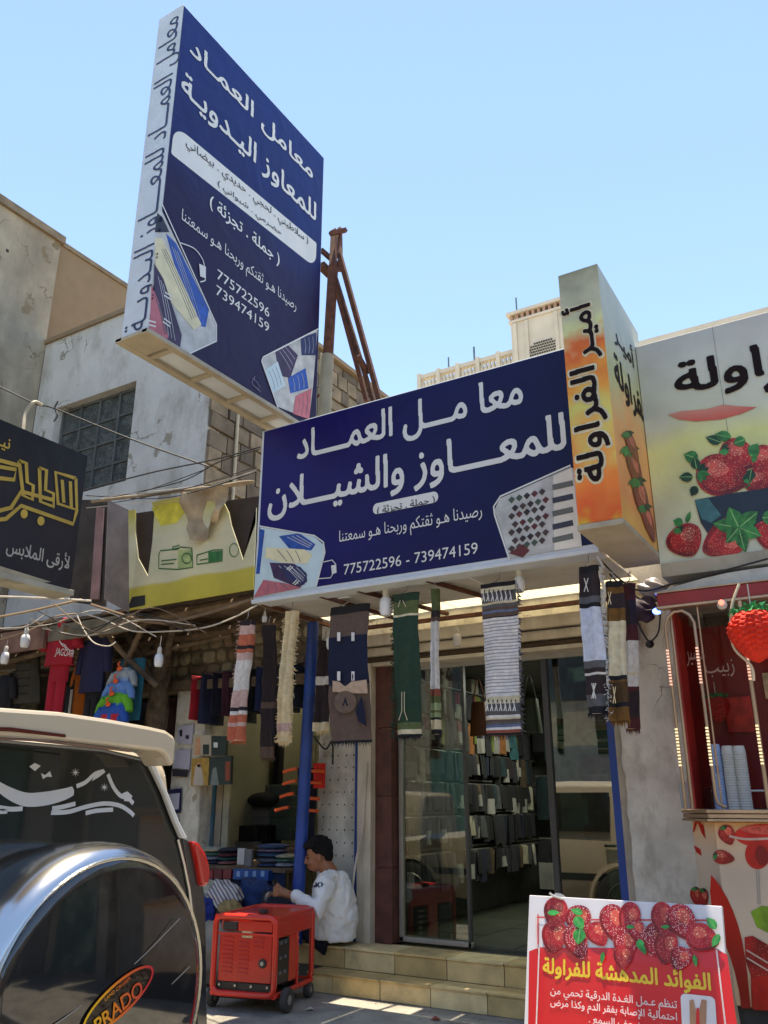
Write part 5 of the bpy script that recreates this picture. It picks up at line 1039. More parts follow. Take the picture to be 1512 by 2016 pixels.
P_ = at(627, 1510, Y=6.02); solo('red_garment', MB().loft([(P_.x, 6.03, P_.z+.03-f*.2, .05, .03) for f in (0, .3, 1)], wr=.15), fab('redg', '#c0261c', .2, 12), 'small bright red garment on the orange hangers right of the post', 'clothes', smooth=60)
# pegboard dots on the white pier
pd = MB(); rnd = random.Random(2)
for i in range(12):
    for j in range(5):
        x = -4.35+j*.075+rnd.uniform(-.008, .008); zz = .9+i*.1
        pd.box(x, x+.009, 6.214, 6.222, zz, zz+.012)
o = build('nail_marks', pd, ink, shop); o['kind'] = 'stuff'

# ================================================================ inside the glass shop
railm = M('shop_rail', (.35, .33, .3), .35, metal=.8)
RX = -3.66
items = ['#08080a', '#0c0c10', '#131318', '#222227', '#8d8672', '#10162c', '#2c2a1c', '#4a3a28', '#3a3a3c', '#20141a', '#a09a8a', '#12282c']
inm = [fab('in%d' % i, c, .3, 18) for i, c in enumerate(items)]
inm += [fab('in%d' % (12+i), c, .3, 18) for i, c in enumerate(['#6a2230', '#7a4a20', '#1f4a50', '#56601e', '#7a6a80'])]
cn = ['black', 'near-black', 'charcoal', 'dark grey', 'beige', 'navy', 'olive', 'brown', 'grey', 'plum', 'cream', 'dark teal', 'maroon', 'rust', 'teal', 'olive green', 'mauve']
pro = []
for v in range(3):
    mb = MB().loft([(0, 0, 0, .012, .05), (0, 0, -.03, .016, .10), (0, 0, -.2, .02, .105), (0, 0, -.38-.04*v, .022, .11)], n=14, wr=.18, fr=3, seed=v); pro.append(mb)
meshes = {}
def folded(k, v):
    if (k, v) not in meshes:
        pro[v].mi = [1 if v == 1 and k % 3 < 2 and 28 <= j < 42 else 0 for j in range(len(pro[v].f))]
        o = build('folded', pro[v], [inm[k], M('cloth_end_grey', (.22, .21, .19), .9, var=.3)], local=True, smooth=60); meshes[(k, v)] = o.data; bpy.data.objects.remove(o)
    return meshes[(k, v)]
rnd = random.Random(31)
ORD = ['first', 'second', 'third', 'fourth', 'fifth', 'sixth', 'seventh', 'eighth', 'ninth', 'tenth', 'eleventh', 'twelfth', 'thirteenth', 'fourteenth', 'fifteenth', 'sixteenth', 'seventeenth', 'eighteenth', 'nineteenth', 'twentieth', 'twenty-first', 'twenty-second', 'twenty-third', 'twenty-fourth', 'twenty-fifth', 'twenty-sixth', 'twenty-seventh', 'twenty-eighth', 'twenty-ninth', 'thirtieth']
for ri, (nm, zz, y0, y1, n) in enumerate((('topmost', 2.34, 6.5, 9.3, 30), ('second', 2.06, 6.5, 9.3, 30), ('third', 1.77, 6.5, 9.3, 30), ('fourth', 1.49, 6.5, 9.3, 30), ('fifth', 1.2, 6.5, 9.3, 30), ('lowest', .9, 6.5, 9.3, 30))):
    solo('shop_rail', MB().tube([(RX, y0-.1, zz), (RX, 9.5, zz)], .011), railm, '%s steel rail along the inner left wall of the glass shop' % nm, 'rail')
    for i in range(n):
        y = y0+(y1-y0)*i/n+rnd.uniform(-.02, .02); k = rnd.choices(range(12), [6, 6, 5, 4, 1, 3, 1.6, 1.2, 2, 1.2, .8, 1.4])[0]
        if ri < 2 and rnd.random() < .45: k = 12+rnd.randrange(5)
        if i == 0: tag(solo('shelf_board', MB().box(-3.95, RX-.02, 6.5, 9.5, zz+.03, zz+.045), M('shelf_grey', (.12, .12, .11), .5, var=.2), 'wall shelf just above the %s rail along the shop wall' % nm, 'shelf'), None)
        o = inst('folded_shawl', folded(k, rnd.randrange(3)), (RX+.02, y, zz+.0), None, (rnd.uniform(-.04, .04), rnd.uniform(-.08, .08), rnd.uniform(-.5, .5)), (1.3, rnd.uniform(.45, .8), rnd.uniform(.42, .66)))
        tag(o, '%s shawl, %s from the glass on the %s rail along the shop wall' % (cn[k], ORD[i], nm), 'shawl', 'shawls on the %s rail inside the glass shop' % nm)
for ri, (nm, zz) in enumerate((('top', 2.32), ('middle', 1.6), ('lower', .95))):
    solo('shop_rail', MB().tube([(-3.6, 9.3, zz), (-1.7, 9.3, zz)], .011), railm, '%s steel rail along the back wall of the glass shop' % nm, 'rail')
    for i in range(12):
        k = rnd.choices(range(12), [6, 6, 5, 4, 1, 3, 1.6, 1.2, 2, 1.2, .8, 1.4])[0]
        o = inst('folded_shawl', folded(k, rnd.randrange(3)), (-3.5+i*.145, 9.28, zz), None, (0, 0, math.pi/2+rnd.uniform(-.2, .2)), (1.4, 1, 1.2)); tag(o, '%s shawl, %s from left on the %s rail at the shop back wall' % (cn[k], ORD[i], nm), 'shawl', 'shawls on the %s back-wall rail' % nm)
lp = thing('tube_lamp', 'small lit ceiling lamp inside the glass shop', 'lamp', at(1103, 1306, Y=8.4))
c_ = at(1103, 1306, Y=8.4)
build('lamp_housing', MB().box(c_.x-.08, c_.x+.08, 8.36, 8.5, c_.z+.02, c_.z+.05), alum, lp); build('lamp_tube', MB().box(c_.x-.07, c_.x+.07, 8.37, 8.49, c_.z-.02, c_.z+.02), M('lit_lamp', (.8, 1, .95), .5, emis=(.75, 1, .95), es=14), lp)
for x, c, lab in ((-3.3, '#6b3d1c', 'brown leather bag hanging near the top inside the glass shop'), (-3.05, '#5a1f2c', 'burgundy bag hanging near the top inside the glass shop'), (-2.8, '#2d3a24', 'olive bag hanging near the top inside the glass shop')):
    t = thing('hanging_bag', lab, 'bag', (x, 7.2, 2.2), 'bags hung inside the glass shop'); build('pouch', MB().loft([(x, 7.2, 2.2-f*.3, .07+.03*f, .05) for f in (0, .2, .6, 1)], wr=.06), M('bag'+lab[:4], c, .5), t, smooth=60); build('strap', MB().tube(spline([(x-.06, 7.2, 2.2), (x, 7.2, 2.42), (x+.06, 7.2, 2.2)], 4), .008, 6), M('bag'+lab[:4], c), t, smooth=True)

sun_block_board = build('roof_board', MB().box(-4.66, -4.215, 5.38, 7.2, 3.06, 3.09), wood, lean)  # extra board added to keep sun spots off the seated man's hair
# more stock crowding the back of the left stall
rnd = random.Random(77)
bc = ['#23252c', '#3a2a20', '#1a2230', '#40402c', '#2a1418', '#15201c', '#4a4640', '#101014']
for i in range(14):
    x = -9.6+i*.26; zt = 2.45+rnd.uniform(-.12, .1); m = fab('stock%d' % (i % 8), bc[i % 8], .4, 10)
    solo('stock_garment', shirt(MB(), (x, 6.5+rnd.uniform(-.15, .15), zt), .24, rnd.uniform(.5, .8), .06, seed=i), m, '%s garment in the dim back row of the left stall, %s from the left' % (['charcoal', 'brown', 'dark blue', 'olive', 'maroon', 'dark green', 'grey', 'black'][i % 8], ORD[i]), 'clothes', 'garments in the dim back row of the left stall', smooth=60)
for i in range(9):
    x = -9.2+i*.3; m = fab('stock%d' % ((i*3+1) % 8), bc[(i*3+1) % 8], .4, 10)
    solo('stock_garment', MB().loft([(x, 6.3, 2.0-f*.6, .11, .04) for f in (0, .1, .5, 1)], wr=.1, seed=i), m, '%s garment in the lower dim row of the left stall, %s from the left' % (['charcoal', 'brown', 'dark blue', 'olive', 'maroon', 'dark green', 'grey', 'black'][(i*3+1) % 8], ORD[i]), 'clothes', 'garments in the lower dim row of the left stall', smooth=60)

poly('gap_shade_panel', PY(5.45), [(150, 985), (215, 985), (210, 1195), (140, 1185)], darkw, lean, 0, th=.02)  # dark panel whose colour stands in for the shade in the gap here
poly('loose_board', PY(5.4), [(192, 1000), (206, 1000), (196, 1180), (180, 1180)], M('faded_pink_board2', '#8a6a66', .7, var=.3, dirt=.5), lean, 0, th=.015)

# hand goods on the shelves of the glass shop
rnd = random.Random(5); bm_ = [M('goods%d' % i, c, .6, var=.3, scale=30) for i, c in enumerate(['#15151a', '#6e6a60', '#2a2f40', '#8f8a7c', '#3a2a20', '#101216', '#4a1c22', '#26323a'])]
for ri, zz in enumerate((2.385, 2.105, 1.815, 1.535, 1.245, .945)):
    for i in range(14):
        y = 6.52+i*.2; h = rnd.uniform(.07, .16); m = rnd.randrange(8)
        solo('shelf_parcel', MB().box(-3.93, -3.70+rnd.uniform(-.05, .01), y, y+rnd.uniform(.1, .17), zz, zz+h), bm_[m], '%s folded parcel, %s from the glass on the %s shelf along the shop wall' % (['black', 'grey', 'slate', 'pale', 'brown', 'inky', 'wine', 'blue-grey'][m], ORD[i], ['topmost', 'second', 'third', 'fourth', 'fifth', 'lowest'][ri]), 'parcel', 'parcels on the shop wall shelves', bevel=.008)
# small pale price cards and packets hung in the stall on the left
rnd = random.Random(15); pc = ['#8c8f96', '#3c4a5c', '#6a3a34', '#a8a496', '#26302c', '#7a6a3c']
for i in range(16):
    x = 405+(i % 8)*7+rnd.uniform(-2, 2); y = 1590+(i//8)*36+rnd.uniform(-6, 6)
    A_ = at(x+60, y-40, Y=8.2); solo('hung_packet', MB().box(A_.x-.07, A_.x+.07, 8.2, 8.24, A_.z-.12, A_.z+.08), M('packet%d' % (i % 6), pc[i % 6], .5, var=.4, scale=20), '%s hung packet, number %s on the back wall of the clothes stall' % (['grey', 'slate blue', 'brick', 'pale', 'dark green', 'mustard'][i % 6], ORD[i]), 'packet', 'packets hung on the stall back wall', bevel=.006)
# thin loose wires before the upper left walls
rnd = random.Random(8)
for i in range(5):
    x0, y0 = 170+rnd.uniform(-10, 30), 985+rnd.uniform(-10, 15); x1, y1 = 505, 940+rnd.uniform(-30, 40)
    wire('loose_wire', 'thin loose wire strung along the top of the torn yellow sign, %s from the top' % ORD[i], [at(x0, y0, Y=5.2), at((x0+x1)/2+rnd.uniform(-30, 30), (y0+y1)/2+rnd.uniform(5, 30), Y=5.15), at(x1, y1, Y=5.1)], (blk, wht, brn)[i % 3], .004)
for i in range(6):
    x0 = rnd.uniform(0, 120); wire('loose_wire', 'thin tangled wire under the dark gold sign, %s of the tangle' % ORD[i], [at(x0, 1180+rnd.uniform(0, 60), Y=5.0), at(x0+90, 1200+rnd.uniform(0, 60), Y=5.0), at(x0+190, 1190+rnd.uniform(0, 60), Y=5.1), at(x0+300, 1225+rnd.uniform(0, 30), Y=5.2)], (blk, brn, wht)[i % 3], .005)

build('sun_diffuser_sheet', MB().box(-7.2, -4.4, 7.26, 8.45, 3.02, 3.022), tl, lean)  # unseen sheet added to stop direct sun in the stall, passing soft light
# ================================================================ right-hand shop behind the booth
rs = thing('right_shop', 'cream-walled shop front hidden behind the juice booth at the right', 'shop', (0, 6.6, 0))
build('back_wall', MB().box(-1.178, 4, 6.9, 7.1, 0, 4.2), M('cream_render', (.42, .38, .3), .9, var=.12, dirt=.4), rs)
build('ceiling', MB().box(-1.178, 4, 5.51, 6.9, 2.9, 3.0), M('cream_ceiling', (.45, .42, .35), .9, dirt=.3), rs)
# ================================================================ juice booth
BX = -1.13; BYY = 5.2
goldm = M('brass_tube', '#c0a284', .35, metal=.6, var=.15); redp = M('dark_red_panel', '#962018', .4, var=.15, scale=3); redf = M('red_fascia', '#8e1c1c', .35, var=.12, coat=.3)
bo = thing('juice_booth', 'red and brass juice booth with white strawberry-printed counter at the right edge', 'booth', (-.4, BYY, 0))
cz = 1.285; tz_ = 2.44
counter = ramp_mat('counter_print', [(0, '#d0a880'), (.35, '#ccb8a0'), (.75, '#ccb8a4'), (1, '#e0ac74')], .3, 1.25, .05, 3)
foot = [(BX+.0, BYY+.16), (BX+.155, BYY), (1.4, BYY), (1.4, 6.0), (BX, 6.0)]
mb = MB().prism([(x, y, .32) for x, y in foot], (0, 0, .90)); build('counter_body', mb, counter, bo, bevel=.004)
mb = MB().prism([(x+(.03 if x < 0 else 0), y+.02, .0) for x, y in foot], (0, 0, .318)); build('plinth', mb, M('plinth_dark', (.03, .03, .03), .7), bo)
ft2 = [(BX-.05, BYY+.15), (BX+.13, BYY-.05), (1.45, BYY-.05), (1.45, 6.05), (BX-.05, 6.05)]
for k, (z0, z1) in enumerate(((1.222, 1.236), (1.24, 1.262), (1.266, 1.285))): build('brass_edge', MB().prism([(x+.006*(k == 1), y+.006*(k == 1), z0) for x, y in ft2], (0, 0, z1-z0)), goldm, bo, bevel=.003)
build('red_back', MB().box(BX+.03, 1.3, 5.95, 6.0, 1.29, 2.45), redp, bo)
build('red_side', MB().box(BX+.02, BX+.035, 5.36, 5.95, 1.29, 2.45), redp, bo)
build('fascia', MB().box(BX-.02, 1.4, BYY-.01, BYY+.03, tz_+.022, tz_+.10), redf, bo, bevel=.003)
build('fascia_edge', MB().box(BX-.03, 1.41, BYY-.02, BYY+.04, tz_+.102, tz_+.112), goldm, bo); build('fascia_edge', MB().box(BX-.03, 1.41, BYY-.02, BYY+.04, tz_+.006, tz_+.02), goldm, bo)
build('canopy_side', MB().box(BX-.02, BX+.0, BYY+.03, 6.0, tz_+.022, tz_+.10), redf, bo)
mb = MB(); pr_ = [(BX-.02+i*.14, 0, tz_+.116+.07*math.sin(min(1, i/4)*math.pi/2)) for i in range(18)]
mb.prism([(p[0], BYY+.0, p[2]) for p in pr_]+[(pr_[-1][0], BYY, tz_+.114), (pr_[0][0], BYY, tz_+.114)], (0, .8, 0)); build('domed_roof', mb, M('dull_white_roof', (.45, .46, .42), .5, dirt=.4), bo)
def arch(x0, x1, n_='frame_tube', y=BYY-.01, rr=.0095):
    p = [(x0, y, cz), (x0, y, tz_-.10), (x0+.02, y, tz_-.05), (x0+.06, y, tz_-.02), (x1-.06, y, tz_-.02), (x1-.02, y, tz_-.05), (x1, y, tz_-.10), (x1, y, cz+.07), (x1+.01, y, cz+.03), (x1+.05, y, cz+.012)]
    build(n_, MB().tube(p, rr, 8), goldm, bo, smooth=True)
xa = BX+.012; xb = at(1389, 1400, Y=BYY).x; xc = at(1488, 1400, Y=BYY).x
arch(xa, xb); build('frame_tube', MB().tube([(xb+.022, BYY+.02, cz), (xb+.022, BYY+.02, tz_)], .006, 8), goldm, bo, smooth=True)
build('frame_tube', MB().tube([(xc, BYY-.02, cz), (xc, BYY-.02, tz_+.0)], .012, 10), goldm, bo, smooth=True)
build('frame_tube', MB().tube([(xa+.03, BYY+.03, cz), (xa+.03, BYY+.03, tz_)], .009, 8), goldm, bo, smooth=True)
ledw = M('led_warm', (.9, .75, .45), .5, emis=(1, .82, .5), es=.4); ledp = M('led_pink', (.9, .55, .45), .5, emis=(1, .55, .42), es=.35)
for x, yy in ((xa, BYY-.025), (xb, BYY-.025), (xc, BYY-.038)):
    for z0, z1, m in ((1.52, 1.74, ledw), (1.98, 2.2, ledp)):
        n = 12
        for i in range(n): build('led', MB().box(x-.008, x+.008, yy-.004, yy, z0+(z1-z0)*i/n, z0+(z1-z0)*(i+.5)/n), m, bo)
build('booth_glass', MB().box(BX+.04, 1.3, 5.56, 5.564, 1.29, 2.44), glass_mat('booth_glass', (.9, .86, .86), .0, 1.2), bo)
gl_ink = M('glass_ink', (.34, .2, .16), .5)
bpl = PY(5.555)
put_text('glass_lettering', 'عصير', bpl, (1352, 1300), (1387, 1285), (1360, 1276), (1360, 1312), gl_ink, bo, 0, .0)
put_text('glass_lettering', 'زبيب', bpl, (1390, 1330), (1445, 1310), (1410, 1300), (1410, 1334), gl_ink, bo, 0, .0)
# berries on the counter
cpl = PY(BYY); rg = spots_mat('counter_berry', '#a8201c', '#c46048', 80, .16); rj = M('juice_red', '#b81c12', .4, var=.25, scale=10, bump=0)
def C_(n, px, m, e_=.003): return poly(n, cpl, px, m, bo, e_)
C_('drink_print', ellp((1508, 1646), 62, 24, R(2), 32), rj); C_('drink_print', ellp((1492, 1682), 25, 29, 0, 28), rj, .0034); C_('drink_shade', ellp((1500, 1684), 13, 20, R(-10), 20), M('juice_red_deep', '#7e0e0a', .4, var=.2, bump=0), .0037)
C_('drink_foam', ellp((1508, 1634), 50, 9, R(2), 28), M('juice_foam', '#d8584a', .5, var=.35, scale=40, bump=0), .0037); berry((1432, 1644), 21, 15, R(65), rg, .004, 'berry_print', cpl, bo)
stroke('drink_rim', cpl, [[(1436, 1646), (1470, 1652), (1530, 1650)]], .012, M('pale_print', '#c8a898', .5), bo, .005)
stroke('glass_stem', cpl, [[(1489, 1712), (1493, 1780)], [(1494, 1712), (1497, 1780)]], .004, M('pale_grey_print', (.3, .29, .28), .5), bo, .004, k=0)
C_('red_flash', [(1400, 1722), (1409, 1732), (1420, 1748), (1432, 1768), (1443, 1792), (1453, 1820), (1461, 1850), (1467, 1885), (1472, 1920), (1478, 1985), (1460, 1985), (1455, 1950), (1447, 1915), (1437, 1882), (1424, 1850), (1411, 1820), (1402, 1790), (1398, 1755)], ramp_mat('red_flash_print', [(0, '#8c2418'), (1, '#c4281c')], .4, 1.0, .1, 5))
berry((1425, 1688), 22, 13, R(10), rg, .0045, 'berry_print', cpl, bo); 
C_('lime_print', [(1478, 1795), (1500, 1783), (1560, 1790), (1560, 1850), (1520, 1840), (1490, 1825)], M('lime_print', '#6a8c1e', .5, var=.3, scale=20))
C_('glass_of_berries', [(1466, 1845), (1482, 1842), (1530, 1870), (1530, 1990), (1480, 1985), (1478, 1920), (1468, 1890)], rg, .004)
C_('juice_print', [(1480, 1925), (1540, 1915), (1540, 1990), (1484, 1988)], rj, .005)
stroke('straw_print', cpl, [[(1470, 1870), (1520, 1900)], [(1470, 1885), (1520, 1915)]], .008, M('pale_print', '#c8a898', .5), bo, .006)
ch = Pl((BX, BYY+.16, 0), (.155, -.16, 0), (0, 0, 1))
for px in ([(1364, 1640), (1370, 1612), (1386, 1625), (1390, 1652), (1382, 1640), (1374, 1618), (1368, 1636)], [(1366, 1664), (1380, 1672), (1382, 1685), (1372, 1678)]):
    poly('berry_print', ch, px, rj, bo, .003)
berry((1372, 1765), 20, 11, R(80), rg, .003, 'berry_print', ch, bo); berry((1386, 1768), 20, 9, R(85), rg, .004, 'berry_print', ch, bo)
# cup stacks
def cups(px, top, bot, label, m, n=22):
    A_ = at(px, bot, Y=5.42); zt = at(px, top, Y=5.42).z; t = thing('cup_stack', label, 'cup stack', (A_.x, 5.42, cz), 'paper cup stacks on the juice counter')
    h = zt-cz
    for i in range(n):
        z = cz+h*.9*i/n; o = build('cup', MB().lathe([(.036, z), (.038, z+.004), (.0355, z+.008), (.034, z+h*.9/n-.001)], (A_.x, 5.42, 0), n=18), m, t, smooth=40)
    build('end_cup', MB().lathe([(.036, cz+h*.9), (.03, cz+h), (.028, cz+h)], (A_.x, 5.42, 0), n=18), m, t, smooth=40); return t, A_, h
cw_ = M('paper_cup', (.5, .5, .47), .6, var=.05); cb_ = M('blue_cup_sleeve', '#8ea6cc', .5, var=.06)
t, A_, h = cups(1420, 1465, 1582, 'blue-tinted paper cup stack, leftmost of three on the juice counter', cb_)
build('cup_mark', MB().box(A_.x+.0, A_.x+.018, 5.379, 5.383, cz+h*.55, cz+h*.66), bluep, t)
cups(1446, 1468, 1582, 'white paper cup stack, middle of three on the juice counter', cw_); cups(1469, 1468, 1582, 'white paper cup stack, rightmost of three on the juice counter', cw_)
P_ = at(1352, 1560, Y=5.6); tag(build('clear_jar', MB().lathe([(.04, cz), (.045, cz+.12), (.04, cz+.16)], (P_.x, 5.6, 0), n=18), M('jar', (.35, .37, .38), .2), smooth=True), 'small clear cup standing inside the booth at its left corner', 'cup')
P_ = at(1382, 1550, Y=5.65); solo('red_box', MB().box(P_.x-.09, P_.x+.07, 5.65, 5.75, cz, cz+.12), M('red_box', '#7a0f12', .5), 'dark red box inside the booth behind the cups', 'box')
P_ = at(1500, 1570, Y=5.45); solo('wire_tray', MB().tube([(P_.x-.04, 5.35, cz+.1), (P_.x+.5, 5.35, cz+.1)], .006, 6), alum, 'thin metal tray rail right of the cup stacks', 'rail')
# honeycomb paper strawberries
def paper_berry(px, Y, r_, label, m1, m2):
    P_ = at(*px, Y=Y); t = thing('paper_strawberry', label, 'ornament', P_, 'honeycomb paper strawberries at the booth'); mb = MB(); n, mm = 60, 30; vs = []
    for i in range(mm+1):
        f = i/mm; rad = r_*(math.sin(math.pi*min(1, .12+f*.88))**.55)*(1-.45*max(0, f-.35)); z = P_.z+r_*.95-f*r_*2.1
        if i == mm: rad = r_*.05
        for k in range(n):
            a = 2*math.pi*k/n; q = 1+.09*abs(math.sin(k*math.pi/6+i*math.pi/3))*abs(math.sin(k*math.pi/6-i*math.pi/3))*2-.03; vs.append((P_.x+rad*q*math.cos(a), P_.y+rad*q*math.sin(a), z))
    mb.add(vs, [(i*n+k, (i+1)*n+k, (i+1)*n+(k+1) % n, i*n+(k+1) % n) for i in range(mm) for k in range(n)]); build('paper_body', mb, m1, t)
    g_ = MB(); rnd = random.Random(4)
    for i in range(150):
        a = rnd.uniform(0, 6.28); rr = rnd.uniform(.2, 1.02)*r_; z = P_.z+r_*(.82+.3*rnd.random()); c = Vector((P_.x+rr*math.cos(a), P_.y+rr*math.sin(a), z)); d = Vector((rnd.uniform(-1, 1), rnd.uniform(-1, 1), rnd.uniform(-.6, .9))).normalized()*r_*.3; s = d.cross(Vector((rnd.random(), rnd.random(), .3))).normalized()*r_*.09
        g_.add([c-s, c+s, c+d], [(0, 1, 2)])
    o = build('paper_leaves', g_, m2, t); o['kind'] = 'stuff'
    build('string', MB().tube([(P_.x, P_.y, P_.z+r_), (P_.x, P_.y, P_.z+r_*2.2)], .004, 5), wht, t)
pr1 = M('paper_red', '#d8301c', .8, var=.2, scale=12); pgn = M('paper_green', '#1c8a4c', .8, var=.4, scale=30)
paper_berry((1486, 1250), 4.9, .130, 'large red honeycomb paper strawberry with green top hanging before the booth', pr1, pgn)
paper_berry((1412, 1395), 5.7, .075, 'smaller dark red paper strawberry hanging inside the booth', M('paper_red_dark', '#b01a14', .8), pgn)
solo('berry_cord', MB().tube(spline([at(1455, 1150, Y=4.95), at(1440, 1200, Y=4.92), at(1443, 1270, Y=4.92), at(1478, 1310, Y=4.9), at(1484, 1340, Y=4.92)], 6), .008, 6), M('glow_cord', (.6, .5, .35), .6), 'thick pale cord looped round the large paper strawberry', 'cord', smooth=True)
solo('booth_post', MB().box(-.86, -.82, 5.32, 5.35, 2.63, 2.66), rust, 'short rusty post between the booth roof and the strawberry panel sign', 'post')
# blue lamp, bag and cable tangle on the pier
P_ = at(1294, 1203, Y=5.35); lt = thing('blue_lamp', 'small glowing blue lamp in a white holder between pier and booth', 'lamp', P_)
build('bulb_globe', MB().ell(P_, (.03, .028, .02)), M('blue_glow', (.05, .1, 1), .4, emis=(.04, .14, 1), es=7), lt, smooth=True)
build('lamp_holder', MB().lathe([(.018, .02), (.022, .03), (.022, .05), (.03, .055), (.03, .08)], P_, 'X', 14), M('white_socket', (1, 1, 1)), lt, smooth=True)
P_ = at(1420, 1186, Y=5.15); lt = thing('red_lamp', 'small pinkish-red bulb in a white socket on the booth fascia', 'lamp', P_)
build('bulb_globe', MB().ell(P_, .017), M('pink_glow', (.9, .2, .15), .4, emis=(1, .25, .18), es=.8), lt, smooth=True); build('lamp_holder', MB().ell(P_+Vector((0, .02, -.01)), (.03, .02, .03)), M('white_socket', (1, 1, 1)), lt, smooth=True)
def blob(label, px, Y, r_, m, seed=0, name='plastic_bag', cat='bag', fr=1.):
    P_ = at(*px, Y=Y); rnd = random.Random(seed); ph = [rnd.uniform(0, 6) for _ in range(4)]; mb = MB().ell((0, 0, 0), 1, 30, 18); vs = []
    for v in mb.v:
        v = Vector(v); q = 1+.15*math.sin(v.x*5*fr+ph[0]+v.z*3)+.1*math.sin(v.y*8*fr+ph[1])+.1*math.sin(v.z*9*fr+ph[2]+v.x*6); vs.append((P_.x+v.x*r_[0]*q, P_.y+v.y*r_[1]*q, P_.z+v.z*r_[2]*q))
    mb.v = vs; return solo(name, mb, m, label, cat, smooth=75)
blob('crumpled dark purple cloth bundle tied at the top of the right pier', (1262, 1200), 5.7, (.10, .08, .09), M('purple_cloth', '#3c2c3a', .7, var=.4, scale=14), 3, 'cloth_bundle', 'bundle')
blob('pale crumpled plastic bag wedged under the strawberry sign', (1285, 1160), 5.75, (.09, .08, .07), M('pale_bag', (.32, .3, .3), .4, var=.2), 6)
blob('pale grey bag bulging beside the cloth bundle on the pier', (1245, 1240), 5.95, (.05, .05, .14), M('pale_bag', (.5, .5, .48), .4), 9)
P_ = at(1279, 1268, Y=5.7); solo('small_camera', MB().ell(P_, (.03, .03, .028)), M('black_plastic', (.015, .015, .015), .3), 'small black round camera hanging from cables on the right pier', 'camera', smooth=True)
for i, (a, b, c) in enumerate((((1250, 1215), (1265, 1245), (1276, 1262)), ((1300, 1210), (1296, 1245), (1283, 1262)), ((1225, 1195), (1255, 1202), (1290, 1200)), ((1330, 1140), (1310, 1160), (1290, 1185)), ((1200, 1130), (1230, 1160), (1262, 1180)))):
    wire('lamp_wire', 'dark cable of the pier tangle, %s' % ['left strand to the small camera', 'right strand to the small camera', 'strand running to the blue lamp', 'strand rising toward the booth roof', 'strand coming from the shawl corner'][i], [at(*a, Y=5.65), at(*b, Y=5.62), at(*c, Y=5.65)], blk, .006)
wire('power_cable', 'twisted white cord hanging beside the white shawl at the sign corner', [at(1176, 1096, Y=4.97), at(1186, 1115, Y=4.95), at(1180, 1130, Y=4.95), at(1190, 1160, Y=4.95), at(1186, 1200, Y=4.95)], wht, .01)
wire('conduit_cable', 'upright dark cable bundle clipped between pier and booth', [at(1322, 1230, Y=5.95), at(1345, 1400, Y=5.95), at(1360, 1590, Y=5.95)], M('grey_cable', (.2, .19, .17), .7), .012)

# ================================================================ poster board
pa = at(1042, 1762, Y=4.3); pb_ = at(1421, 1784, Y=4.3)
V_ = Vector((0, .24, .88)).normalized(); PB = Pl(pa, (1, 0, 0), V_)
pos = thing('strawberry_poster_board', 'red and white A-frame poster board about strawberries standing before the steps', 'sign board', (-1.3, 4.1, 0))
wdt = (pb_-pa).x; dn = pa.z/V_.z*.995
def bq(a, b, e_=0): return PB.w(a, b, e_)
def panel(n, a0, a1, b0, b1, m, e0, e1, bev=0):
    mb = MB(); mb.prism([bq(a0, b0, e0), bq(a1, b0, e0), bq(a1, b1, e0), bq(a0, b1, e0)], PB.n*(e1-e0)); return build(n, mb, m, pos, bevel=bev)
pwhite = M('poster_vinyl_white', (.68, .66, .68), .35, var=.05, coat=.3, bump=.02, bs=8); pred = M('poster_vinyl_red', '#d02024', .35, var=.06, scale=2, coat=.3, bump=.02, bs=8)
panel('board', 0, wdt, -dn, 0, pwhite, -.03, 0, .003)
for x in (.03, wdt-.03): build('rear_strut', MB().bar(bq(x, -.05, -.035), (pa.x+x, 4.62, .012), .012), alum, pos)
pxu = lambda q: PB.uv(q)
def pq(n, px, m, e_): return poly(n, PB, px, m, pos, e_)
pq('red_field', [(1042, 1873), (1062, 1865), (1410, 1868), (1432, 1880), (1490, 2300), (1036, 2300)], pred, .002)
wl = M('poster_line', '#e8d0cc', .4)
stroke('frame_line', PB, [[(1062, 1865), (1050, 2200)], [(1411, 1870), (1450, 2200)], [(1058, 1868), (1056, 1806), (1062, 1804)]], .007, wl, pos, .004, k=0)
stroke('frame_line', PB, [[(1150, 1811), (1408, 1812)], [(1058, 1806), (1150, 1806)], [(1060, 1800), (1060, 1860)]], .006, pred, pos, .0045, k=0)
pbr = spots_mat('poster_berry', '#b81c24', '#e0a098', 190, .16); pbr2 = spots_mat('poster_berry_pale', '#b01c28', '#e8c8c4', 150, .24)
for i, (x, y, rx, ry, a) in enumerate(((1095, 1800, 34, 22, 90), (1140, 1812, 30, 24, 80), (1092, 1845, 34, 24, 100), (1135, 1855, 36, 22, 70), (1178, 1840, 26, 20, 60), (1208, 1818, 38, 24, 80), (1240, 1812, 36, 20, 95), (1232, 1860, 34, 22, 90), (1228, 1885, 24, 18, 90), (1290, 1850, 34, 22, 100), (1305, 1812, 36, 20, 85), (1345, 1818, 40, 26, 60), (1312, 1866, 34, 22, 95), (1340, 1888, 24, 20, 110), (1385, 1848, 34, 26, 20), (1258, 1836, 26, 16, 60))):
    berry((x, y), rx, ry, R(a), (pbr, pbr2)[i % 2], .005+.0006*i, 'berry_print', PB, pos, False)
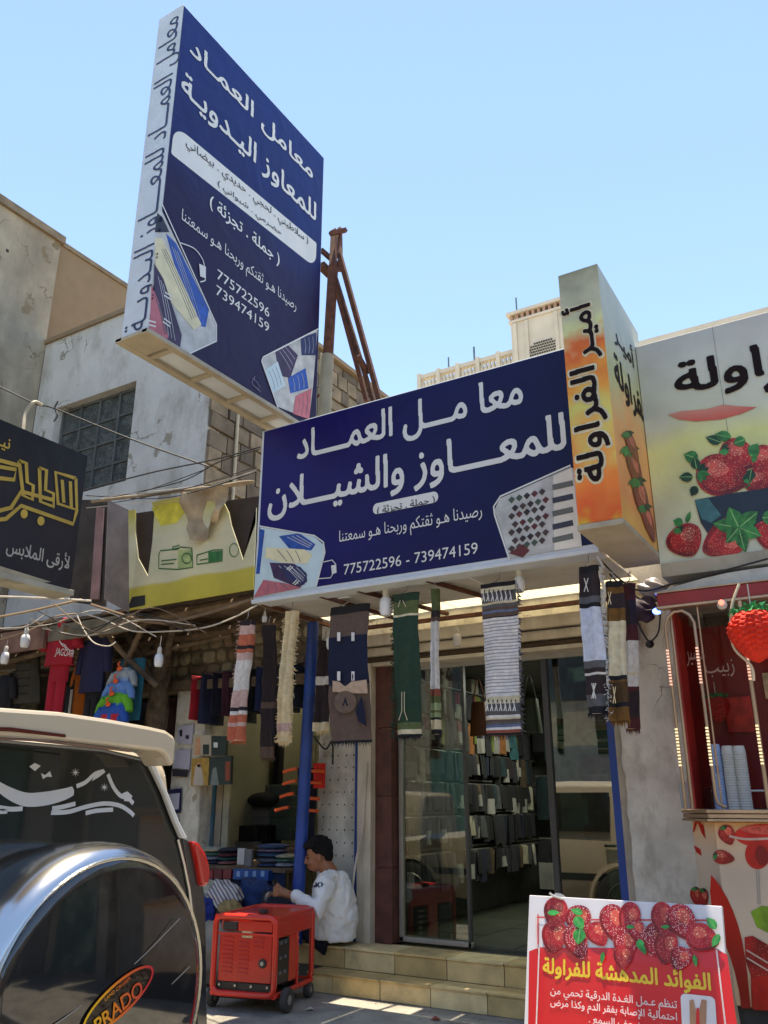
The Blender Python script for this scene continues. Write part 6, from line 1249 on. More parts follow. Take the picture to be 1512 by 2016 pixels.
for x, y, l, w_, a in ((1135, 1805, 30, 22, 60), (1145, 1828, 34, 26, 100), (1150, 1800, 26, 14, 200), (1412, 1830, 30, 18, 230), (1418, 1840, 30, 16, 120), (1080, 1798, 24, 12, 0), (1235, 1826, 18, 8, 0), (1320, 1826, 18, 8, 180), (1190, 1875, 24, 9, 100), (1368, 1880, 26, 10, 80), (1262, 1850, 22, 16, 90), (1262, 1860, 24, 12, 60)):
    leaf((x, y), l, w_, R(a), M('poster_leaf', '#2f9a48', .4, var=.4, scale=30), .0155, PB, pos)
ygold = M('poster_yellow', '#e6c13a', .4, var=.05)
put_text('headline', 'الفوائد المدهشة للفراولة', PB, (1068, 1935), (1400, 1935), (1300, 1905), (1300, 1950), ygold, pos, .005, .035)
put_text('body_text', 'تنظم عـمل الغـدة الدرقية تحمي من', PB, (1084, 1965), (1333, 1970), (1200, 1954), (1200, 1979), wl, pos, .005, .02)
put_text('body_text', 'احتمالية الإصابة بفقر الدم وكذا مرض', PB, (1084, 1990), (1333, 1990), (1200, 1978), (1200, 2001), wl, pos, .005, .02)
put_text('body_text', 'الزهايمر وضعف السمع .', PB, (1160, 2010), (1333, 2010), (1200, 2003), (1200, 2026), wl, pos, .005, .02)
u0, v0 = PB.uv((1345, 2060)); u1, v1 = PB.uv((1408, 1963)); pill('photo_print', PB, u0, u1, v0, v1, (.02,)*4, pwhite, pos, .005)
pq('leg_print', [(1358, 1970), (1366, 1968), (1372, 1995), (1370, 2050), (1360, 2050)], skinp, .007); pq('leg_print', [(1382, 1968), (1392, 1970), (1390, 2050), (1378, 2050), (1376, 1995)], skinp, .007); pq('leg_print', [(1372, 1985), (1377, 1985), (1380, 2040), (1370, 2040)], pred, .008)
build('binder_clip', MB().prism([bq(wdt*.13, .002, -.035), bq(wdt*.2, .002, -.035), bq(wdt*.18, .015, -.035), bq(wdt*.15, .018, -.035)], PB.n*.03), alum, pos)
wire('clip_wire', 'bent steel wire on the top edge of the poster board', [at(1082, 1758, Y=4.29), at(1090, 1764, Y=4.29), at(1108, 1770, Y=4.29)], alum, .006)

rnd = random.Random(3); mb = MB()
for i in range(260):
    x, y = rnd.uniform(-5.2, 1), rnd.uniform(3.6, 5.7); q = rnd.uniform(.003, .010); mb.ell((x, y, q*.5), (q, q*rnd.uniform(.6, 1), q*.6), 6, 4)
o = build('grit', mb, kerbm, None); o['kind'] = 'stuff'
for i, (x, y, c, lab) in enumerate(((-3.75, 5.2, '#b8b4a8', 'crumpled pale paper scrap on the pavement right of the generator'), (-2.9, 5.4, '#8a3a30', 'small reddish wrapper on the pavement near the steps'), (-4.55, 4.75, '#9a9484', 'torn card scrap on the pavement left of the generator'))):
    solo('litter_scrap', MB().add([(x+dx, y+dy, .004+dz) for dx, dy, dz in ((0, 0, 0), (.05, .01, .012), (.06, .045, 0), (.01, .05, .016), (.03, .03, .02), (.02, .02, .001))], [(0, 1, 4), (1, 2, 4), (2, 3, 4), (3, 0, 4), (0, 3, 5), (0, 5, 1), (5, 3, 2), (5, 2, 1)]), M('scrap%d' % i, c, .8), lab, 'litter')

for i, (x, z, w_, h_, c, lab) in enumerate(((-.95, 1.75, .16, .22, '#c8372c', 'red menu card on the back wall inside the booth, left'), (-.70, 1.95, .2, .16, '#d9c9a0', 'cream menu card on the back wall inside the booth'), (-.62, 1.55, .22, .2, '#7a1c30', 'dark pink packet on the back wall inside the booth'), (-.35, 1.8, .18, .26, '#c24a2a', 'orange-red carton on the back wall inside the booth'))):
    solo('menu_card', MB().box(x, x+w_, 5.9, 5.94, z, z+h_), M('menu%d' % i, c, .6, var=.4, scale=16), lab, 'card')
# ================================================================ red generator
gr = M('generator_red', '#d42a18', .35, var=.08, scale=4, coat=.35, bump=.05, bs=40, dirt=.18, dirtc=(.18, .08, .06)); gb = M('generator_black', (.022, .02, .02), .5, var=.3)
grd = M('generator_red_panel', '#c42416', .4, var=.1, coat=.2, dirt=.2, dirtc=(.18, .08, .06))
GW, GL, GH = .50, .65, .60
C1 = at(541, 1968, Z=.10)
rz = R(12)
gx = Vector((math.cos(rz), math.sin(rz), 0)); GO = Vector((C1.x, C1.y, 0))-gx*GW/2
gn = thing('portable_generator', 'red portable generator on small wheels standing before the seated man', 'generator', GO, rz=rz)
def gbuild(n, mb, m, par=gn, **k): return build(n, mb, m, par, local=True, **k)
h0 = .09; r_ = .02
def loop(y, inset=0.):
    a, b, c, d = -GW/2+r_+inset, GW/2-r_-inset, h0+r_+inset, GH-r_-inset; p = []; q = .05
    for cx, cz_, a0 in ((a+q, c+q, 180), (b-q, c+q, 270), (b-q, d-q, 0), (a+q, d-q, 90)):
        for k in range(5): t_ = R(a0+k*22.5); p.append((cx+q*math.cos(t_), y, cz_+q*math.sin(t_)))
    return p+[p[0]]
gbuild('end_hoop', MB().tube(loop(.02), r_, 10, cap=False), gr, smooth=True); gbuild('end_hoop', MB().tube(loop(GL-.02), r_, 10, cap=False), gr, smooth=True)
for x, z in ((-GW/2+r_, h0+r_+.0), (GW/2-r_, h0+r_), (-GW/2+r_+.005, GH-r_-.005), (GW/2-r_-.005, GH-r_-.005)): gbuild('long_rail', MB().tube([(x, .02, z), (x, GL-.02, z)], r_*.9, 10), gr, smooth=True)
gbuild('base_rail', MB().tube([(-GW/2+r_, .03, h0+.02), (GW/2-r_, .03, h0+.02)], r_, 8), gr, smooth=True)
# end panel facing the camera, recessed with louvres
gbuild('end_panel', MB().box(-GW/2+.05, GW/2-.05, .03, .045, h0+.09, GH-.13), grd, bevel=.006)
gbuild('end_panel_rim', MB().box(-GW/2+.04, GW/2-.04, .022, .035, GH-.135, GH-.12), gr, bevel=.004)
for cx in (-.13, -.01, .1):
    n = 10 if cx < .05 else 3
    for i in range(n): gbuild('louvre', MB().box(cx-.04, cx+.04, .022, .031, h0+.14+i*.026+(.16 if n == 3 else 0), h0+.15+i*.026+(.16 if n == 3 else 0)), grd, bevel=.003)
gbuild('socket', MB().lathe([(.027, .02), (.03, .03)], (.135, 0, h0+.21), 'Y', 16), gb); gbuild('socket_core', MB().lathe([(.012, .016), (.014, .02)], (.135, 0, h0+.21), 'Y', 12), alum, gn.children[-1])
gbuild('warning_label', MB().box(-.03, .05, .0265, .0295, h0+.36, h0+.43), M('label_cream', '#c9b184', .5, var=.35, scale=90))
gbuild('dark_gap', MB().box(-GW/2+.04, GW/2-.04, .035, .05, h0+.03, h0+.085), gb)
for i in range(4): gbuild('bolt', MB().lathe([(.008, .018), (.008, .03)], (-GW/2+.07+i*.12, 0, h0+.07), 'Y', 8), alum)
# handle recess at top of the end
gbuild('grip_recess', MB().box(-GW/2+.07, -.07, .03, .05, GH-.105, GH-.055), gb, bevel=.004); gbuild('grip_plate', MB().box(-.06, GW/2-.05, .025, .04, GH-.11, GH-.045), grd, bevel=.004)
# tank on top
mb = MB().box(-GW/2+.035, GW/2-.035, .05, GL-.05, GH-.12, GH-.015); gbuild('fuel_tank', mb, gr, bevel=.03)
gbuild('tank_cap', MB().lathe([(.035, GH-.012), (.035, GH+.003), (.03, GH+.008)], (.04, .2, 0), n=18), gb, smooth=40)
gbuild('tank_shoulder', MB().box(GW/2-.055, GW/2-.012, .03, GL-.04, GH-.15, GH-.035), gr, bevel=.012)
gbuild('label_print', MB().box(.03, .13, .055, .10, GH-.014, GH-.0125), M('label_mixed', (.3, .25, .2), .5, var=.8, scale=90))
# side (+x)
gbuild('control_box', MB().box(GW/2-.06, GW/2-.015, .05, .24, h0+.08, GH-.16), gb, bevel=.008)
for i in range(6): gbuild('control_switch', MB().box(GW/2-.018, GW/2-.008, .075+(i % 2)*.07, .11+(i % 2)*.07, h0+.14+(i//2)*.09, h0+.16+(i//2)*.09), M('switch_grey', (.12, .12, .12), .5), bevel=.002)
gbuild('engine_block', MB().box(-.12, .18, .26, .5, h0+.03, GH-.2), gb, bevel=.02)
gbuild('side_plate', MB().box(GW/2-.035, GW/2-.02, .25, .37, h0+.07, GH-.15), gr, bevel=.01)
gbuild('side_post', MB().tube([(GW/2-.025, .39, h0+.02), (GW/2-.025, .375, GH-.05)], .013, 8), gr, smooth=True)
for i in range(6): gbuild('cooling_fin', MB().box(.18, .2, .28, .48, h0+.08+i*.045, h0+.095+i*.045), alum)
gbuild('muffler', MB().lathe([(.05, .0), (.055, .02), (.055, .16), (.05, .18)], (.02, .3, GH-.24), 'X', 16), M('muffler_steel', (.2, .18, .15), .5, metal=.7), smooth=40)
gbuild('chassis', MB().box(-GW/2+.03, GW/2-.03, .05, GL-.05, h0+.005, h0+.03), gb)
def wheel(x, y, r_=.075, nm='wheel'):
    w_ = gbuild(nm, MB().lathe([(r_*.55, -.022), (r_*.92, -.022), (r_, -.012), (r_, .012), (r_*.92, .022), (r_*.55, .022)], (x, y, r_+.003), 'X', 24), M('tyre_rubber', (.05, .045, .04), .85, dirt=.4), smooth=40)
    gbuild('rim', MB().lathe([(r_*.56, -.016), (r_*.56, .018), (r_*.3, .024), (r_*.12, .028)], (x, y, r_+.003), 'X', 20), M('rim_grey', (.25, .23, .2), .6), w_, smooth=40)
wheel(GW/2+.03, .12); wheel(-GW/2-.03, .12, .06); wheel(GW/2-.02, GL-.06, .05); wheel(-GW/2+.02, GL-.06, .05)
gbuild('axle', MB().tube([(-GW/2-.05, .12, .07), (GW/2+.05, .12, .075)], .01, 8), gb)

# ================================================================ seated man
skin = M('skin', '#9a6648', .55, var=.06, scale=20, bump=.05); hood = M('white_hoodie', (.78, .78, .75), .85, var=.06, scale=6, bump=.3, bs=180); jeans = M('navy_jeans', '#10182c', .85, var=.25, scale=14, bump=.2); hairm = M('black_hair', (.009, .008, .008), .75, var=.3, scale=60, bump=.8, bs=150, spec=.25)
MY = 5.9
man = thing('person', 'man in white hoodie sitting by the blue post looking at his phone', 'person', at(655, 1862, Y=6.0))
m3 = lambda x, y, Y=MY: at(x, y, Y=Y)
hd = m3(626, 1686, 5.90); FD = Vector((-.82, -.54, -.22)).normalized(); SD = Vector((0, 0, 1)).cross(FD).normalized(); UD = FD.cross(SD)
Rm = Matrix((FD, SD, UD)).transposed()   # local x = face direction
def hp(x, y, z): return hd+FD*x+SD*y+UD*z
b = MB()
b.ell(hp(-.012, 0, .025), (.098, .076, .10), 20, 14, Rm); b.ell(hp(.028, 0, -.035), (.068, .058, .075), 18, 12, Rm); b.ell(hp(.062, 0, -.082), (.026, .028, .02), 12, 8, Rm)
b.ell(hp(.094, 0, -.012), (.022, .013, .026), 12, 8, Rm); b.ell(hp(.104, 0, -.026), (.016, .017, .011), 12, 8, Rm); b.ell(hp(.086, 0, .022), (.012, .045, .012), 12, 8, Rm)
b.ell(hp(.087, 0, -.052), (.013, .024, .007), 12, 8, Rm); b.ell(hp(.085, 0, -.063), (.012, .021, .008), 12, 8, Rm)
for s in (-1, 1): b.ell(hp(-.01, s*.077, -.012), (.022, .012, .032), 12, 8, Rm); b.ell(hp(.06, s*.038, -.03), (.03, .024, .024), 12, 8, Rm)
nk = m3(652, 1722, 5.96)
b.tube([hp(-.02, 0, -.02), nk], [.06, .066], 14)
wrist = m3(572, 1762, 5.72); elb = m3(628, 1792, 5.66); b.tube([m3(590, 1764, 5.70), wrist], [.036, .029], 12)
palm = m3(553, 1755, 5.72); pd_ = (palm-wrist).normalized()
b.tube([wrist, palm], [.028, .036], 12); b.ell(palm, (.042, .02, .036), 14, 9)
for k, ln in enumerate((.05, .06, .056, .044)):
    a = palm+Vector((-.022, -.006, .032-.02*k)); b.tube([a+Vector((.02, 0, 0)), a+Vector((-.012, -.014, .0)), a+Vector((-.022-ln*.3, -.006, -.004)), a+Vector((-.016-ln*.3, .022, -.008))], [.0125, .0115, .0105, .009], 8)
b.tube([palm+Vector((.012, -.01, .022)), palm+Vector((-.012, -.022, .048)), palm+Vector((-.034, -.014, .056))], [.0135, .012, .009], 8)
w2 = m3(560, 1768, 5.98); p2_ = m3(548, 1764, 5.94); b.tube([m3(590, 1775, 6.05), w2, p2_], [.036, .028, .032], 12)
for k in range(4): a = p2_+Vector((-.01, -.02, .024-.018*k)); b.tube([a, a+Vector((-.03, -.03, -.004)), a+Vector((-.034, -.056, -.008))], [.012, .011, .009], 8)
# trunk inside the clothes keeps the body one surface
hip = m3(655, 1838, 6.0); ch_ = m3(655, 1765, 5.98)
b.tube([nk, ch_, hip], [.065, .13, .14], 16); sh1 = m3(640, 1745, 5.80); sh2 = m3(648, 1738, 6.14); elb2 = m3(620, 1795, 6.2)
b.tube([ch_+Vector((0, 0, .09)), sh1, elb, m3(590, 1764, 5.70)], [.06, .05, .042, .037], 12); b.tube([ch_+Vector((0, 0, .09)), sh2, elb2, m3(590, 1775, 6.05)], [.06, .05, .042, .037], 12)
kn1 = m3(520, 1772, 5.92); kn2 = m3(536, 1778, 6.12); ft1 = m3(540, 1890, 5.86); ft2_ = m3(550, 1880, 6.1)
ft1.z = .33; ft2_.z = .33
b.tube([hip, kn1, ft1], [.09, .055, .04], 12); b.tube([hip, kn2, ft2_], [.09, .055, .04], 12)
body = baked_obj('body', b, .0062, skin, man, 3)
h = MB(); h.ell(hp(-.035, 0, .05), (.100, .088, .086), 22, 14, Rm); h.ell(hp(-.075, 0, -.005), (.05, .074, .06), 18, 10, Rm); h.ell(hp(.035, 0, .098), (.07, .072, .038), 18, 10, Rm); h.ell(hp(.0, 0, .115), (.075, .07, .04), 18, 10, Rm)
rnd = random.Random(9)
for i in range(260):
    a = rnd.uniform(0, 6.28); u = rnd.uniform(.1, 1.05); h.ell(hp(-.02+.105*math.cos(a)*u, .088*math.sin(a)*u, .055+.088*math.sqrt(max(0, 1.12-u*u))), rnd.uniform(.007, .013), 6, 4)
hr = baked_obj('hair', h, .0045, hairm, body, 0)
for s in (-1, 1): build('eyebrow', MB().tube([hp(.088, s*.012, .026), hp(.087, s*.035, .031), hp(.075, s*.052, .026)], .0045, 6), hairm, body); build('eye', MB().ell(hp(.079, s*.030, .004), (.008, .014, .006), 10, 6, Rm), M('eye_dark', (.02, .015, .01), .2), body)
build('beard', MB().tube([hp(.093, -.022, -.045), hp(.1, 0, -.041), hp(.093, .022, -.045)], .005, 6), hairm, body)
build('beard', MB().ell(hp(.072, 0, -.092), (.018, .022, .012), 10, 6, Rm), hairm, body)
j = MB()
j.tube([nk+Vector((.0, 0, .005)), nk.lerp(ch_, .35), ch_, ch_.lerp(hip, .6)+Vector((.02, 0, 0)), hip+Vector((0.01, 0, -.02))], [.085, .15, .175, .185, .175], 22)
sl1 = m3(580, 1763, 5.70)
j.tube([nk.lerp(sh1, .3)+Vector((0, 0, -.03)), sh1, elb, sl1], [.10, .085, .078, .052], 16); j.tube([nk.lerp(sh2, .3)+Vector((0, 0, -.03)), sh2, elb2, m3(590, 1775, 6.05)], [.10, .085, .078, .052], 16)
j.ell(nk+Vector((.05, .03, -.02)), (.085, .10, .05), 18, 10); j.tube([sl1+Vector((.006, 0, 0)), sl1], [.05, .05], 12)
hme = baked(j, .011, 2)
import mathutils
for v in hme.vertices:
    n_ = mathutils.noise.fractal(v.co*7, .7, 2.1, 3); n2_ = math.sin(v.co.z*38+v.co.x*22+4*n_)*.5+math.sin(v.co.x*44-v.co.z*20+v.co.y*30+5*n_)*.5
    v.co += v.normal*(.012*n_+.006*n2_)
hme.materials.clear(); hme.materials.append(hood); hme.transform(Matrix.Translation(-worg(man))); hme.polygons.foreach_set('use_smooth', [True]*len(hme.polygons)); ho = bpy.data.objects.new('hoodie', hme); COL.objects.link(ho); ho.parent = man
from mathutils.bvhtree import BVHTree
_bv = BVHTree.FromPolygons([v.co+worg(man) for v in hme.vertices], [tuple(p.vertices) for p in hme.polygons])
def on_cloth(x, y):
    h_ = _bv.ray_cast(CAM, ray(x, y).normalized()); return h_[0]+h_[1]*.004 if h_[0] else None
for ln in ([(606, 1754), (608, 1746), (612, 1741), (618, 1738)], [(612, 1752), (615, 1746), (620, 1744)], [(620, 1748), (624, 1740)], [(622, 1738), (629, 1747)], [(629, 1738), (623, 1747)], [(632, 1738), (636, 1742), (632, 1746)]):
    pts = [q for q in (on_cloth(*p) for p in ln) if q]
    if len(pts) > 1: build('chest_print', MB().tube(pts, .0055, 6), ink, ho)
j = MB(); j.tube([hip+Vector((.02, 0, -.03)), hip.lerp(kn1, .5), kn1, kn1.lerp(ft1, .5), ft1], [.15, .105, .082, .07, .062], 16); j.tube([hip+Vector((.02, .05, -.03)), hip.lerp(kn2, .5), kn2, kn2.lerp(ft2_, .5), ft2_], [.15, .105, .082, .07, .062], 16)
baked_obj('jeans', j, .012, jeans, man, 2)
for f_ in (ft1, ft2_): build('shoe', MB().ell(f_+Vector((-.06, 0, -.012)), (.13, .045, .042), 16, 8), M('shoe_dark', (.03, .03, .03), .5), man, smooth=True)
ph_ = palm+Vector((-.045, .02, .02)); tag(build('phone', MB().box(-.004, .004, -.035, .035, -.07, .07, mat=Matrix.Translation(ph_) @ Matrix.Rotation(R(-35), 4, 'Y')), M('phone_black', (.01, .01, .012), .15), bevel=.003), 'black phone held in the seated man\'s hand', 'phone')

# ================================================================ cars
def make_car(name, label, loc, paint, rz=0, grp=None):
    """local: rear plane x=0, car extends to -x, y across (centre 0), z from the road"""
    t = thing(name, label, 'car', loc, grp, rz)
    def cb(n, mb, m, par=t, **k): return build(n, mb, m, par, local=True, **k)
    glassd = M('car_glass', (.022, .024, .022), .03, var=.0, bump=0, spec=.8); trim = M('car_trim', (.03, .03, .03), .5); tyre = M('car_tyre', (.03, .03, .03), .85)
    HW = .86
    # body shell: cross sections along x (x, halfwidth at sill, z bottom, z belt, z roof, roof half width)
    sec = [(-.02, .80, .45, 1.02, 1.58, .62), (-.10, .85, .40, 1.06, 1.64, .66), (-.6, .865, .34, 1.08, 1.68, .68), (-1.6, .87, .3, 1.08, 1.70, .69), (-2.5, .87, .3, 1.06, 1.66, .67), (-3.0, .865, .3, 1.03, 1.10, .74), (-3.6, .85, .32, 1.0, 1.04, .72), (-4.35, .80, .34, .92, .96, .68), (-4.6, .70, .4, .80, .84, .6)]
    vs = []; n = 12
    for x, hw, zb, zk, zr, rw in sec:
        ring = [(-hw*.95, zb), (-hw, zb+.12), (-hw-.01, (zb+zk)/2), (-hw+.01, zk), (-(rw+.03), zr-.05), (-rw+.05, zr)]
        ring += [(-a, z) for a, z in ring[::-1]]; vs += [(x, y, z) for y, z in ring]
    fs = [(i*n+k, i*n+(k+1) % n, (i+1)*n+(k+1) % n, (i+1)*n+k) for i in range(len(sec)-1) for k in range(n)]+[tuple(range(n))[::-1], tuple((len(sec)-1)*n+k for k in range(n))]
    cb('body', MB().add(vs, fs), paint, smooth=35, bevel=.02)
    # side windows
    for s in (-1, 1):
        for x0, x1 in ((-.35, -1.0), (-1.08, -1.75), (-1.83, -2.55)):
            f0 = 0 if x1 > -2.5 else .25
            q = [(x0, s*(.862), 1.11), (x1, s*.862, 1.11), (x1+f0, s*.745, 1.55), (x0-(.08 if x0 > -.4 else 0), s*.745, 1.55)]; mb = MB(); mb.prism([Vector(p)+Vector((0, s*.012, .01)) for p in q], (0, -s*.004, -.002)); cb('side_window', mb, glassd)
        cb('side_trim', MB().box(-4.1, -.3, s*.872-.006, s*.872+.012, .58, .66), trim, bevel=.004)
        cb('mirror', MB().ell((-2.75, s*.98, 1.12), (.06, .1, .07), 14, 8), paint, smooth=True)
        for nm, y_ in (('door_handle', 1.0),): 
            for x in (-1.15, -2.0): cb('door_handle', MB().box(x, x+.14, s*.88-.008, s*.88+.02, .95, .98), trim, bevel=.004)
        for x in (-.95, -3.75):
            a = cb('wheel_arch', MB().lathe([(.43, -.012), (.43, .02), (.39, .025), (.38, -.012)], (x, s*.868, .36), 'Y', 28), trim if False else paint, smooth=40)
            w_ = cb('wheel', MB().lathe([(.22, -.1), (.33, -.11), (.36, -.09), (.36, .09), (.33, .11), (.22, .1)], (x, s*.79, .36), 'Y', 28), tyre, smooth=40)
            cb('rim', MB().lathe([(.225, -.09), (.215, -.105), (.19, -.07), (.06, -.085), (.03, -.1), (.03, .1), (.06, .085), (.19, .07), (.215, .105), (.225, .09)], (x, s*.79, .36), 'Y', 24), alum, w_, smooth=40)
    return t, cb
carp = M('car_white_paint', (.58, .49, .35), .25, var=.03, bump=0, coat=.8); carw = M('car_bright_white', (.68, .68, .64), .25, var=.03, bump=0, coat=.8)
chrome = M('chrome', (.56, .56, .55), .2, metal=1, var=.03, bump=0); blackg = M('gloss_black_cover', (.010, .010, .011), .06, var=0, bump=.06, bs=5, coat=1, dirt=.5, dirtc=(.06, .055, .048), ds=5); tred = M('tail_red', '#b8120c', .15, var=.05, bump=0, coat=1)
RXX = -2.05; CY = 1.42
car, cb = make_car('parked_car', 'cream four-wheel drive seen from behind with black spare wheel cover, at the lower left', (RXX, CY, -.12), carp)
rp_ = PX(RXX+.012)
def L_(P_): return Vector(P_)-car.location
def rear(px, X=RXX+.012, e=0): p_ = at(*px, X=X+e); return p_
# tailgate glass (dark, wraps nearly the whole visible rear)
gp = [rear(q) for q in ((-160, 1440), (0, 1456), (200, 1474), (287, 1494), (312, 1535), (332, 1585), (350, 1640), (366, 1720), (372, 1790), (-160, 1830))]
mb = MB(); mb.prism(gp, (.012, 0, 0)); build('rear_window', mb, M('car_glass', (0, 0, 0)), car, bevel=.004)
build('tailgate', MB().box(RXX-.01, RXX+.016, CY-.80, CY+.76, .35, 1.14), M('dark_tailgate', (.02, .02, .022), .08, var=0, bump=0, coat=1), car, bevel=.02)
# spoiler
top = [(-160, 1396), (-60, 1398), (60, 1406), (160, 1420), (240, 1434), (272, 1441), (288, 1452), (291, 1466), (289, 1500), (283, 1512), (272, 1492), (262, 1482), (150, 1470), (60, 1460), (-160, 1448)]
mb = MB(); mb.prism([rear(q, RXX+.05) for q in top], (.12, 0, 0)); so_ = build('roof_spoiler', mb, carp, car, bevel=.014)
build('spoiler_groove', MB().prism([rear(q, RXX+.171) for q in ((-160, 1398+30), (20, 1432), (128, 1446), (128, 1452), (20, 1440), (-160, 1436))], (.003, 0, 0)), M('brake_lamp', '#5a2018', .3), so_)
# right corner pillar and body flank beside the glass
pil_px = [(284, 1498), (297, 1503), (322, 1560), (345, 1618), (362, 1652), (350, 1650), (336, 1618), (314, 1560)]
mb = MB(); mb.prism([rear(q, RXX+.03) for q in pil_px], (.02, 0, 0)); build('corner_pillar', mb, carw, car, bevel=.005)
mb = MB(); mb.prism([rear(q, RXX+.0) for q in ((350, 1650), (363, 1655), (392, 1745), (396, 1790), (400, 2100), (382, 2100), (372, 1790))], (.02, 0, 0)); build('flank_edge', mb, M('dark_tailgate', (0, 0, 0)), car, bevel=.004)
tl = MB(); tp_ = [rear(q, RXX-.02) for q in ((354, 1655), (366, 1657), (380, 1678), (387, 1700), (389, 1722), (386, 1742), (372, 1745), (364, 1700))]; tl.prism(tp_, (.06, 0, 0)); build('tail_light', tl, tred, car, bevel=.012)
mb = MB(); mb.tube([rear(q, RXX+.03) for q in ((350, 1652), (362, 1700), (372, 1750), (378, 1800))], .006, 6); build('chrome_strip', mb, chrome, car)
# painted script on the rear window
scr = M('white_script_paint', (.62, .64, .64), .5, var=.04, bump=0); SP = PX(RXX+.0245)
stroke('window_script', SP, [[(-8, 1544), (15, 1560), (50, 1574), (90, 1572), (125, 1564), (145, 1556)]], [.012]+[.02+.016*math.sin(i/31*3.14) for i in range(29)]+[.006], scr, car, .001, k=6)
for ln in ([(150, 1548), (168, 1540), (186, 1524), (204, 1518)], [(212, 1524), (222, 1548), (236, 1566), (252, 1572), (262, 1582)], [(100, 1600), (135, 1598), (170, 1588), (205, 1582), (235, 1586), (255, 1598), (263, 1606)], [(102, 1592), (125, 1588), (148, 1582)], [(168, 1601), (190, 1596), (222, 1594)], [(-8, 1589), (20, 1593), (44, 1592)], [(-8, 1598), (14, 1597)]):
    stroke('window_script', SP, [ln], .012, scr, car, .0012)
poly('window_script', SP, [(57, 1509), (68, 1502), (80, 1508), (68, 1518)], scr, car, .0012); poly('window_script', SP, [(80, 1522), (88, 1526), (98, 1518), (102, 1530), (92, 1529), (84, 1534)], scr, car, .0012)
poly('window_script', SP, [(240, 1562), (250, 1558), (260, 1567), (256, 1578), (244, 1577)], scr, car, .0013); poly('window_script', SP, [(190, 1520), (203, 1514), (207, 1520), (194, 1530), (180, 1538)], scr, car, .0013)
for c, r1 in (((148, 1521), 10), ((205, 1550), 9)):
    pts = []; 
    for i in range(16): a = math.pi*i/8; q = r1 if i % 2 == 0 else 2; pts.append((c[0]+q*math.cos(a), c[1]+q*math.sin(a)))
    poly('painted_star', SP, pts, scr, car, .0012)
# spare wheel
WC = Vector((0, 1.62, .858))
sw = build('spare_wheel_cover', MB().lathe([(.30, -2.06), (.34, -2.03), (.362, -1.97), (.368, -1.90), (.366, -1.83), (.355, -1.785), (.340, -1.765), (.331, -1.760)], WC, 'X', 64), chrome, car, smooth=60)
build('cover_face', MB().lathe([(.330, -1.775), (.330, -1.762), (.320, -1.752), (.300, -1.748), (.20, -1.738), (.10, -1.731), (.0005, -1.729)], WC, 'X', 64), blackg, sw, smooth=60)
build('cover_seam', MB().lathe([(.331, -1.766), (.334, -1.758), (.331, -1.754), (.326, -1.757)], WC, 'X', 64), M('seam_steel', (.5, .48, .42), .2, metal=1), sw, smooth=True)
FPL = PX(-1.728)
mb = MB(); ribbon(mb, spline([FPL.p(q, -.008) for q in ((55, 2050), (110, 1990), (180, 1945), (270, 1880), (355, 1800))], 6), .004, FPL.n); 
stroke('cover_groove', PX(-1.735), [[(60, 2050), (150, 1985), (260, 1900), (352, 1808)]], .003, M('groove_pale', (.25, .25, .24), .3), sw, .004)
stroke('cover_groove', PX(-1.742), [[(335, 1938), (372, 1902)]], .003, M('groove_pale', (.25, .25, .24), .3), sw, .004)
EP = PX(-1.727)
ec = EP.uv((234, 1966)); A_e = EP.uv((300, 1908)); B_e = EP.uv((160, 2030)); ang = math.atan2(A_e[1]-B_e[1], A_e[0]-B_e[0]); le = math.hypot(A_e[0]-B_e[0], A_e[1]-B_e[1])/2
def ov(a, b, e_, n=40): return [EP.w(ec[0]+a*math.cos(t)*math.cos(ang)-b*math.sin(t)*math.sin(ang), ec[1]+a*math.cos(t)*math.sin(ang)+b*math.sin(t)*math.cos(ang), e_) for t in [2*math.pi*i/n for i in range(n)]]
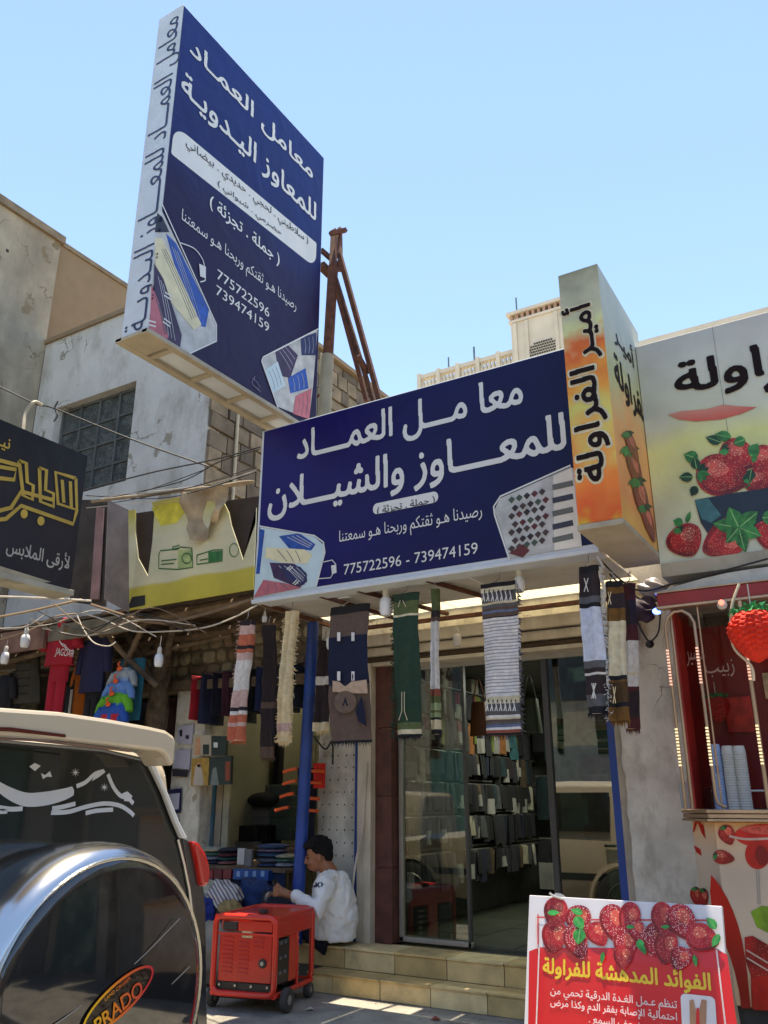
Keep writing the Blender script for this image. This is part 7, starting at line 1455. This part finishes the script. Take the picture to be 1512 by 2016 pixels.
mb = MB(); mb.add(ov(le, le*.36, .001), [tuple(range(40))]); build('badge_ground', mb, M('badge_dark', '#1c0a08', .2), sw)
em = ramp_mat('badge_orange', [(0, '#f0c22a'), (.5, '#e8742a'), (1, '#c8303a')], ec[0]-le*.8, ec[0]+le*.8, .02, axis=1)
mb = MB(); o1, o2 = ov(le, le*.36, .003), ov(le*.94, le*.30, .003); mb.add(o1+o2, [(i, (i+1) % 40, (i+1) % 40+40, i+40) for i in range(40)]); build('badge_ring', mb, em, sw)
vs, fs = text_geo('PRADO', .02); fit_text('badge_lettering', vs, fs, EP, ec[0]-le*.66, ec[0]+le*.66, ec[1]-le*.20-.01, ec[1]+le*.10-.01, em, sw, .004, ang=ang)
vs, fs = text_geo('LAND CRUISER', .01); fit_text('badge_small_lettering', vs, fs, EP, ec[0]-le*.36-.01, ec[0]+le*.36-.01, ec[1]+le*.125+.005, ec[1]+le*.20+.005, em, sw, .004, ang=ang)
# cars across the street, seen in the shop glass
c2, _ = make_car('parked_car', 'white four-wheel drive across the street, the nearer one reflected in the shop glass', (-2.2, -3.4, -.12), carw, 0, None)
c3, _ = make_car('parked_car', 'pale four-wheel drive across the street, the farther one reflected in the shop glass', (-8.4, -3.6, -.12), carp, 0, None)
# lamp light inside the glass shop (its tube is lit in the photograph)
la = bpy.data.lights.new('shop_lamp', 'AREA'); la.energy = 12; la.size = .9; la.color = (.85, 1, .95); lo = bpy.data.objects.new('shop_lamp', la); COL.objects.link(lo); lo.location = (-2.6, 8.0, 2.5)

# rubber seals, seams and number-less trim round the tailgate
seal = M('rubber_seal', (.015, .015, .015), .7)
build('window_seal', MB().tube([rear(q, RXX+.026) for q in ((-160, 1446), (0, 1462), (200, 1480), (284, 1500), (312, 1543), (336, 1600), (356, 1665), (368, 1740))], .006, 6), seal, car)
build('spoiler_seam', MB().tube([rear(q, RXX+.172) for q in ((-160, 1446), (60, 1457), (150, 1466), (255, 1479))], .003, 6), M('groove_brown', '#6b4630', .5), so_)
